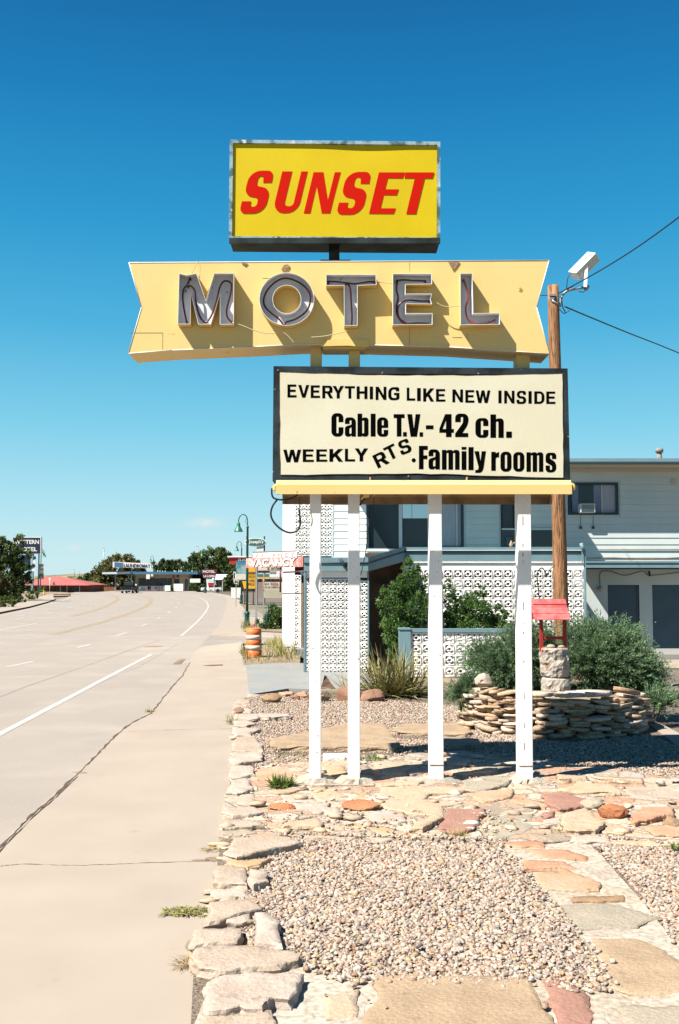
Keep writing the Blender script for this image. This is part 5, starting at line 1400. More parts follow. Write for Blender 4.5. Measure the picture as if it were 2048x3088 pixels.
bmesh.ops.recalc_face_normals(bm, faces=bm.faces[:])
obj('siding', bm, M['wall_shade_grey'], motel)
bmesh.ops.recalc_face_normals(bmw, faces=bmw.faces[:]); obj('siding', bmw, M['white_wall'], motel)  # sunlit stretch in white, the shaded rest is coloured grey
# plain white tower at the left with the pierced block screens
bm = bmesh.new()
box(bm, (x_l, YM - .02, 0), (X(889, YM, 1700), YM + 9, zt)); 
box(bm, (X(889, YM), YM + .35, 0), (xs_side, YM + .5, zt))
obj('tower_wall', bm, M['white_wall'], motel)
bm = bmesh.new(); box(bm, (X(889, YM), YM + .30, 0), (xs_side, YM + .345, zt)); obj('tower_dark_backing', bm, M['brown_dark'], motel)  # dark sheet painting the shade seen through the screen holes
p_ = 19.25 / 3000 * YM
nzb = int((zt - Z(1677, YM)) / p_) + 1
block_wall('block_screen', X(890, YM), Z(1677, YM), 6, nzb, p_, YM - .03, motel, seed=1)
block_wall('block_screen', X(889, YM), Z(1968, YM), 1, 12, p_, YM - .03, motel, seed=2)
RECT('corner_panel', 908.5, 1758, 915, 1958, YM - .1, .06, M['stone_brown'], motel)
bm = bmesh.new(); rect_px(bm, 903, 1752, 908, 1965, YM - .1, .1); obj('door_frame', bm, M['white_wall'], motel)
RECT('step', 888, 1958, 920, 1984, 30.3, .7, M['blue_slab'], motel)
# roof: gutter band, fascia, soffit, deeper overhang on the left
def eave(xa, xb, depth):
    ye = YM - depth
    z0, z1 = Z(1402, YM - .87), Z(1382, YM - .87)
    bm = bmesh.new()
    box(bm, (xa, ye, z0 + .10), (xb, YM + .3, z1)); o = obj('roof_edge', bm, M['trim_blue'], motel)
    bm = bmesh.new(); box(bm, (xa, ye - .02, z0 + .035), (xb, ye - .002, z1 - .11)); box(bm, (xa, ye + .01, z0 + .03), (xb, ye + .06, z0 + .098)); obj('gutter', bm, M['trim_dark'], motel)
    bm = bmesh.new(); box(bm, (xa, ye + .065, z0), (xb, YM + .2, z0 + .09)); obj('soffit', bm, M['soffit'], motel)
    return z1
xe = X(1655, YM - 1)
z1 = eave(X(1012, YM), xe, 1.30)
eave(xe + .003, 24.5, .87)
bm = bmesh.new(); box(bm, (x_l - .05, YM + .31, zt + .05), (24.5, YM + 9.4, z1 - .01)); box(bm, (x_l - .05, YM - .06, zt + .003), (X(1012, YM) - .003, YM + .3, zt + .3)); obj('roof', bm, M['trim_blue'], motel)
bm = bmesh.new(); box(bm, (xe, YM - .03, Z(1424, YM)), (x_r, YM - .003, Z(1413, YM))); obj('frieze_board', bm, M['soffit'], motel)
bm = bmesh.new(); c = P(1989, 1384, 33.0)
bar(bm, c - Vector((0, 0, .25)), c + Vector((0, 0, .24)), .085, 14); lathe(bm, [(.06, .22), (.13, .22), (.13, .31), (.10, .36), (.03, .37)], c, 14)
obj('vent_pipe', bm, M['asphalt'], motel)
bm = bmesh.new(); c = P(2030, 1453, YM - .03)
bar(bm, c, c + Vector((0, .05, 0)), .10, 20); bar(bm, c + Vector((0, -.02, 0)), c, .07, 16); obj('round_vent', bm, M['soffit'], motel)
# windows
def window(a, b, c, d, panes, frame=M['trim_dark'], fw=.07, name='window'):
    xa, xb, zb, zt_ = X(a, YM), X(b, YM), Z(d, YM), Z(c, YM)
    bm = bmesh.new(); y0 = YM - .045
    box(bm, (xa - fw, y0, zt_), (xb + fw, YM + .1, zt_ + fw)); box(bm, (xa - fw, y0, zb - fw), (xb + fw, YM + .1, zb))
    box(bm, (xa - fw, y0, zb), (xa, YM + .1, zt_)); box(bm, (xb, y0, zb), (xb + fw, YM + .1, zt_))
    o = obj(name, bm, frame, motel)
    for (u0, u1, v0, v1, m, nm) in panes:
        RECT(nm, u0, v0, u1, v1, YM + .06, .02, m, o)
    return o
w = window(1112, 1204, 1470, 1652, [(1112, 1204, 1470, 1652, M['glass_dark'], 'pane')])
w = window(1214, 1392, 1470, 1648, [(1214, 1292, 1470, 1563, M['glass_sky'], 'pane'), (1214, 1292, 1564, 1648, M['glass_dark'], 'pane'), (1293, 1392, 1470, 1648, M['curtain'], 'curtain')])
bm = bmesh.new(); rect_px(bm, 1203, 1470, 1213, 1652, YM - .05, .1); rect_px(bm, 1241.5, 1470, 1243.5, 1563, YM + .02, .03); rect_px(bm, 1376, 1470, 1380, 1648, YM + .02, .03)
each('mullion', bm, M['wall_shade_grey'], w)
bm = bmesh.new(); rect_px(bm, 1106, 1655, 1212, 1662, YM - .08, .1); obj('sill', bm, M['white_wall'], w)
w = window(1515, 1551, 1470, 1648, [(1515, 1551, 1470, 1594, M['glass_dark'], 'pane'), (1515, 1551, 1598, 1648, M['glass_dark'], 'pane')], fw=.03)
bm = bmesh.new(); rect_px(bm, 1526, 1618, 1545, 1646, YM - .12, .15); bevel(bm, .012, 1); obj('air_conditioner', bm, M['door_slate'], w)
bm = bmesh.new(); rect_px(bm, 1514, 1599, 1676, 1648, YM - .062, .03); obj('dark_panel', bm, M['glass_dark'], motel)
bm = bmesh.new(); rect_px(bm, 1514, 1593, 1676, 1598, YM - .085, .07); obj('rail', bm, M['wall_shade_grey'], motel)
w = window(1724, 1862, 1462, 1546, [(1744, 1791, 1462, 1546, M['glass_dark'], 'pane'), (1791, 1815, 1462, 1546, M['curtain_blue'], 'curtain'), (1815, 1862, 1462, 1546, M['curtain'], 'curtain'), (1724, 1744, 1462, 1546, M['curtain_blue'], 'curtain')])
bm = bmesh.new(); rect_px(bm, 1814, 1462, 1817, 1546, YM + .02, .04); each('mullion', bm, M['ac_metal'], w)
bm = bmesh.new(); rect_px(bm, 1750, 1518, 1796, 1546, YM - .32, .36); bevel(bm, .02, 2)
ac = obj('air_conditioner', bm, M['ac_metal'], w)
bm = bmesh.new()
for k in range(9): rect_px(bm, 1754, 1522 + k * 2.5, 1792, 1523.2 + k * 2.5, YM - .326, .01)
obj('grille', bm, M['trim_dark'], ac)
bm = bmesh.new()
for x in (1751, 1789): rect_px(bm, x - 3, 1587, x + 4, 1595, YM - .06, .05); bar(bm, P(x, 1547, YM - .04), P(x, 1590, YM - .04), .006, 6)
each('wall_hook', bm, M['trim_dark'], motel)
# doors of the ground floor
for a, b in ((1833, 1926), (1967, 2067)):
    bm = bmesh.new(); rect_px(bm, a, 1765, b, 1970, YM + .05, .05)
    d = obj('door', bm, M['door_slate'], motel)
    bm = bmesh.new(); rect_px(bm, a + 1, 1766, a + 4, 1969, YM + .03, .019); rect_px(bm, b - 4, 1766, b - 1, 1969, YM + .03, .019); rect_px(bm, a + 4, 1766, b - 4, 1769, YM + .03, .019)
    obj('door_frame', bm, M['door_slate'], d)
    c = P(a + 9, 1875, YM + .03); bm = bmesh.new(); bmesh.ops.create_uvsphere(bm, u_segments=10, v_segments=8, radius=.035, matrix=Matrix.Translation(c)); obj('handle', bm, M['chrome'], d)
bm = bmesh.new(); rect_px(bm, 1780, 1855, 1817, 1870, YM - .04, .04); bevel(bm, .008, 1); obj('vent_box', bm, M['wall_shade_grey'], motel)
bm = bmesh.new(); c = P(1811, 1775, YM - .06); bar(bm, c + Vector((0, .06, 0)), c, .05, 12); bmesh.ops.create_uvsphere(bm, u_segments=12, v_segments=8, radius=.075, matrix=Matrix.Translation(c + Vector((0, -.05, -.02)))); obj('wall_lamp', bm, M['soffit'], motel)
bm = bmesh.new(); tube(bm, smooth_path([P(x, y, YM - .03) for x, y in ((1811, 1772), (1809, 1745), (1813, 1725), (1840, 1722), (1885, 1735), (1940, 1722), (1960, 1735), (2050, 1726))], 5), .009, 6)
tube(bm, smooth_path([P(1958, 1722, YM - .06), P(1960, 1738, YM - .06)], 4), .03, 8); obj('conduit', bm, M['cable_black'], motel)
# canopy over the doors
yc = YM - 1.02
bm = bmesh.new(); box(bm, (X(1766, yc), yc, Z(1712, yc)), (24.3, YM - .03, Z(1692, yc))); obj('door_canopy', bm, M['trim_blue'], motel)
bm = bmesh.new(); box(bm, (X(1766, yc), yc - .012, Z(1701, yc)), (24.3, yc - .002, Z(1697, yc))); box(bm, (X(1766, yc), yc + .02, Z(1717, yc)), (24.3, yc + .08, Z(1712.5, yc))); each('canopy_trim', bm, M['trim_dark'], motel)
bm = bmesh.new()
for y in (1657,): bar(bm, P(1806, y, YM - .05), P(2075, y + (2 if y > 1660 else 0), YM - .05), .012, 6)
tube(bm, smooth_path([P(1770, 1684, YM - .1), P(1850, 1682, YM - .1), P(1940, 1686, YM - .1), P(2060, 1681, YM - .1)], 4), .016, 6)
each('pipe', bm, M['rust'], motel)
# projecting front: screen wall, flat roofs, fascia
YF, YS = 27.0, 24.4
zf0, zf1 = Z(1691, YF), Z(1650, YF)
bm = bmesh.new(); box(bm, (X(1222, YF), YF, zf0), (X(1767, YF), YM - .04, zf1)); obj('front_roof', bm, M['trim_blue'], motel)
bm = bmesh.new(); box(bm, (X(1224, YF), YF - .03, zf1 - .135), (X(1767, YF), YF - .003, zf1 - .105)); each('drip_edge', bm, M['trim_dark'], motel)
bm = bmesh.new(); box(bm, (X(1224, YF), YF - .045, zf1 - .10), (X(1767, YF), YF - .003, zf1 - .075)); each('drip_edge', bm, M['wall_shade_grey'], motel)
bm = bmesh.new(); box(bm, (X(1216, YF), YF + .02, Z(1716, YF)), (X(1765, YF), YF + .14, zf0 - .003)); box(bm, (X(1218, YF), YF - .015, Z(1697, YF)), (X(1765, YF), YF + .017, Z(1693.5, YF)))
each('screen_lintel', bm, M['white_wall'], motel)
pB = 30.1 / 3000 * YF
xb0 = X(1216, YF)
nB = 18
block_wall('block_screen', xb0, Z(1716, YF) - 10 * pB, nB, 10, pB, YF, motel, plug=.03, seed=5)
bm = bmesh.new(); box(bm, (xb0, YF + 1.3, 0), (X(1764, YF), YF + 1.4, Z(1718, YF))); each('dark_backing', bm, M['brown_dark'], motel)  # added dark sheet, its brown stands in for shade behind the holes
bm = bmesh.new(); rect_px(bm, 1762.5, 1660, 1768, 1862, YF - .06, .06); rect_px(bm, 1755, 1640, 1758, 1700, YF - .1, .03)
bar(bm, P(1752, 1638, YF - .1), P(1761, 1662, YF - .1), .05, 8); obj('downpipe', bm, M['trim_blue'], motel)
# small roof ornament shaped like a bird beside the post
bm = bmesh.new(); c = P(1542, 1646, YF + .3)
lathe(bm, [(.015, -.07), (.05, -.02), (.06, .04), (.03, .10), (.02, .14)], c, 10); bar(bm, c + Vector((.05, 0, .06)), c + Vector((.14, 0, .11)), .02, 8); obj('roof_ornament', bm, M['stone_peach'], motel)
# lower-left screen wall with its own fascia
zs0, zs1 = Z(1722, YS), Z(1681, YS)
pS = 23.6 / 3000 * YS
block_wall('block_screen', X(922, YS), Z(2032, YS), 7, 12, pS, YS, motel, plug=.13, seed=9)
block_wall('block_screen', X(1088, YS), Z(2032, YS), 1, 12, pS * .98, YS + .003, motel, seed=12)
bm = bmesh.new(); box(bm, (X(921, YS), YS + .01, Z(1742, YS)), (X(1110, YS), YS + .11, zs0 - .003)); box(bm, (X(921, YS), YS - .01, Z(2036, YS)), (X(1110, YS), YS + .12, Z(2032.5, YS))); each('screen_lintel', bm, M['white_wall'], motel)
bm = bmesh.new(); rect_px(bm, 916, 1722, 921.5, 2030, YS - .02, .12); rect_px(bm, 1108, 1724, 1113, 1975, YS - .02, .12); each('corner_post', bm, M['trim_blue'], motel)
bm = bmesh.new(); box(bm, (X(922, YS), YS + .9, 0), (X(1112, YS), YS + 1.0, zs0)); box(bm, (X(1112, YS), YS + 2.9, 0), (X(1216, YF), YS + 3.0, 3.0)); each('dark_backing', bm, M['brown_dark'], motel)  # dark brown sheets paint the shade behind screen and doorway
bm = bmesh.new()
xa, xb, xc = X(917, YS), X(1110, YS), X(1222, YF)
q = [(xa, YS - .12, zs0), (xb, YS - .12, zs0), (xb, YM - .05, zs0), (xa, YM - .05, zs0)]
prism(bm, [Vector(p) for p in q], [Vector(p) + Vector((0, 0, zs1 - zs0)) for p in q])
q = [Vector((xb, YS - .12, zs0)), Vector((xc, YF - .02, zf0)), Vector((xc, YM - .05, zf0)), Vector((xb, YM - .05, zs0))]
prism(bm, q, [p + Vector((0, 0, zs1 - zs0 + .06 * (i in (1, 2)))) for i, p in enumerate(q)])
bmesh.ops.recalc_face_normals(bm, faces=bm.faces[:])
obj('front_roof', bm, M['trim_blue'], motel)
bm = bmesh.new()
q = [Vector((xb + .01, YS - .10, zs0 - .012)), Vector((xc - .01, YF, zf0 - .012)), Vector((xc - .01, YM - .1, zf0 - .012)), Vector((xb + .01, YM - .1, zs0 - .012))]
prism(bm, q, [p + Vector((0, 0, .008)) for p in q]); bmesh.ops.recalc_face_normals(bm, faces=bm.faces[:])
obj('soffit', bm, M['soffit'], motel)
bm = bmesh.new()
dz = zs1 - zs0
for a, b in ((Vector((xa, YS - .13, zs1 - dz * .42)), Vector((xb, YS - .13, zs1 - dz * .42))), (Vector((xb, YS - .13, zs1 - dz * .42)), Vector((xc, YF - .03, zf1 - .12)))): bar(bm, a, b, .02, 6)
each('drip_edge', bm, M['trim_dark'], motel)
# entrance recess behind the shrubs
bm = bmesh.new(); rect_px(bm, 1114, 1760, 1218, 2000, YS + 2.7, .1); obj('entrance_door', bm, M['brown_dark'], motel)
# strut of the hanging sign
bm = bmesh.new(); bar(bm, P(908, 1726, 24.6), P(930, 1748, YS - .1), .03, 8); bar(bm, P(1024, 1684, 24.2), P(1046, 1712, 24.2), .04, 8); each('strut', bm, M['trim_dark'], motel)
# ------------------------------------------------------------------ low garden wall
YL = 23.2
gw = tag(empty('garden_wall', (X(1380, YL), YL, 0)), 'low white pierced block garden wall with blue grey cap', 'garden wall')
pL = 33.2 / 3000 * YL
xl0 = X(1238, YL)
block_wall('block_course', xl0, Z(1907, YL) - 4 * pL, 10, 4, pL, YL, gw, plug=.06, seed=21)
bm = bmesh.new(); box(bm, (xl0, YL - .04, Z(1906, YL)), (xl0 + 10 * pL + .02, YL + .16, Z(1896, YL))); obj('cap', bm, M['trim_blue'], gw)
bm = bmesh.new(); box(bm, (X(1203, YL), YL - .05, -.05), (xl0 - .003, YL + .25, Z(1899, YL))); box(bm, (X(1201, YL), YL - .07, Z(1898.5, YL)), (xl0 - .003, YL + .28, Z(1894, YL))); obj('end_pier', bm, M['trim_blue'], gw)
# ------------------------------------------------------------------ utility pole, floodlight, wires
YU = 20.0
pole = tag(empty('utility_pole', (P(1690, 1800, YU).x, YU, 0)), 'weathered brown wooden utility pole rising behind the sign', 'utility pole')
bm = bmesh.new()
top = P(1668, 862, YU); bot = P(1699, 2090, YU); bot.z = -.2
tube(bm, [bot.lerp(top, k / 16) for k in range(17)], lambda t: .158 - .046 * t, 20)
obj('trunk', bm, M['wood_pole'], pole)
bm = bmesh.new()
pp = lambda x, y, d=0: P(x, y, YU + d)
tube(bm, smooth_path([pp(1689, 925, -.05), pp(1692, 905, -.06), pp(1697, 890, -.06), pp(1710, 878, -.06), pp(1730, 872, -.06), pp(1768, 866, -.06)], 5), .026, 10)
bar(bm, pp(1664, 905, -.12), pp(1690, 922, -.1), .022, 8); rect_px(bm, 1658, 886, 1676, 892, YU - .15, .06); rect_px(bm, 1660, 897, 1672, 902, YU - .14, .05)
bar(bm, pp(1766, 874, -.06), pp(1774, 862, -.06), .04, 8)
obj('lamp_arm', bm, M['metal_grey'], pole)
bm = bmesh.new()
tube(bm, smooth_path([pp(1688, 893, -.1), pp(1693, 898, -.14), pp(1697, 925, -.12), pp(1703, 938, -.1), pp(1706, 945, -.1)], 5), .010, 6)
tube(bm, smooth_path([pp(1686, 883, -.1), pp(1720, 868, -.1), pp(1745, 851, -.1)], 4), .008, 6)
tube(bm, smooth_path([pp(1720, 825, -.1), pp(1712, 840, -.1), pp(1709, 870, -.1)], 4), .009, 6)
tube(bm, smooth_path([pp(1745, 878, -.1), pp(1758, 881, -.1), pp(1764, 876, -.1), pp(1763, 868, -.1)], 4), .008, 6)
tube(bm, smooth_path([pp(1686, 930, -.1), pp(1697, 943, -.1), pp(1706, 944, -.1), pp(1725, 930, -.1)], 4), .008, 6)
obj('wiring', bm, M['cable_black'], pole)
fl = tag(empty('floodlight', P(1763, 806, YU)), 'white box floodlight on the arm of the utility pole', 'floodlight')
u = Vector((.70, 0, .714)).normalized(); nt = Vector((-.62, -.52, .60)); nt = (nt - u * nt.dot(u)).normalized(); n3 = u.cross(nt).normalized()
c = P(1762, 802, YU - .1)
def obox(bm, c, ax, h, mi=0):
    vs = [bm.verts.new(c + ax[0] * (h[0] * a) + ax[1] * (h[1] * b) + ax[2] * (h[2] * d)) for a in (-1, 1) for b in (-1, 1) for d in (-1, 1)]
    for f in ((0, 1, 3, 2), (4, 6, 7, 5), (0, 4, 5, 1), (2, 3, 7, 6), (0, 2, 6, 4), (1, 5, 7, 3)): bm.faces.new([vs[i] for i in f]).material_index = mi
bm = bmesh.new(); obox(bm, c, (u, nt, n3), (.29, .105, .135)); bmesh.ops.recalc_face_normals(bm, faces=bm.faces[:]); bevel(bm, .008, 1); obj('housing', bm, M['white_wall'], fl)
bm = bmesh.new(); obox(bm, c + n3 * .139 - nt * .0, (u, nt, n3), (.275, .095, .004)); bmesh.ops.recalc_face_normals(bm, faces=bm.faces[:]); obj('lens', bm, M['lamp_glass'], fl)
bm = bmesh.new()
cb = P(1767, 831, YU - .23); obox(bm, cb, (Vector((.07, 0, 1)).normalized(), Vector((0, 1, 0)), Vector((1, 0, -.07)).normalized()), (.235, .01, .032)); bmesh.ops.recalc_face_normals(bm, faces=bm.faces[:]); obj('yoke', bm, M['white_wall'], fl)
def wire(name, pts, r, label, seedw=0, tw=.0):
    bm = bmesh.new(); tube(bm, smooth_path(pts, 10), r, 6); o = obj(name, bm, M['cable_black']); tag(o, label, 'cable', 'wires strung from the utility pole'); return o
wire('overhead_wire', [P(1686, 884, YU), P(1780, 833, 18.5), P(1880, 773, 17), P(1980, 705, 15.6), P(2120, 600, 14)], .012, 'black overhead wire climbing right from the pole top')
wire('overhead_wire', [P(1704, 924, YU), P(1716, 930, YU), P(1800, 965, 21.5), P(1900, 1006, 23.5), P(2000, 1045, 26), P(2120, 1095, 29)], .015, 'black overhead wire descending right from the pole')
wire('overhead_wire', [P(1660, 890, YU), P(1640, 891, 21), P(1560, 893, 24), P(1480, 900, 28)], .010, 'thin wire running left from the pole behind the sign')
# ------------------------------------------------------------------ dry stone planter ring
RC = Vector((3.31, 15.70, 0)); RX, RY = 1.34, 1.18
ringo = tag(empty('stone_planter', RC), 'round dry stacked flagstone planter wall in the gravel', 'planter')
rg = np.random.default_rng(3)
RP = np.array([(.52, .38, .26), (.58, .45, .33), (.46, .31, .20), (.60, .48, .38), (.39, .26, .165), (.54, .37, .24), (.64, .54, .45)])
VV, FF, CC = [], [], []
def ring_stone(ang, z, ln, dp, hh, rad_off=0.0, tilt=0.0, col=None):
    """one flat broken stone with a ragged outline, laid along the ring"""
    n = int(rg.integers(6, 9))
    ca, sa = math.cos(ang), math.sin(ang)
    cx_, cy_ = RC.x + (RX + rad_off) * ca, RC.y + (RY + rad_off) * sa
    tx, ty = -RX * sa, RY * ca; tl = math.hypot(tx, ty); tx /= tl; ty /= tl
    nx_, ny_ = ty, -tx
    if nx_ * ca + ny_ * sa < 0: nx_, ny_ = -nx_, -ny_
    twist = rg.uniform(-.22, .22)
    t2x, t2y = tx * math.cos(twist) - ty * math.sin(twist), tx * math.sin(twist) + ty * math.cos(twist)
    n2x, n2y = nx_ * math.cos(twist) - ny_ * math.sin(twist), nx_ * math.sin(twist) + ny_ * math.cos(twist)
    base_ = sum(len(v) for v in VV)
    th = [2 * math.pi * (k + rg.uniform(-.25, .25)) / n for k in range(n)]
    rr_ = [rg.uniform(.68, 1.14) for _ in range(n)]
    lev = []
    for j, (zz, s) in enumerate(((0, .97), (.35, 1.02), (.85, 1.0), (1.0, .975))):
        pts = []
        for k in range(n):
            e = 5.0
            c0, s0 = math.cos(th[k]), math.sin(th[k])
            q = (abs(c0) ** e + abs(s0) ** e) ** (-1 / e)
            a = c0 * q * ln / 2 * rr_[k] * s * rg.uniform(.97, 1.03); b = s0 * q * dp / 2 * rr_[k] * s * rg.uniform(.97, 1.03)
            pts.append((cx_ + t2x * a + n2x * b, cy_ + t2y * a + n2y * b, z + zz * hh + tilt * a + rg.uniform(-.09, .09) * hh - .12 * b * .3))
        lev.append(pts)
    v = [p for l in lev for p in l] + [tuple(np.mean(lev[0], 0)), tuple(np.mean(lev[-1], 0))]
    f = []
    for j in range(3):
        for k in range(n):
            a, b, c_, d = j * n + k, j * n + (k + 1) % n, (j + 1) * n + (k + 1) % n, (j + 1) * n + k
            f += [(a, b, c_), (a, c_, d)]
    for k in range(n):
        f.append((4 * n, (k + 1) % n, k)); f.append((4 * n + 1, 3 * n + k, 3 * n + (k + 1) % n))
    VV.append(np.array(v)); FF.append(np.array(f) + base_)
    col = RP[rg.integers(len(RP))] * .66 * rg.uniform(.7, 1.15) if col is None else np.array(col)
    CC.append(np.repeat(col[None], len(v), 0))
def course_top(ang):                               # wall is a little higher at the left
    return .53 + .11 * math.exp(-((ang - 3.75) / .45) ** 2)
zc_ = 0.0; level = 0
hts = []
while zc_ < .66:
    hh = rg.uniform(.026, .058)
    ang = rg.uniform(0, .4)
    while ang < 2 * math.pi + .1:
        ln = rg.uniform(.16, .50)
        if zc_ < course_top(ang % (2 * math.pi)):
            h2 = hh * rg.uniform(.6, 1.15)
            ring_stone(ang, zc_ + rg.uniform(-.008, .008), ln, rg.uniform(.22, .36), h2, rad_off=-.10 * zc_ / .6 + rg.uniform(-.07, .07), tilt=rg.uniform(-.12, .12))
        loc = math.hypot(RX * math.sin(ang), RY * math.cos(ang))
        ang += ln * .86 / loc
    zc_ += hh * .93
np_mesh('stacked_stones', np.concatenate(VV), np.concatenate(FF), M['ring_stone'], ringo, shade=np.concatenate(CC))
VV, FF, CC = [], [], []
for ang, ln, hh, tl, col in ((4.42, .46, .05, .04, (.56, .44, .32)), (4.68, .38, .045, -.05, (.60, .46, .33)), (5.05, .52, .07, -.03, (.60, .50, .42)), (5.55, .55, .06, -.2, (.50, .32, .19)), (4.05, .5, .05, .2, (.50, .36, .23)), (3.75, .45, .05, .3, (.46, .32, .20)), (4.85, .42, .06, .0, (.62, .53, .45))):
    ring_stone(ang, .60, ln, .30, hh, -.06, tl, col)
np_mesh('coping_stone', np.concatenate(VV), np.concatenate(FF), M['ring_stone'], ringo, shade=np.concatenate(CC) * .7)
bm = bmesh.new(); ringv = [bm.verts.new((RC.x + (RX - .05) * math.cos(t), RC.y + (RY - .05) * math.sin(t), .50)) for t in [2 * math.pi * k / 36 for k in range(36)]]
bm.faces.new(ringv); obj('soil', bm, M['dirt'], ringo)
rb = boulder('rock', (RC.x - 1.14, RC.y - .60, .77), (.155, .13, .105), M['stone_white'], 31, rough=.3); tag(rb, 'whitish rounded rock perched on the left of the stacked planter', 'rock')
# ------------------------------------------------------------------ wishing well
YW = 15.35
well = tag(empty('wishing_well', (P(1678, 2080, YW).x, YW, .5)), 'small stone wishing well with red gabled roof in the planter', 'wishing well')
bm = bmesh.new()
wx = P(1672, 1950, YW).x; zt_, zm_, zb2 = Z(1953, YW), Z(2040, YW), .45
n = 36
def lump(prof, c0):
    rings = []
    for r, z, ox in prof:
        rings.append([bm.verts.new((c0 + ox + (r * (1 + .16 * mnoise.fractal(Vector((math.cos(t) * 2.4, math.sin(t) * 2.4, z * 7)), .7, 2, 4))) * math.cos(t), YW + (r * (1 + .16 * mnoise.fractal(Vector((math.cos(t) * 2.4, math.sin(t) * 2.4, z * 7)), .7, 2, 4))) * math.sin(t), z)) for t in [2 * math.pi * k / n for k in range(n)]])
    for a, b in zip(rings[:-1], rings[1:]):
        for k in range(n): bm.faces.new([a[k], a[(k + 1) % n], b[(k + 1) % n], b[k]])
    bm.faces.new(rings[0][::-1]); bm.faces.new(rings[-1])
H_ = zt_ - zm_
lump([(.185, zm_ + .0, .01), (.20, zm_ + H_ * .06, .008)] + [(.200 + .022 * q, zm_ + H_ * q, .006 - .014 * q) for q in (.15, .24, .33, .42, .51, .60, .69, .78, .87, .95)] + [(.205, zt_, -.01)], wx)
lump([(.22 - .012 * q, zb2 + (zm_ - .03 - zb2) * q, .02) for q in (0, .2, .4, .55, .7, .85, 1.0)] + [(.18, zm_ - .012, .014)], wx)
obj('stone_base', bm, M['well_stone'], well)
xp0, xp1 = P(1632, 1900, YW).x, P(1703, 1900, YW).x
bm = bmesh.new()
zr0 = Z(1876, YW)
for x in (xp0, xp1): box(bm, (x - .026, YW - .026, zt_ - .06), (x + .026, YW + .026, zr0 + .17))
box(bm, (xp0 + .027, YW - .016, Z(1928, YW)), (xp1 - .027, YW + .016, Z(1919, YW)))
bevel(bm, .004, 1); obj('post_frame', bm, M['red_dark'], well)
xr0, xr1 = P(1607, 1850, YW - .2).x, P(1716, 1850, YW - .2).x
zr1 = Z(1811, YW); ze = Z(1871, YW - .21)
bm = bmesh.new()
for sgn in (-1, 1):
    pe, pr = Vector((0, sgn * .23, ze)), Vector((0, sgn * .012, zr1 - .01))
    d = (pr - pe); L_ = d.length; d.normalize(); nn = Vector((0, -sgn * d.z * -1, 0))
    nrm = Vector((0, sgn * d.z, -sgn * d.y * 1)); nrm = Vector((0, sgn * abs(d.z), abs(d.y)))
    for k, (a, b) in enumerate(((0, .36), (.33, .70), (.67, 1.0))):
        p0, p1 = pe + d * (L_ * a), pe + d * (L_ * b)
        off0, off1 = nrm * (.016 - .004 * k + .012), nrm * (.016 - .004 * k)
        jl = rg.uniform(-.012, .012)
        q = [p0 + off0, p1 + off1, p1 + off1 - nrm * .013, p0 + off0 - nrm * .013]
        prism(bm, [Vector((xr0 + jl, a_.y + YW, a_.z)) for a_ in q], [Vector((xr1 + jl, a_.y + YW, a_.z)) for a_ in q])
    prism(bm, [Vector((xr0 + .02, YW + sgn * .002, zr1 + .022)), Vector((xr0 + .02, YW + sgn * .085, zr1 - .045)), Vector((xr0 + .02, YW + sgn * .085, zr1 - .060)), Vector((xr0 + .02, YW + sgn * .002, zr1 + .006))],
          [Vector((xr1 - .01, YW + sgn * .002, zr1 + .022)), Vector((xr1 - .01, YW + sgn * .085, zr1 - .045)), Vector((xr1 - .01, YW + sgn * .085, zr1 - .060)), Vector((xr1 - .01, YW + sgn * .002, zr1 + .006))])
bmesh.ops.recalc_face_normals(bm, faces=bm.faces[:])
obj('roof', bm, M['red_paint'], well)
bm = bmesh.new()
for x in (xr0 + .05, xr1 - .045):
    t3 = [Vector((x, YW - .20, ze + .012)), Vector((x, YW + .20, ze + .012)), Vector((x, YW, zr1 - .03))]
    prism(bm, t3, [p + Vector((.02, 0, 0)) for p in t3])
bmesh.ops.recalc_face_normals(bm, faces=bm.faces[:]); obj('gable', bm, M['red_dark'], well)
bm = bmesh.new()
for k, (dx, dy) in enumerate(((-.07, -.08), (.09, -.05), (.02, .08))):
    bmesh.ops.create_icosphere(bm, subdivisions=2, radius=.055, matrix=Matrix.Translation((wx + dx, YW + dy, zt_ + .02)) @ Matrix.Diagonal((1.2, .9, .7, 1)))
tag(obj('well_filling_stones', bm, M['stone_cream']), 'few small cream stones lying in the top of the wishing well', 'stones')
bm = bmesh.new()                                   # iron shepherd's crook behind the well
Yh = 17.2; hp = lambda x, y: P(x, y, Yh)
tube(bm, smooth_path([hp(1632, 2060), hp(1630, 1900), hp(1626, 1800), hp(1620, 1745), hp(1623, 1722), hp(1633, 1713), hp(1642, 1720), hp(1648, 1736)], 6), .011, 8)
tube(bm, smooth_path([hp(1648, 1742), hp(1652, 1728), hp(1660, 1716), hp(1672, 1706)], 5), .008, 6)
tag(obj('plant_hook', bm, M['cable_black']), 'thin dark iron plant hook standing behind the wishing well', 'plant hook')
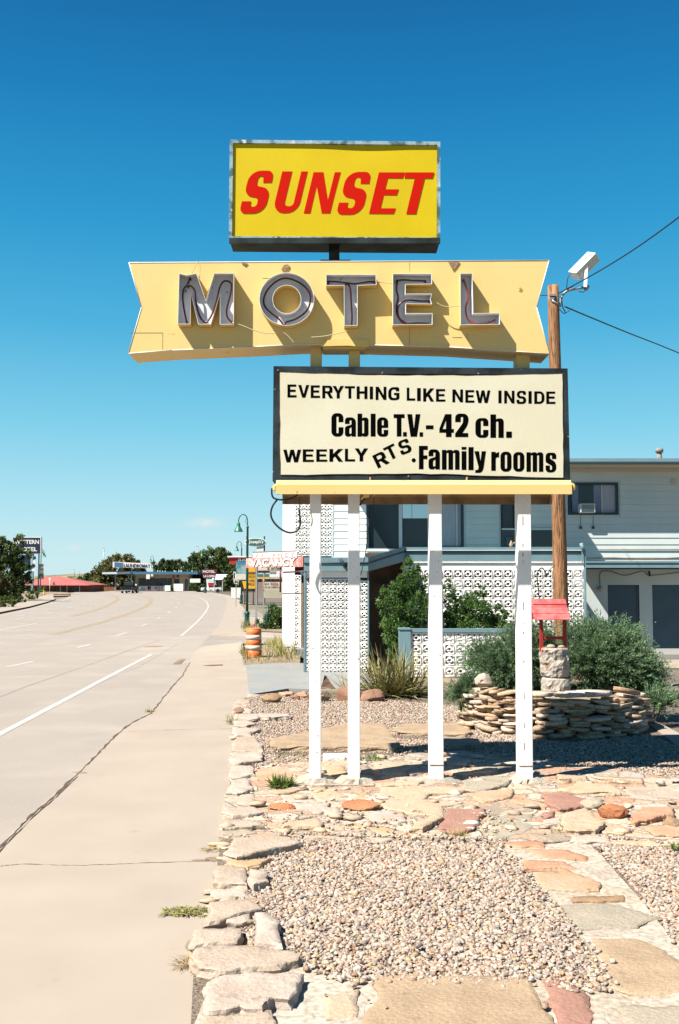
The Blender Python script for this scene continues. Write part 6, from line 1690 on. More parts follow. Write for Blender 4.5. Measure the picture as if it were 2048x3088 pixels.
# ================================================================== PLANTS
def cards(name, m, parent, pos, dirn, L, W, tint, bend=None):
    """many small pointed leaves: pos (n,3), dirn (n,3) unit, L, W (n,)"""
    n = len(pos)
    d = dirn / np.linalg.norm(dirn, axis=1, keepdims=True)
    r = RNG.standard_normal((n, 3)); s = np.cross(d, r); s /= np.linalg.norm(s, axis=1, keepdims=True) + 1e-9
    a = pos; b = pos + d * (L * .45)[:, None] + s * (W / 2)[:, None]; c = pos + d * L[:, None]; e = pos + d * (L * .45)[:, None] - s * (W / 2)[:, None]
    v = np.stack([a, b, c, e], 1).reshape(-1, 3); f = np.arange(4 * n).reshape(n, 4)
    return np_mesh(name, v, f, m, parent, shade=np.repeat(np.clip(tint, 0, 1), 4))
def rdir(n, up=0.0):
    d = RNG.standard_normal((n, 3)); d[:, 2] += up; return d / np.linalg.norm(d, axis=1, keepdims=True)
def shrub(label, c, lobes, n, L, W, m, name='shrub', cat='shrub', group=None, stems=8, up=.6, clump=70):
    """leaf clumps spread through several uneven lobes; c = base point, lobes: [(dx, dy, dz, rx, ry, rz)]"""
    root = tag(empty(name, c), label, cat, group)
    c = np.array(c); w = np.array([l[3] * l[4] * l[5] for l in lobes]) ** .8; w /= w.sum()
    P_, T_, D_ = [], [], []
    nc = max(6, n // clump)
    which = RNG.choice(len(lobes), nc, p=w)
    for i in range(nc):
        l = lobes[which[i]]
        d = rdir(1)[0]; r = RNG.uniform(.45, 1.0) ** .5
        cc = c + np.array(l[:3]) + d * np.array(l[3:]) * r
        rad = RNG.uniform(.10, .22) * (l[3] + l[5]) / 2 * 1.3
        k = clump
        pp = cc + rdir(k) * (RNG.uniform(0, 1, (k, 1)) ** .5) * rad * np.array([1, 1, 1.2])
        P_.append(pp); T_.append(np.full(k, RNG.uniform(.15, .75)) + RNG.uniform(-.22, .25, k)); D_.append(rdir(k, up) + d * .5)
    P_, T_, D_ = np.concatenate(P_), np.concatenate(T_), np.concatenate(D_)
    ok = P_[:, 2] > c[2] + .02; P_, T_, D_ = P_[ok], T_[ok], D_[ok]
    k = len(P_)
    cards('foliage', m, root, P_, D_, L * RNG.uniform(.6, 1.3, k), W * RNG.uniform(.7, 1.3, k), T_)
    bm = bmesh.new()
    for i in range(stems):
        l = lobes[i % len(lobes)]
        tip = Vector(c) + Vector(l[:3]) + Vector(rdir(1)[0] * np.array(l[3:]) * .6); b0 = Vector(c) + Vector((random.uniform(-.1, .1), random.uniform(-.1, .1), 0))
        mid = b0.lerp(tip, .5) + Vector((random.uniform(-.1, .1), random.uniform(-.1, .1), .05))
        tube(bm, smooth_path([b0, mid, tip], 4), lambda t, q=l[5]: max(.005, .02 * q * (1 - .7 * t)), 6)
    obj('stem', bm, M['bark'], root)
    return root
def ax(px, Y): return P(px, 1745, Y).x
# tall shrub by the entrance, smaller one behind the garden wall
Ys = 23.85
zz = lambda py, Y: P(CX, py, Y).z
def pxl(Y, cx, items):                             # lobes from photo pixels: (x, y, rx, ry)
    s = Y / 3000; bx = ax(cx, Y); out = []
    for x, y, rx, ry in items: out.append((ax(x, Y) - bx, RNG.uniform(-.12, .12), zz(y, Y), rx * s, rx * s * .75, ry * s))
    return out
shrub('tall green leafy shrub between the entrance and the third post', (ax(1230, Ys), Ys + .2, 0), pxl(Ys, 1230, [(1235,1770,30,60),(1195,1820,50,60),(1250,1850,60,70),(1200,1900,55,50),(1170,1850,30,50),(1240,1735,30,58),(1285,1790,28,60),(1265,1750,20,50),(1228,1720,16,40),(1215,1725,10,30),(1220,1960,55,45),(1160,1800,16,40),(1310,1850,30,50)]), 24000, .070, .024, M['leaf_shrub'], group='shrubs against the motel screen wall')
shrub('rounder green shrub behind the low pierced garden wall', (ax(1430, 24.4), 24.4, 0), pxl(24.4, 1430, [(1440,1850,50,45),(1385,1870,45,35),(1490,1880,40,28),(1440,1805,22,28),(1400,1830,30,40),(1350,1870,40,40),(1520,1890,26,20),(1345,1820,22,55),(1440,1890,90,25),(1360,1780,14,40),(1455,1790,12,24),(1500,1850,30,26)]), 22000, .070, .024, M['leaf_shrub'], group='shrubs against the motel screen wall')
# junipers: feathery sprays leaning outwards
def juniper(label, c, items, Y, nsp, ln, lean):
    root = tag(empty('juniper_bush', c), label, 'juniper bush', 'junipers in the stone planter')
    c = np.array(c); P_, D_, T_ = [], [], []
    lob = pxl(Y, 1024 + (c[0] / Y) * 3000, items); w = np.array([l[3] * l[5] for l in lob]); w = w / w.sum()
    for i in range(nsp):
        l = lob[RNG.choice(len(lob), p=w)]
        d = rdir(1)[0]
        if d[1] > .5: d[1] *= -1
        base_ = c + np.array([l[0], l[1], l[2] - c[2]]) + d * np.array(l[3:]) * RNG.uniform(.3, .92)
        dr = d * .8 + np.array([lean * .5, -.25, .55]) + RNG.standard_normal(3) * .25; dr /= np.linalg.norm(dr)
        sl = ln * RNG.uniform(.6, 1.3); k = 46
        t = RNG.uniform(0, 1, k)
        curve = base_ + dr * (t * sl)[:, None] + np.array([0, 0, -.25])[None] * (t ** 2 * sl * .5)[:, None]
        wdt = (1 - t) * .055 + .008
        sp = rdir(k) * wdt[:, None]
        P_.append(curve + sp); D_.append(dr[None] * 1.2 + rdir(k) * .75); T_.append(RNG.uniform(.1, .6) + .35 * t + RNG.uniform(-.15, .15, k))
    P_, D_, T_ = np.concatenate(P_), np.concatenate(D_), np.concatenate(T_)
    k = len(P_)
    cards('foliage', M['leaf_juniper'], root, P_, D_, RNG.uniform(.03, .065, k), RNG.uniform(.007, .013, k), T_)
    bm = bmesh.new()
    for l in lob:
        tip = Vector((c[0] + l[0], c[1] + l[1], l[2])); b0 = Vector(c)
        tube(bm, smooth_path([b0, b0.lerp(tip, .5) + Vector((0, 0, -.05)), tip], 4), lambda t: .022 - .014 * t, 6)
    obj('stem', bm, M['bark'], root)
    return root
juniper('large spreading juniper bush right of the wishing well', (4.15, 16.5, .45), [(1810,1990,90,60),(1880,2010,78,62),(1850,1945,75,30),(1760,2005,50,65),(1930,2045,60,42),(1880,1925,34,14),(1965,2068,40,20),(1795,1930,45,26),(1735,1930,22,34),(1905,2085,55,26),(1850,2065,85,34)], 16.3, 2300, .34, .3)
juniper('juniper bush left of the wishing well behind the post', (3.1, 16.4, .45), [(1590,1960,55,45),(1540,1990,55,45),(1500,2020,60,45),(1600,2030,50,50),(1450,2000,40,26),(1640,1980,35,80),(1570,1910,25,20),(1480,1975,35,22),(1540,2060,60,30),(1640,2060,30,40)], 16.3, 1500, .34, -.5)
juniper('small low juniper spray at the left foot of the planter', (ax(1395, 15.6), 15.6, 0.0), [(1395,2085,28,22),(1420,2060,20,18),(1385,2105,20,14)], 15.6, 160, .2, -.4)
bpy.data.objects['juniper_bush.002']['group'] = 'junipers in the stone planter'
juniper('low juniper branch trailing on the asphalt right of the planter', (ax(1960, 15.9), 15.9, .05), [(1960,2115,40,16),(1990,2105,22,9)], 15.9, 110, .26, .8)
# yucca: long stiff blades
def blades(name, label, cat, c, n, Lr, W, m, spread, rise, colour=(.1, .9), group=None, seg=4, droop=.5, rad=.12):
    V_, F_, T_ = [], [], []; o = 0
    for i in range(n):
        a = RNG.uniform(0, 2 * math.pi); L = RNG.uniform(*Lr); el = RNG.uniform(*rise)
        d = np.array([math.cos(a) * math.cos(el), math.sin(a) * math.cos(el), math.sin(el)])
        side = np.array([-math.sin(a), math.cos(a), 0]) * math.cos(.6) + np.array([0, 0, math.sin(.6)]) * RNG.uniform(-1, 1)
        b0 = np.array(c) + np.array([math.cos(a), math.sin(a), 0]) * RNG.uniform(0, rad) + np.array([RNG.uniform(-spread, spread), RNG.uniform(-spread, spread) * .5, 0])
        tn = RNG.uniform(*colour)
        for k in range(seg + 1):
            t = k / seg; p = b0 + d * L * t + np.array([0, 0, -droop * L * t * t * math.cos(el) * .6])
            w = W * (1 - t ** 1.6) * RNG.uniform(.95, 1.05) / 2 + .0008
            V_ += [p - side * w, p + side * w]; T_ += [tn + .15 * t, tn + .15 * t]
        for k in range(seg): F_.append((o + 2 * k, o + 2 * k + 1, o + 2 * k + 3, o + 2 * k + 2))
        o += 2 * (seg + 1)
    root = np_mesh(name, np.array(V_), np.array(F_), m, None, shade=np.clip(np.array(T_), 0, 1))
    return tag(root, label, cat, group)
Yy = G(1180, 2100).y
blades('yucca_plant', 'big spiky yucca clump with olive blades behind the second post', 'yucca plant', (ax(1190, Yy), Yy, 0), 460, (.80, 1.28), .036, M['leaf_yucca'], .34, (.10, 1.40), (.0, .9), droop=.3, rad=.22)
blades('yucca_plant', 'small yellow green yucca beside the block screen base', 'yucca plant', (ax(1052, 19.9), 19.9, 0), 26, (.5, .85), .035, M['leaf_yucca'], .05, (.1, 1.2), (.35, .9), droop=.3, rad=.05)
def weed(px, py, n, L, label, m='leaf_grass', w=.012, spread=.1, name='weed', cat='weed', rise=(.4, 1.4), z=0.02, droop=.6):
    c = G(px, py, z); return blades(name, label, cat, tuple(c), n, (L * .5, L), w, M[m], spread, rise, (.1, .9), seg=3, droop=droop, rad=.03)
weed(848, 2372, 170, .20, 'leafy green weed with dry tips before the first post', w=.022, spread=.10, z=.04)
weed(700, 2180, 70, .22, 'yellow green weed growing out of the border edge', w=.009, spread=.07, m='leaf_weed')
weed(1105, 2290, 150, .10, 'low green grass patch right of the second post foot', w=.012, spread=.22, z=.03)
weed(880, 2282, 90, .07, 'low grass patch on the gravel left of the first post', w=.010, spread=.2, m='leaf_weed', z=.02)
weed(1240, 2212, 60, .08, 'small grass tuft under the tan slab edge', w=.010, spread=.12, z=.02)
weed(1380, 2520, 50, .08, 'sparse green tuft beside the mauve flagstone', w=.008, spread=.09, z=.05, m='leaf_weed')
weed(2045, 2562, 40, .10, 'small dark green weed at the right picture edge', w=.014, spread=.05, z=.04)
weed(1690, 2505, 30, .06, 'tiny green weed under the orange red rock', w=.008, spread=.05, z=.05, m='leaf_weed')
weed(555, 2748, 420, .06, 'flat olive weed spreading over the pavement', w=.008, spread=.13, rise=(.05, .5), m='leaf_yucca', z=.01)
weed(590, 2745, 340, .065, 'flat olive weed touching the border stones', w=.008, spread=.12, rise=(.05, .6), m='leaf_yucca', z=.01)
weed(585, 2905, 120, .14, 'dry straw coloured weed at the nearest border stone', w=.006, spread=.08, m='leaf_dry', rise=(.1, .8), z=.01)
weed(650, 2558, 50, .12, 'dry straw wisp lying by the border stones on the pavement', w=.008, spread=.08, m='leaf_dry', rise=(.05, .4), z=.01)
weed(451, 2148, 40, .15, 'green tuft sprouting from the kerb joint', w=.010, spread=.05, m='leaf_weed', z=-.01)
# dry grass round the barrel
gp, gd, gt = [], [], []
def grass_zone(poly, n, L, tint, z=0.0):
    xs = [p[0] for p in poly]; ys = [p[1] for p in poly]
    x, y = RNG.uniform(min(xs), max(xs), n), RNG.uniform(min(ys), max(ys), n); ok = inside(poly, x, y)
    x, y = x[ok], y[ok]; k = len(x)
    gp.append(np.stack([x, y, np.full(k, z)], 1)); gd.append(np.array([0, 0, 1.0])[None] * L * RNG.uniform(.3, 1.1, (k, 1)) + RNG.standard_normal((k, 3)) * L * .35); gt.append(RNG.uniform(*tint, k))
pat = [P(x, 1745, 1).to_2d() if False else G(x, y, 0) for x, y in ((735,1965),(760,1948),(880,1940),(905,1972),(905,2003),(735,2005))]
S(sheet('weed_patch_soil', [(p.x, p.y, .006) for p in pat], M['dirt']))
grass_zone(pat, 900, .16, (.0, 1)); grass_zone([G(x, y) for x, y in ((800,1950),(890,1938),(906,1975),(850,1985))], 1500, .34, (.3, 1)); grass_zone([G(x, y) for x, y in ((728,1985),(748,1950),(760,1960),(748,1998))], 500, .34, (.0, .6))
grass_zone([G(x, y) for x, y in ((725,1898),(752,1888),(760,1902),(730,1906))], 250, .4, (.0, .7))
g1, g2, g3 = np.concatenate(gp), np.concatenate(gd), np.concatenate(gt)
S(cards('dry_grass', M['leaf_weed'], None, g1, g2, np.linalg.norm(g2, axis=1), np.full(len(g1), .022), g3), 'stuff')
S(sheet('verge_soil', GW([(765,1885),(860,1880),(905,1908),(800,1904),(735,1904)], .012), M['dirt']))
Yb = 46.0
shrub('green roadside bush behind the green stake', (ax(825, Yb), Yb, 0), pxl(Yb, 825, [(830,1875,35,30),(800,1880,22,22),(835,1850,28,22),(860,1870,24,35),(815,1862,20,20)]), 5000, .16, .05, M['leaf_shrub_pale'], stems=4)
# ------------------------------------------------------------------ trees
def tree(label, px, py_base, items, Y, n, leaf, m, name='tree', group='trees along the far road', trunk=.2, clump=60, zb=-.1):
    bx = ax(px, Y); root = tag(empty(name, (bx, Y, zb)), label, 'tree', group)
    lob = pxl(Y, px, items)
    P_, T_, D_ = [], [], []
    w = np.array([l[3] * l[5] for l in lob]); w /= w.sum()
    nc = n // clump; which = RNG.choice(len(lob), nc, p=w)
    for i in range(nc):
        l = lob[which[i]]; d = rdir(1)[0]; r = RNG.uniform(.3, 1.0) ** .45
        cc = np.array([bx + l[0], Y + l[1] * 4, l[2]]) + d * np.array([l[3], l[3] * .8, l[5]]) * r
        rad = RNG.uniform(.12, .26) * (l[3] + l[5]) * .6
        P_.append(cc + rdir(clump) * (RNG.uniform(0, 1, (clump, 1)) ** .5) * rad); T_.append(np.full(clump, RNG.uniform(.05, .8)) + RNG.uniform(-.2, .25, clump)); D_.append(rdir(clump, .2) + d * .4)
    P_, T_, D_ = np.concatenate(P_), np.concatenate(T_), np.concatenate(D_)
    ok = P_[:, 2] > zb + .1; P_, T_, D_ = P_[ok], T_[ok], D_[ok]; k = len(P_)
    cards('crown', m, root, P_, D_, leaf * RNG.uniform(.7, 1.4, k), leaf * .55 * RNG.uniform(.7, 1.3, k), T_)
    bm = bmesh.new()
    fork = Vector((bx, Y, zb + (max(l[2] for l in lob) - zb) * .32))
    tube(bm, smooth_path([Vector((bx, Y, zb - .1)), Vector((bx + trunk * .2, Y, zb + (fork.z - zb) * .5)), fork], 5), lambda t: trunk * (1 - .35 * t), 9)
    for l in lob:
        tip = Vector((bx + l[0], Y + l[1] * 4, l[2]))
        tube(bm, smooth_path([fork, fork.lerp(tip, .5) + Vector((0, 0, -.1 * abs(l[0]))), tip], 4), lambda t: trunk * .5 * (1 - .8 * t), 6)
    obj('trunk', bm, M['bark'], root)
    return root
tree('dark tree at the left edge before the navy motel sign', 30, 1815, [(10,1660,40,40),(45,1640,28,28),(60,1690,34,40),(20,1720,50,45),(45,1760,45,40),(0,1780,45,40),(70,1740,22,30),(40,1622,10,16),(-40,1690,60,70),(20,1795,40,22)], 104, 22000, .25, M['leaf_tree'], trunk=.22)
tree('smaller yellowish tree at the left edge under the dark tree', -10, 1815, [(10,1780,30,30),(-20,1760,40,50),(30,1800,26,16)], 96, 3000, .30, M['leaf_brown'], trunk=.14)
tree('broad olive tree behind the laundromat sign', 345, 1781, [(345,1715,45,30),(310,1730,35,30),(400,1710,30,25),(370,1690,40,16),(300,1755,22,26),(340,1755,60,28),(420,1740,30,30)], 212, 14000, .52, M['leaf_brown'], trunk=.5)
tree('green round tree right of the small lamp above the laundromat roof', 500, 1780, [(500,1720,28,30),(480,1700,18,18),(520,1705,18,18),(500,1745,40,26),(525,1730,16,24)], 205, 9000, .48, M['leaf_tree'], trunk=.4)
tree('tallest dark green tree behind the maroon motel sign', 630, 1780, [(640,1690,45,36),(600,1690,32,28),(675,1690,25,30),(660,1665,22,14),(620,1725,60,40),(570,1710,22,26),(680,1730,40,50),(600,1750,70,25)], 200, 18000, .48, M['leaf_tree'], trunk=.5)
tree('dark green tree behind the red sign', 715, 1780, [(715,1740,28,25),(735,1730,25,30),(700,1760,30,20)], 175, 3500, .6, M['leaf_tree'], trunk=.35)
tree('tree between the pink roof and the olive tree', 245, 1783, [(245,1758,22,18),(220,1762,20,14),(270,1752,20,22),(285,1765,20,14)], 225, 7000, .5, M['leaf_tree'], trunk=.3)
tree('low dark tree just behind the pink roof', 195, 1783, [(190,1768,26,10),(215,1765,22,12)], 240, 1800, .8, M['leaf_tree'], trunk=.3)
tree('thin bare topped tree between round tree and tall tree', 545, 1780, [(545,1715,14,18),(548,1745,20,25),(540,1700,8,8)], 215, 1400, .6, M['leaf_brown'], trunk=.25)
# verge plants at the left
def verge_bush(px0, px1, py, h, n, label, m, Y=None):
    g = G((px0 + px1) / 2, py, -.03); Y = g.y; s = Y / 3000; w_ = (px1 - px0) / 2 * s
    return shrub(label, (g.x, Y, -.03), [(-w_ * .5, 0, h * .35, w_ * .55, w_ * .5, h * .5), (w_ * .4, 0, h * .4, w_ * .55, w_ * .5, h * .55), (0, 0, h * .5, w_ * .7, w_ * .5, h * .5)], n, .15, .05, m, stems=3, name='verge_bush', cat='bush', group='bushes on the far verge')
verge_bush(-10, 45, 1832, .9, 2600, 'bright green bush at the left picture edge on the verge', M['leaf_grass'])
verge_bush(40, 80, 1817, .6, 1500, 'pale yellow green bush on the verge', M['leaf_shrub_pale'])
verge_bush(78, 124, 1809, 1.1, 2200, 'green bush at the foot of the navy sign posts', M['leaf_grass'])
verge_bush(112, 142, 1796, 1.4, 1200, 'tall weedy bush beside the yellow hydrant', M['leaf_shrub_pale'])
verge_bush(75, 98, 1790, 2.2, 1300, 'olive bush between the dark tree and the blue post', M['leaf_shrub_pale'])
bm = bmesh.new()                                   # distant mesa
Yh = 900.0
xs_ = np.linspace(-420, 500, 90); prof_ = []
for x in xs_:
    px = 1024 + x / Yh * 3000
    t = 1745 - 16 * math.exp(-((px - 150) / 260) ** 2) - 7 * math.exp(-((px - 700) / 500) ** 2) - 1.2 * mnoise.noise(Vector((x * .03, 0, 0)))
    prof_.append((x, CAM.z + (1745 - t) / 3000 * Yh))
ra = [bm.verts.new((x, Yh, -4)) for x, z in prof_]; rb_ = [bm.verts.new((x, Yh + 60, z * .6)) for x, z in prof_]; rc_ = [bm.verts.new((x, Yh + 160, z)) for x, z in prof_]; rd_ = [bm.verts.new((x, Yh + 500, z)) for x, z in prof_]
for A_, B_ in ((ra, rb_), (rb_, rc_), (rc_, rd_)):
    for i in range(len(A_) - 1): bm.faces.new([A_[i], A_[i + 1], B_[i + 1], B_[i]])
S(obj('hills', bm, M['hill']))

# ================================================================== STREET FURNITURE
bar_c = G(765, 1982, 0.0)
brl = tag(empty('traffic_barrel', bar_c), 'orange and white striped traffic barrel standing in dry weeds', 'traffic barrel')
bm = bmesh.new(); s = bar_c.y / 3000; r0 = 24.5 * s; H = 88 * s
prof = [(r0 * 1.04, 0), (r0 * 1.04, .03), (r0, .04)]
for k, (a, b, rr_) in enumerate(((.04, .235, 1.0), (.245, .42, .985), (.43, .585, .97), (.595, .77, .955), (.78, .93, .94))):
    prof += [(r0 * rr_, a * H + .006), (r0 * rr_, b * H - .006), (r0 * (rr_ - .035), b * H), (r0 * (rr_ - .035), b * H + .008)]
prof += [(r0 * .92, .955 * H), (r0 * .82, .985 * H), (r0 * .5, .99 * H)]
lathe(bm, prof, bar_c, 28); obj('body', bm, M['orange'], brl)
for a, b, rr_ in ((.245, .42, .985), (.595, .77, .955)):
    bm = bmesh.new(); lathe(bm, [(r0 * rr_ + .003, a * H + .012), (r0 * rr_ + .003, b * H - .012)], bar_c, 28); obj('reflective_band', bm, M['reflective'], brl)
bm = bmesh.new(); tube(bm, smooth_path([bar_c + Vector((-.08, 0, .97 * H)), bar_c + Vector((-.06, 0, 1.08 * H)), bar_c + Vector((.0, 0, 1.12 * H)), bar_c + Vector((.06, 0, 1.08 * H)), bar_c + Vector((.08, 0, .97 * H))], 5), .022, 8)
bar(bm, bar_c + Vector((0.02, 0, 1.05 * H)), bar_c + Vector((.02, 0, 1.2 * H)), .03, 8); obj('handle', bm, M['stone_rust'], brl)
def lamp_proto():
    root = empty('street_lamp', (0, 0, 0))         # 5.4 m tall crook lamp, shade hanging to the left (-x)
    bm = bmesh.new(); lathe(bm, [(.17, 0), (.17, .10), (.13, .16), (.115, .55), (.135, .60), (.135, .66), (.085, .75)], (0, 0, 0), 16); obj('base', bm, M['green_iron'], root)
    bm = bmesh.new(); lathe(bm, [(.062, .75), (.055, 2.6), (.05, 4.72), (.062, 4.74), (.062, 4.80), (.035, 4.84)], (0, 0, 0), 14); obj('pole', bm, M['green_iron'], root)
    bm = bmesh.new()
    arc = [(0, 4.8), (0, 5.0), (-.01, 5.15), (-.07, 5.31), (-.19, 5.39), (-.31, 5.36), (-.40, 5.25), (-.435, 5.10), (-.44, 4.98)]
    tube(bm, smooth_path([Vector((x, 0, z)) for x, z in arc], 5), .024, 8)
    tube(bm, smooth_path([Vector((0, 0, 4.85)), Vector((-.05, 0, 4.98)), Vector((-.10, 0, 5.05)), Vector((-.05, 0, 5.22))], 4), .010, 6)
    obj('arm', bm, M['green_iron'], root)
    bm = bmesh.new(); lathe(bm, [(.04, 5.02), (.07, 4.98), (.085, 4.90), (.095, 4.80), (.15, 4.72), (.20, 4.60), (.225, 4.57), (.215, 4.56), (.12, 4.70), (.05, 4.75)], (-.44, 0, 0), 20); obj('lamp_shade', bm, M['green_shade'], root)
    bm = bmesh.new(); bmesh.ops.create_uvsphere(bm, u_segments=12, v_segments=8, radius=.09, matrix=Matrix.Translation((-.44, 0, 4.64))); obj('bulb', bm, M['lamp_glass'], root)
    return root
def copy_tree(o, parent=None):
    c = o.copy(); COL.objects.link(c); c.parent = parent
    for ch in [q for q in bpy.data.objects if q.parent == o]: copy_tree(ch, c)
    return c
LAMPS = [((745,1890),'nearest green crook lamp, just beyond the orange barrel',1.0,0),((728,1818),'second green crook lamp, before the pizza sign',1.12,0),((619,1788),'green crook lamp beside the maroon motel sign',1.36,0),((462,1782),'green crook lamp before the laundromat windows',1.26,0),
         ((116,1791),'green crook lamp right of the navy sign with a banner',1.32,math.pi),((122,1786),'farther green crook lamp partly behind the navy sign',1.36,math.pi)]
lp = lamp_proto()
for i, ((x, y), lab, sc, rz) in enumerate(LAMPS):
    o = lp if i == 0 else copy_tree(lp)
    g = G(x, y, 0 if i < 1 else -.08); o.location = (g.x, g.y, g.z); o.scale = (sc, sc, sc); o.rotation_euler = (0, 0, rz)
    tag(o, lab, 'street lamp', 'green crook street lamps')
def qsign(name, pts, Y, th, m, parent):
    bm = bmesh.new(); q = [P(x, y, Y[i] if isinstance(Y, (list, tuple)) else Y) for i, (x, y) in enumerate(pts)]
    qprism(bm, q, th); bmesh.ops.recalc_face_normals(bm, faces=bm.faces[:]); return obj(name, bm, m, parent)
def say(parent, s, pts, Y, m, off=.015, out=.012, name='lettering'):
    bm = bmesh.new(); q = [P(x, y, Y[i] if isinstance(Y, (list, tuple)) else Y) for i, (x, y) in enumerate(pts)]
    words(bm, s, q, off, out); return obj(name, bm, m, parent)
def R4(x0, y0, x1, y1): return [(x0, y0), (x1, y0), (x1, y1), (x0, y1)]
# banner on the nearest lamp
g = G(745, 1890); bn = tag(empty('banner', (g.x, g.y, 3.0)), 'blue and cream banner hanging from the nearest lamp pole', 'banner', 'banners on lamp poles')
qsign('print', R4(712, 1692, 742, 1730), g.y, .02, M['teal_print'], bn); qsign('lower_print', R4(711, 1730.3, 741.5, 1748), g.y, .02, M['cream_print'], bn)
bm = bmesh.new(); bar(bm, P(710, 1691, g.y), P(746, 1691, g.y), .012, 6); bar(bm, P(710, 1749, g.y), P(746, 1749, g.y), .012, 6); obj('bracket', bm, M['green_iron'], bn)
g = G(116, 1791); bn = tag(empty('banner', (g.x, g.y, 3.0)), 'red and white banner on the lamp pole by the navy sign', 'banner', 'banners on lamp poles')
qsign('print', R4(117, 1701, 131.5, 1729), g.y, .03, M['sign_white'], bn); qsign('lower_print', R4(117, 1729.4, 132, 1745.5), g.y, .03, M['asphalt'], bn)
qsign('red_border', R4(117, 1701, 131.5, 1706), g.y - .02, .015, M['sign_salmon'], bn)
bm = bmesh.new(); c = P(124.5, 1713, g.y - .02)
for k in range(24):
    t0, t1 = 2 * math.pi * k / 24, 2 * math.pi * (k + 1) / 24
    bar(bm, c + Vector((.24 * math.cos(t0), 0, .28 * math.sin(t0))), c + Vector((.24 * math.cos(t1), 0, .28 * math.sin(t1))), .04, 5)
obj('ring_emblem', bm, M['sign_salmon'], bn)
qsign('white_mark', R4(123, 1739, 127, 1744), g.y - .02, .015, M['sign_white'], bn)
# navy western motel sign
Yw = 150.0
ws = tag(empty('motel_sign', (ax(107, Yw), Yw, -.1)), 'navy western style motel sign with white slab letters at far left', 'motel sign')
qsign('sign_box', R4(40, 1619, 124, 1670), Yw, .6, M['sign_white'], ws); qsign('sign_face', R4(42, 1621.5, 121, 1668.5), Yw - .03, .029, M['navy'], ws)
say(ws, 'WESTERN', R4(44, 1628, 118, 1640.5), Yw - .03, M['sign_white'], .03, .03); say(ws, 'MOTEL', R4(54, 1650, 112, 1662.5), Yw - .03, M['sign_white'], .03, .03)
bm = bmesh.new(); rect_px(bm, 94, 1670, 100, 1796, Yw + .1, .35); obj('post', bm, M['trim_blue'], ws)
bm = bmesh.new(); rect_px(bm, 114.5, 1670, 117, 1793, Yw + .1, .15); obj('post', bm, M['green_iron'], ws)
for k, ch in enumerate('POOL'):
    pass
qsign('reader_panel', R4(66, 1674, 92, 1720), Yw + .12, .15, M['navy'], ws)
for k, (x, y) in enumerate(((104, 1678), (103, 1690), (102, 1702), (101, 1714))):
    qsign('letter_block', R4(x - 4, y, x + 4, y + 9), Yw, .1, M['sign_white'] if k % 2 else M['navy'], ws)
# pink-roofed building
Yp = 178.0
pk = tag(empty('pink_roof_building', (ax(190, Yp), Yp, -.1)), 'low building with salmon pink hipped roof at far left', 'building')
bm = bmesh.new()
zr_, ze_ = Z(1739, Yp + 6), Z(1764, Yp)
ev = [(ax(70, Yp), Yp), (ax(270, Yp), Yp), (ax(268, Yp), Yp + 14), (ax(72, Yp), Yp + 14)]
rv = [(ax(105, Yp), Yp + 6.5), (ax(158, Yp), Yp + 6.5)]
e4 = [bm.verts.new((x, y, ze_)) for x, y in ev]; r2 = [bm.verts.new((x, y, zr_)) for x, y in rv]
bm.faces.new([e4[0], e4[1], r2[1], r2[0]]); bm.faces.new([e4[1], e4[2], r2[1]]); bm.faces.new([e4[2], e4[3], r2[0], r2[1]]); bm.faces.new([e4[3], e4[0], r2[0]])
e5 = [bm.verts.new((x, y, ze_ - .12)) for x, y in ev]
for k in range(4): bm.faces.new([e4[(k + 1) % 4], e4[k], e5[k], e5[(k + 1) % 4]])
bm.faces.new(e5[::-1]); bmesh.ops.recalc_face_normals(bm, faces=bm.faces[:]); obj('roof', bm, M['roof_pink'], pk)
bm = bmesh.new(); box(bm, (ax(78, Yp), Yp + 1.6, -.1), (ax(262, Yp), Yp + 13, ze_ - .13)); obj('wall', bm, M['brick'], pk)
for x0, x1 in ((165, 174), (184, 194), (206, 213), (222, 234), (135, 143)):
    RECT('window', x0, 1771, x1, 1783, Yp + 1.55, .04, M['glass_dark'], pk)
for x in (150, 182, 202, 240): RECT('porch_post', x - .6, 1765.5, x + .6, 1785, Yp + .5, .15, M['sign_white'], pk)
RECT('wall_sign', 160, 1756, 165, 1763, Yp + .1, .1, M['brown_dark'], pk)
# low brick wall, hydrant, street pole by the pink building
Yq = 200
tag(RECT('low_brick_wall', 232, 1770, 348, 1782, Yq, .4, M['brick']), 'low red brick wall left of the pickup truck', 'low wall')
g = G(133, 1793, 0); hy = tag(empty('fire_hydrant', g), 'small yellow fire hydrant on the far corner', 'fire hydrant')
bm = bmesh.new(); lathe(bm, [(.20, 0), (.20, .1), (.14, .13), (.14, .75), (.19, .78), (.19, .85), (.12, 1.0), (.04, 1.05)], g, 12); bar(bm, g + Vector((-.24, 0, .6)), g + Vector((.24, 0, .6)), .07, 8); obj('body', bm, M['amber'], hy)
bm = bmesh.new(); g = G(150, 1786, -.1); bar(bm, g, g + Vector((0, 0, 2.6)), .06, 8); rect_px(bm, 147, 1744, 153, 1750, g.y - .1, .04)
tag(obj('sign_post', bm, M['sign_white']), 'slim white sign post before the pink roofed building', 'sign post')
bm = bmesh.new(); c = G(186, 1795, 0); box(bm, (G(128, 1797).x, c.y - .2, .0), (G(180, 1797).x, c.y + .1, .22)); tag(obj('concrete_curb_block', bm, M['stone_redbrown']), 'dark low kerb block at the far drive', 'kerb block')
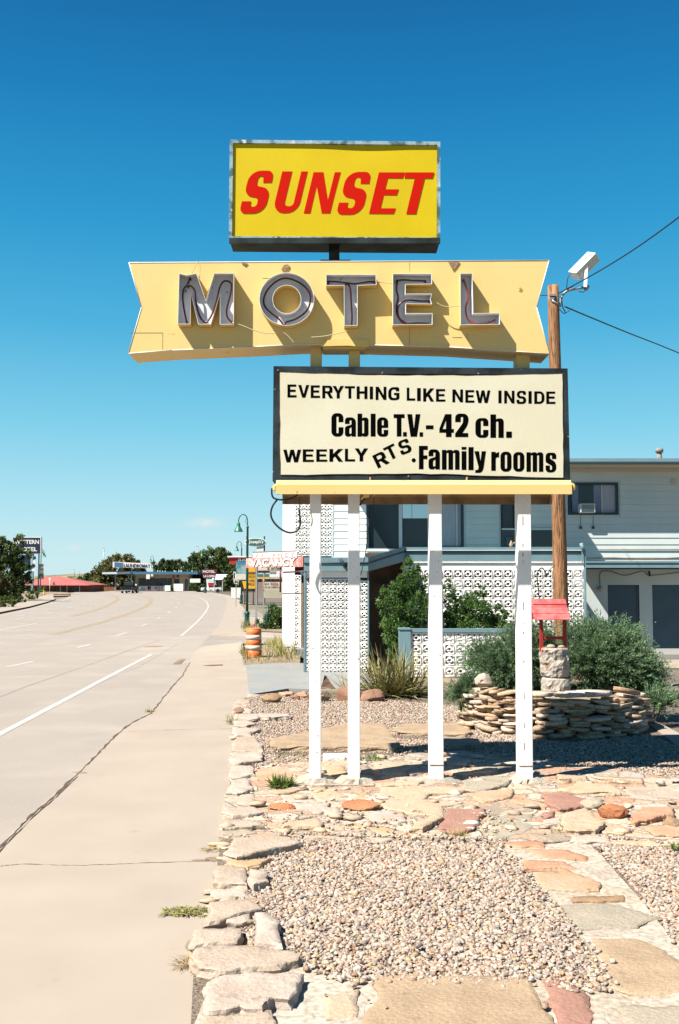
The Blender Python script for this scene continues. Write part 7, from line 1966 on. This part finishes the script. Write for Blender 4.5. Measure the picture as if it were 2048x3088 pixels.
# laundromat
YL_ = 191.0
lm = tag(empty('laundromat_building', (ax(490, YL_), YL_, -.1)), 'low tan laundromat with blue roof edge and dark windows', 'building')
def bx2(name, x0, y0, x1, y1, Y, d, m, par): return RECT(name, x0, y0, x1, y1, Y, d, m, par)
bx2('wall', 409, 1730, 568, 1781.5, YL_ + .3, 12, M['tan_wall'], lm)
bx2('roof', 390, 1724, 596, 1732, YL_ - 1.2, 14, M['blue_roof'], lm)
for x0, x1 in ((418, 440), (441, 463), (464, 481), (482, 494), (495, 505), (506, 519)):
    bx2('window', x0, 1744, x1, 1766, YL_ + .22, .05, M['glass_dark'], lm)
bx2('window', 525, 1746, 541, 1760, YL_ + .22, .05, M['glass_dark'], lm); bx2('door', 558, 1747, 566, 1780, YL_ + .22, .05, M['door_slate'], lm)
bx2('low_wall', 420, 1767, 496, 1781, YL_ + .1, .18, M['sign_white'], lm)
for x in (446, 466, 472, 479, 486): bx2('red_panel', x, 1769, x + 3.5, 1780, YL_ + .04, .05, M['sign_salmon'], lm)
bx2('window', 446, 1768, 455, 1779, YL_ + .04, .05, M['red_sign'], lm)
bx2('red_sign_panel', 520, 1735, 526, 1745, YL_, .1, M['red_sign'], lm); bx2('red_sign_panel', 533, 1735, 539, 1742, YL_, .1, M['sign_maroon'], lm)
bx2('white_sign_panel', 441, 1732, 452, 1746, YL_ - 1.3, .06, M['sign_white'], lm); bx2('white_sign_panel', 455, 1731, 462, 1738, YL_ - 1.3, .06, M['cream_print'], lm)
for x in (474, 481, 489, 497, 524, 529, 538, 543, 546, 578): bx2('roof_vent', x, 1721 if x % 2 else 1719.5, x + 2.6, 1724, YL_ + 3, .2, M['sign_white'], lm)
# its canopy with two posts, and the sign on top
bm = bmesh.new(); q = [P(308, 1726, 188), P(391, 1723.5, 188), P(391, 1730.5, 188), P(308, 1731.5, 188)]; qprism(bm, q, 9); bmesh.ops.recalc_face_normals(bm, faces=bm.faces[:]); obj('canopy', bm, M['pale_roof'], lm)
for x in (348, 396): bx2('canopy_post', x - 1.6, 1730, x + 1.6, 1782, 189, .25, M['trim_blue'], lm)
ls = tag(empty('laundromat_sign', (ax(397, 188), 188, 3.5)), 'white laundromat sign with blue end panel above the canopy', 'shop sign')
qsign('sign_box', [(340,1694),(456,1699.5),(456,1713.5),(340,1711)], 187.4, .6, M['sign_white'], ls); qsign('blue_panel', [(345,1695.5),(371,1697),(371,1711.3),(345,1710.7)], 187.37, .02, M['blue_roof'], ls)
say(ls, 'LAUNDROMAT', [(373,1699),(453,1702),(453,1712),(373,1711)], 187.36, M['navy'], .03, .03)
bx2('sign_post', 395, 1712, 399, 1724, 187.8, .25, M['trim_blue'], ls)
# white boxes, hedge and shrubs before it
tag(RECT('white_box', 497, 1766, 514, 1782, 184, .8, M['white_wall'], None, .02), 'white block shaped box left of the clipped hedge', 'white box')
tag(RECT('white_box', 524, 1761, 552, 1782, 184, .8, M['white_wall'], None, .02), 'larger white box right of the clipped hedge', 'white box')
shrub('clipped dark green hedge between two white boxes', (ax(519, 184.6), 184.6, -.1), pxl(184.6, 519, [(515,1774,8,8),(522,1773,8,8),(519,1776,11,8)]), 2200, .35, .2, M['leaf_tree'], name='hedge', cat='hedge', stems=2)
shrub('pale flowering shrub left of the maroon motel sign', (ax(590, 178), 178, -.1), pxl(178, 590, [(580,1772,12,10),(595,1768,14,13),(608,1774,12,9)]), 2200, .35, .18, M['leaf_shrub_pale'], stems=3)
bm = bmesh.new(); g = G(557, 1781, -.1); bar(bm, g, g + Vector((0, 0, 3.2)), .06, 8); bmesh.ops.create_uvsphere(bm, u_segments=12, v_segments=8, radius=.22, matrix=Matrix.Translation(g + Vector((0, 0, 3.4))))
tag(obj('globe_lamp', bm, M['sign_white']), 'white globe lamp post before the laundromat door', 'lamp post')
# pickup truck (seen from behind, three quarters)
Yt = 164.0
tk = tag(empty('pickup_truck', (ax(378, Yt), Yt, ZR)), 'dark green pickup truck driving away on the far bend', 'pickup truck')
tw, x0t = 2.0, ax(382, Yt) - 1.0
def tb(name, a, b, m, bev=.06, par=None):
    bm = bmesh.new(); box(bm, (x0t + a[0], Yt + a[1], ZR + a[2]), (x0t + b[0], Yt + b[1], ZR + b[2])); bevel(bm, bev, 2); return obj(name, bm, m, par or tk)
tb('body', (0, 0, .55), (tw, 5.2, 1.08), M['truck_green']); cabn = tb('cabin', (.08, 1.9, 1.085), (tw - .08, 3.9, 1.86), M['truck_green'], .15)
tb('rear_window', (.3, 1.86, 1.25), (tw - .3, 1.895, 1.70), M['glass_dark'], .01, cabn); tb('side_window', (.045, 2.2, 1.25), (.075, 3.6, 1.70), M['glass_sky'], .01, cabn); tb('side_window', (tw - .075, 2.2, 1.25), (tw - .045, 3.6, 1.70), M['glass_sky'], .01, cabn)
tb('tailgate', (.12, -.03, .62), (tw - .12, -.003, 1.04), M['truck_green'], .01); tb('bumper', (.0, -.18, .42), (tw, -.03, .56), M['chrome'], .03)
for x in (.02, tw - .12): tb('tail_light', (x, -.025, .72), (x + .10, -.002, 1.02), M['tail_red'], .01)
for x in (.12, tw - .12):
    for y in (.95, 4.2):
        bm = bmesh.new(); c = Vector((x0t + x, Yt + y, ZR + .38)); bar(bm, c - Vector((.13, 0, 0)), c + Vector((.13, 0, 0)), .38, 20); wo = obj('wheel', bm, M['rubber'], tk)
        bm = bmesh.new(); bar(bm, c - Vector((.14, 0, 0)), c + Vector((.14, 0, 0)), .20, 14); obj('rim', bm, M['chrome'], wo)
def car_small(px, Y, label, m, ln=4.3, rz=0.0, name='parked_car', cat='car'):
    g = Vector((ax(px, Y), Y, ZR)); root = tag(empty(name, g, rz), label, cat, 'small cars on the far street')
    def b2(nm, a, b, mm, bev): 
        bm = bmesh.new(); box(bm, (0, 0, 0), (1, 1, 1)); 
        for v in bm.verts: v.co = Vector((a[0] + v.co.x * (b[0] - a[0]), a[1] + v.co.y * (b[1] - a[1]), a[2] + v.co.z * (b[2] - a[2])))
        bevel(bm, bev, 2)
        me = bpy.data.meshes.new(nm); bm.to_mesh(me); bm.free(); me.materials.append(mm); o = bpy.data.objects.new(nm, me); COL.objects.link(o); o.parent = root; return o
    b2('body', (-ln / 2, -.85, .3), (ln / 2, .85, .86), m, .12); b2('cabin', (-ln * .22, -.75, .865), (ln * .28, .75, 1.38), M['glass_dark'], .18); b2('roof', (-ln * .18, -.7, 1.385), (ln * .24, .7, 1.43), m, .02)
    for x in (-ln * .3, ln * .3):
        for y in (-.78, .78):
            bm = bmesh.new(); bar(bm, (x, y - .1, .32), (x, y + .1, .32), .32, 14); me = bpy.data.meshes.new('wheel'); bm.to_mesh(me); bm.free(); me.materials.append(M['rubber']); o = bpy.data.objects.new('wheel', me); COL.objects.link(o); o.parent = root
    return root
car_small(400, 178, 'white car partly hidden behind the dark pickup truck', M['sign_white'], 2.6)
car_small(638, 172, 'silver car parked before the tan motel block', M['ac_metal'], 3.6, .15)
# maroon motel sign
Ym = 158.0
mm_ = tag(empty('motel_sign', (ax(637, Ym), Ym, -.1)), 'maroon motel sign with white letters above a white stand', 'motel sign')
qsign('upper_panel', [(607,1717),(655,1716),(652,1729),(609,1730)], Ym, .4, M['sign_maroon'], mm_); qsign('lower_panel', [(611,1730.4),(651,1729.4),(649,1743),(613,1743)], Ym, .4, M['sign_maroon'], mm_)
say(mm_, 'MOTEL', R4(612, 1720, 649, 1727.5), Ym, M['sign_white'], .03, .05); say(mm_, 'LA LOMA', R4(614, 1734, 649, 1741), Ym, M['sign_white'], .03, .05)
bm = bmesh.new()
for a, b, c_, d in ((622, 626, 625, 631), (645, 648, 641, 646)): prism_px(bm, [(a, 1743), (b, 1743), (d, 1781), (c_, 1781)], Ym + .1, .3)
bmesh.ops.recalc_face_normals(bm, faces=bm.faces[:]); each('stand', bm, M['sign_white'], mm_)
qsign('reader_panel', R4(626, 1746, 645, 1758), Ym, .08, M['wall_shade_grey'], mm_); qsign('red_panel', R4(628, 1760, 643, 1767), Ym, .08, M['red_sign'], mm_)
# white notice board and tan motel block behind
nb = tag(RECT('notice_board', 573, 1745, 604, 1757, 176, .3, M['sign_white']), 'white notice board on the far street behind the shrub', 'notice board')
Yv = 186
tm = tag(empty('tan_building', (ax(680, Yv), Yv, -.1)), 'tan motel block with pale blue roof behind the route signs', 'building')
bm = bmesh.new(); q = [P(640, 1732, Yv), P(780, 1731, Yv), P(780, 1748, Yv - 1.5), P(640, 1748, Yv - 1.5)]; qprism(bm, q, 7); bmesh.ops.recalc_face_normals(bm, faces=bm.faces[:]); obj('roof', bm, M['pale_roof'], tm)
bx2('wall', 644, 1749, 780, 1783, Yv, 6, M['tan_wall'], tm)
for x in (652, 674, 700): bx2('door', x, 1752, x + 7, 1781, Yv - .05, .04, M['brown_dark'], tm)
for x in (662, 684): bx2('window', x, 1753, x + 8, 1765, Yv - .05, .04, M['glass_dark'], tm)
for x in (648, 670, 697): bx2('porch_post', x, 1749, x + 1.6, 1783, Yv - 1.4, .12, M['sign_white'], tm)
# red-roofed shop with its sign, oval sign, yellow signs, fence
Yr = 96.0
rs = tag(empty('red_sign', (ax(740, Yr), Yr, -.09)), 'long red shop sign with white letters behind the lamp', 'shop sign')
qsign('panel', [(690,1680),(800,1680),(800,1700),(694,1700)], Yr, .8, M['red_sign'], rs); qsign('top_strip', R4(686, 1676.5, 802, 1680.5), Yr - .15, 1.0, M['sign_white'], rs)
say(rs, 'RA', R4(719, 1683, 742, 1692), Yr, M['sign_white'], .02, .04)
bx2('post', 770, 1700, 774, 1822, Yr + .3, .2, M['brown_dark'], rs); bx2('post', 796, 1700, 800, 1822, Yr + .3, .2, M['brown_dark'], rs)
Yo = 100.0
ov = tag(empty('oval_sign', (ax(770, Yo), Yo, -.09)), 'green and white oval sign between two dark posts', 'shop sign')
bm = bmesh.new(); c = P(770.5, 1635, Yo); n = 40
for (rx, rz_, y) in ((1.12, .45, 0),):
    e = [c + Vector((rx * math.cos(2 * math.pi * k / n), y, rz_ * math.sin(2 * math.pi * k / n))) for k in range(n)]; prism(bm, e, [p + Vector((0, .35, 0)) for p in e])
bmesh.ops.recalc_face_normals(bm, faces=bm.faces[:]); obj('rim', bm, M['sign_white'], ov)
bm = bmesh.new(); e = [c + Vector((1.0 * math.cos(2 * math.pi * k / n), -.03, .35 * math.sin(2 * math.pi * k / n))) for k in range(n)]; prism(bm, e, [p + Vector((0, .025, 0)) for p in e]); bmesh.ops.recalc_face_normals(bm, faces=bm.faces[:]); obj('face', bm, M['green_sign'], ov)
say(ov, "Joseph's", R4(750, 1628.5, 794, 1641.5), Yo - .04, M['sign_white'], .03, .03)
for x in (744, 797): bx2('post', x - 2, 1617, x + 2, 1822, Yo + .36, .16, M['green_iron'], ov)
qsign('figure_panel', R4(774, 1646, 795, 1664), Yo + .1, .06, M['sign_white'], ov)
Yy_ = 84.0
ys = tag(empty('yellow_sign', (ax(750, Yy_), Yy_, -.09)), 'amber shop sign with dark words behind the lamp pole', 'shop sign')
qsign('panel', [(730,1752),(748,1752),(748,1713),(770,1713),(770,1775),(736,1775)], Yy_, .3, M['amber'], ys)
for s_, r_ in (('XICO', R4(749, 1734, 768, 1742)), ('URR', R4(751, 1747, 768, 1754)), ('PEZ', R4(749, 1758, 768, 1765))): say(ys, s_, r_, Yy_, M['brown_dark'], .02, .03)
qsign('dark_strip', R4(748.5, 1725, 770, 1730), Yy_ - .03, .025, M['brown_dark'], ys)
for x in (738, 764): bx2('post', x - 2, 1775.5, x + 2, 1823, Yy_ + .1, .14, M['brown_dark'], ys)
Yf_ = 82.0
sg = tag(empty('stacked_sign', (ax(820, Yf_), Yf_, -.09)), 'stack of cream, white and black sign panels with maroon posts', 'shop sign')
qsign('cream_panel', R4(779, 1708, 851, 1720), Yf_, .25, M['cream_print'], sg); say(sg, '& SPORT', R4(806, 1709.5, 850, 1718.5), Yf_, M['green_iron'], .02, .03)
qsign('maroon_panel', R4(776, 1720.5, 851, 1728), Yf_ + .02, .2, M['sign_maroon'], sg); qsign('white_panel', R4(813, 1722, 851, 1740), Yf_ - .03, .045, M['sign_white'], sg); qsign('grey_panel', R4(813, 1723, 832, 1729), Yf_ - .06, .025, M['asphalt'], sg)
qsign('green_panel', R4(774, 1731, 813, 1740), Yf_, .2, M['green_sign'], sg); qsign('yellow_panel', R4(774, 1740.4, 813, 1745), Yf_, .2, M['amber'], sg)
qsign('black_panel', R4(774, 1746, 851, 1755), Yf_ + .02, .25, M['cabinet_black'], sg)
qsign('reader_panel', R4(797, 1755.4, 851, 1777), Yf_, .2, M['cream_print'], sg)
say(sg, 'EAT', R4(798, 1758, 812, 1764), Yf_, M['letter_black'], .02, .03); say(sg, 'PIZZA', R4(816, 1757, 840, 1765), Yf_, M['red_sign'], .03, .03); say(sg, 'IN OR CARRYOUT', R4(799, 1768, 848, 1774), Yf_, M['letter_black'], .02, .03)
for x in (776, 852): bx2('post', x - 1.6, 1700, x + 1.6, 1822, Yf_ + .3, .14, M['sign_maroon'], sg)
Yk = 80.0
fp = tag(empty('picket_fence', (ax(825, Yk), Yk, -.09)), 'cream picket fence below the stacked signs', 'fence')
bm = bmesh.new()
for k in range(27): rect_px(bm, 797 + k * 2.2, 1776, 798.5 + k * 2.2, 1803, Yk, .03)
obj('pickets', bm, M['picket'], fp)
bm = bmesh.new()
for y in (1779, 1799): rect_px(bm, 796, y, 856, y + 2.5, Yk + .032, .04)
each('rail', bm, M['picket'], fp)
bx2('backing', 796, 1777, 856, 1802, Yk + .08, .03, M['trough_in'], fp)
tag(RECT('dark_shed', 774, 1756, 797, 1803, Yk + 3, 2.5, M['asphalt']), 'dark shed wall left of the cream picket fence', 'shed')
# white back of a sign on two legs, route shield, plain posts, stake
Yz = G(712, 1806).y
zb_ = tag(empty('rectangular_sign', (ax(712, Yz), Yz, 0)), 'white rectangular sign seen beside the second lamp base', 'sign')
qsign('panel', R4(697, 1772, 727, 1803), Yz, .05, M['sign_white'], zb_); bx2('seam', 712.4, 1772, 713.2, 1803, Yz - .012, .01, M['asphalt'], zb_)
for x in (702, 722): bx2('leg', x - 1, 1803.5, x + 1, 1807, Yz, .05, M['post_grey'], zb_)
Yx = 60.0
rt = tag(empty('route_sign', (ax(712, Yx), Yx, 0)), 'white route 84 shield sign below a small black and white plate', 'road sign')
bm = bmesh.new(); sh = [(704,1748),(708,1746.5),(712,1748),(716,1746.5),(720,1748),(719,1755),(718,1759),(712,1762),(706,1759),(705,1755)]
prism_px(bm, sh, Yx, .03); bmesh.ops.recalc_face_normals(bm, faces=bm.faces[:]); obj('shield', bm, M['sign_white'], rt)
say(rt, '84', R4(707, 1750, 717, 1759), Yx, M['letter_black'], .02, .01)
qsign('plate', R4(704, 1724, 711, 1746), Yx, .03, M['sign_white'], rt); qsign('plate_mark', R4(705, 1727, 708, 1744), Yx - .012, .01, M['letter_black'], rt)
bx2('post', 711, 1762, 713, 1830, Yx + .04, .04, M['post_grey'], rt)
g = G(773, 1884); 
tag(RECT('sign_post', 770.5, 1700, 775.5, 1884, g.y, .08, M['post_grey']), 'tall grey metal post right of the nearest lamp', 'post')
g = G(795, 1893); pq = tag(empty('plain_sign_post', (g.x, g.y, 0)), 'thin grey post with small green name plates at its top', 'sign post')
bx2('post', 793.6, 1730, 796.8, 1893, g.y, .05, M['post_grey'], pq); qsign('rust_wrap', R4(792.5, 1742, 797.5, 1778), g.y - .03, .025, M['sign_salmon'], pq)
bm = bmesh.new(); g = G(801, 1899); a = P(801, 1899, g.y); a.z = -.05; b_ = P(809, 1826, g.y); bar(bm, a, b_, .045, 6)
tag(obj('leaning_stake', bm, M['green_iron']), 'dark green stake leaning right before the roadside bush', 'stake')
# hanging vacancy signs of the motel, seen slightly from the side
YV = [27.2, 25.4, 25.4, 27.2]
va = tag(empty('vacancy_sign', (ax(835, 26.3), 26.3, 2.5)), 'upper white vacancy sign with thin red letters', 'hanging sign', 'vacancy signs on the motel corner')
qsign('panel', [(762,1665),(896,1660),(897,1682),(761,1685)], YV, .12, M['sign_white'], va)
bm = bmesh.new()
VQ = [P(762,1665,27.2), P(896,1660,25.4), P(897,1682,25.4), P(761,1685,27.2)]
for k, ch in enumerate('VACANCY'):
    u0, u1 = .065 + k * .134, .065 + k * .134 + .07
    lerp4 = lambda u, v: (VQ[0].lerp(VQ[1], u)).lerp(VQ[3].lerp(VQ[2], u), v)
    words(bm, ch, [lerp4(u0, .24), lerp4(u1, .24), lerp4(u1, .80), lerp4(u0, .80)], .0, .012)
obj('lettering', bm, M['sign_salmon'], va)
bm = bmesh.new()
for a, b in ((0, 1), (1, 2), (2, 3), (3, 0)): bar(bm, VQ[a] + Vector((0, -.01, 0)), VQ[b] + Vector((0, -.01, 0)), .010, 6)
obj('edge_frame', bm, M['metal_grey'], va)
vb_ = tag(empty('vacancy_sign', (ax(828, 26.3), 26.3, 2.3)), 'lower faded red vacancy sign with thick white letters', 'hanging sign', 'vacancy signs on the motel corner')
VQ2 = [P(742,1684,27.4), P(914,1678,25.2), P(914,1709,25.2), P(742,1713,27.4)]
bm = bmesh.new(); qprism(bm, VQ2, .2); bmesh.ops.recalc_face_normals(bm, faces=bm.faces[:]); obj('panel', bm, M['sign_salmon'], vb_)
lerp5 = lambda u, v: (VQ2[0].lerp(VQ2[1], u)).lerp(VQ2[3].lerp(VQ2[2], u), v)
bm = bmesh.new(); words(bm, 'VACANCY', [lerp5(.09, .10), lerp5(.89, .10), lerp5(.89, .90), lerp5(.09, .90)], .045, .02); obj('lettering', bm, M['sign_white'], vb_)
bm = bmesh.new()
for u, v in ((.18, .25), (.39, .2), (.44, .75), (.60, .45), (.86, .12), (.3, .7)):
    c = lerp5(u, v); bar(bm, c + Vector((0, -.035, 0)), c, .022, 8)
each('bulb_socket', bm, M['rust'], vb_)
bm = bmesh.new(); bar(bm, lerp5(.62, 1.0) + Vector((0, .1, 0)), lerp5(.62, 1.0) + Vector((0, .1, -.65)), .022, 8); bar(bm, P(855, 1726, 26), P(918, 1723, 25), .02, 8); bar(bm, P(852, 1790, 27), P(912, 1790, 30), .012, 6)
each('hanger', bm, M['sign_maroon'], vb_)
# distant floodlight masts and power poles
for (x, yt, yb, Y, lab, wd) in ((313, 1653, 1760, 330, 'thin stadium light mast above the olive tree', 8), (596, 1648, 1740, 320, 'thin stadium light mast left of the tallest tree', 10), (224, 1717, 1738, 420, 'power pole with crossarm on the hill crest', 8), (239, 1724, 1738, 450, 'smaller power pole on the hill crest', 5)):
    bm = bmesh.new(); a, b_ = P(x, yb, Y), P(x, yt, Y); bar(bm, a, b_, .14, 6); hw = wd / 2 / 3000 * Y
    hw *= .75
    box(bm, (b_.x - hw, Y - .12, b_.z - .22), (b_.x + hw, Y + .12, b_.z + .05))
    if Y < 400: box(bm, (b_.x - hw * .8, Y - .12, b_.z - 1.1), (b_.x + hw * .8, Y + .12, b_.z - .85))
    tag(obj('light_mast' if Y < 400 else 'power_pole', bm, M['post_grey']), lab, 'light mast' if Y < 400 else 'power pole')
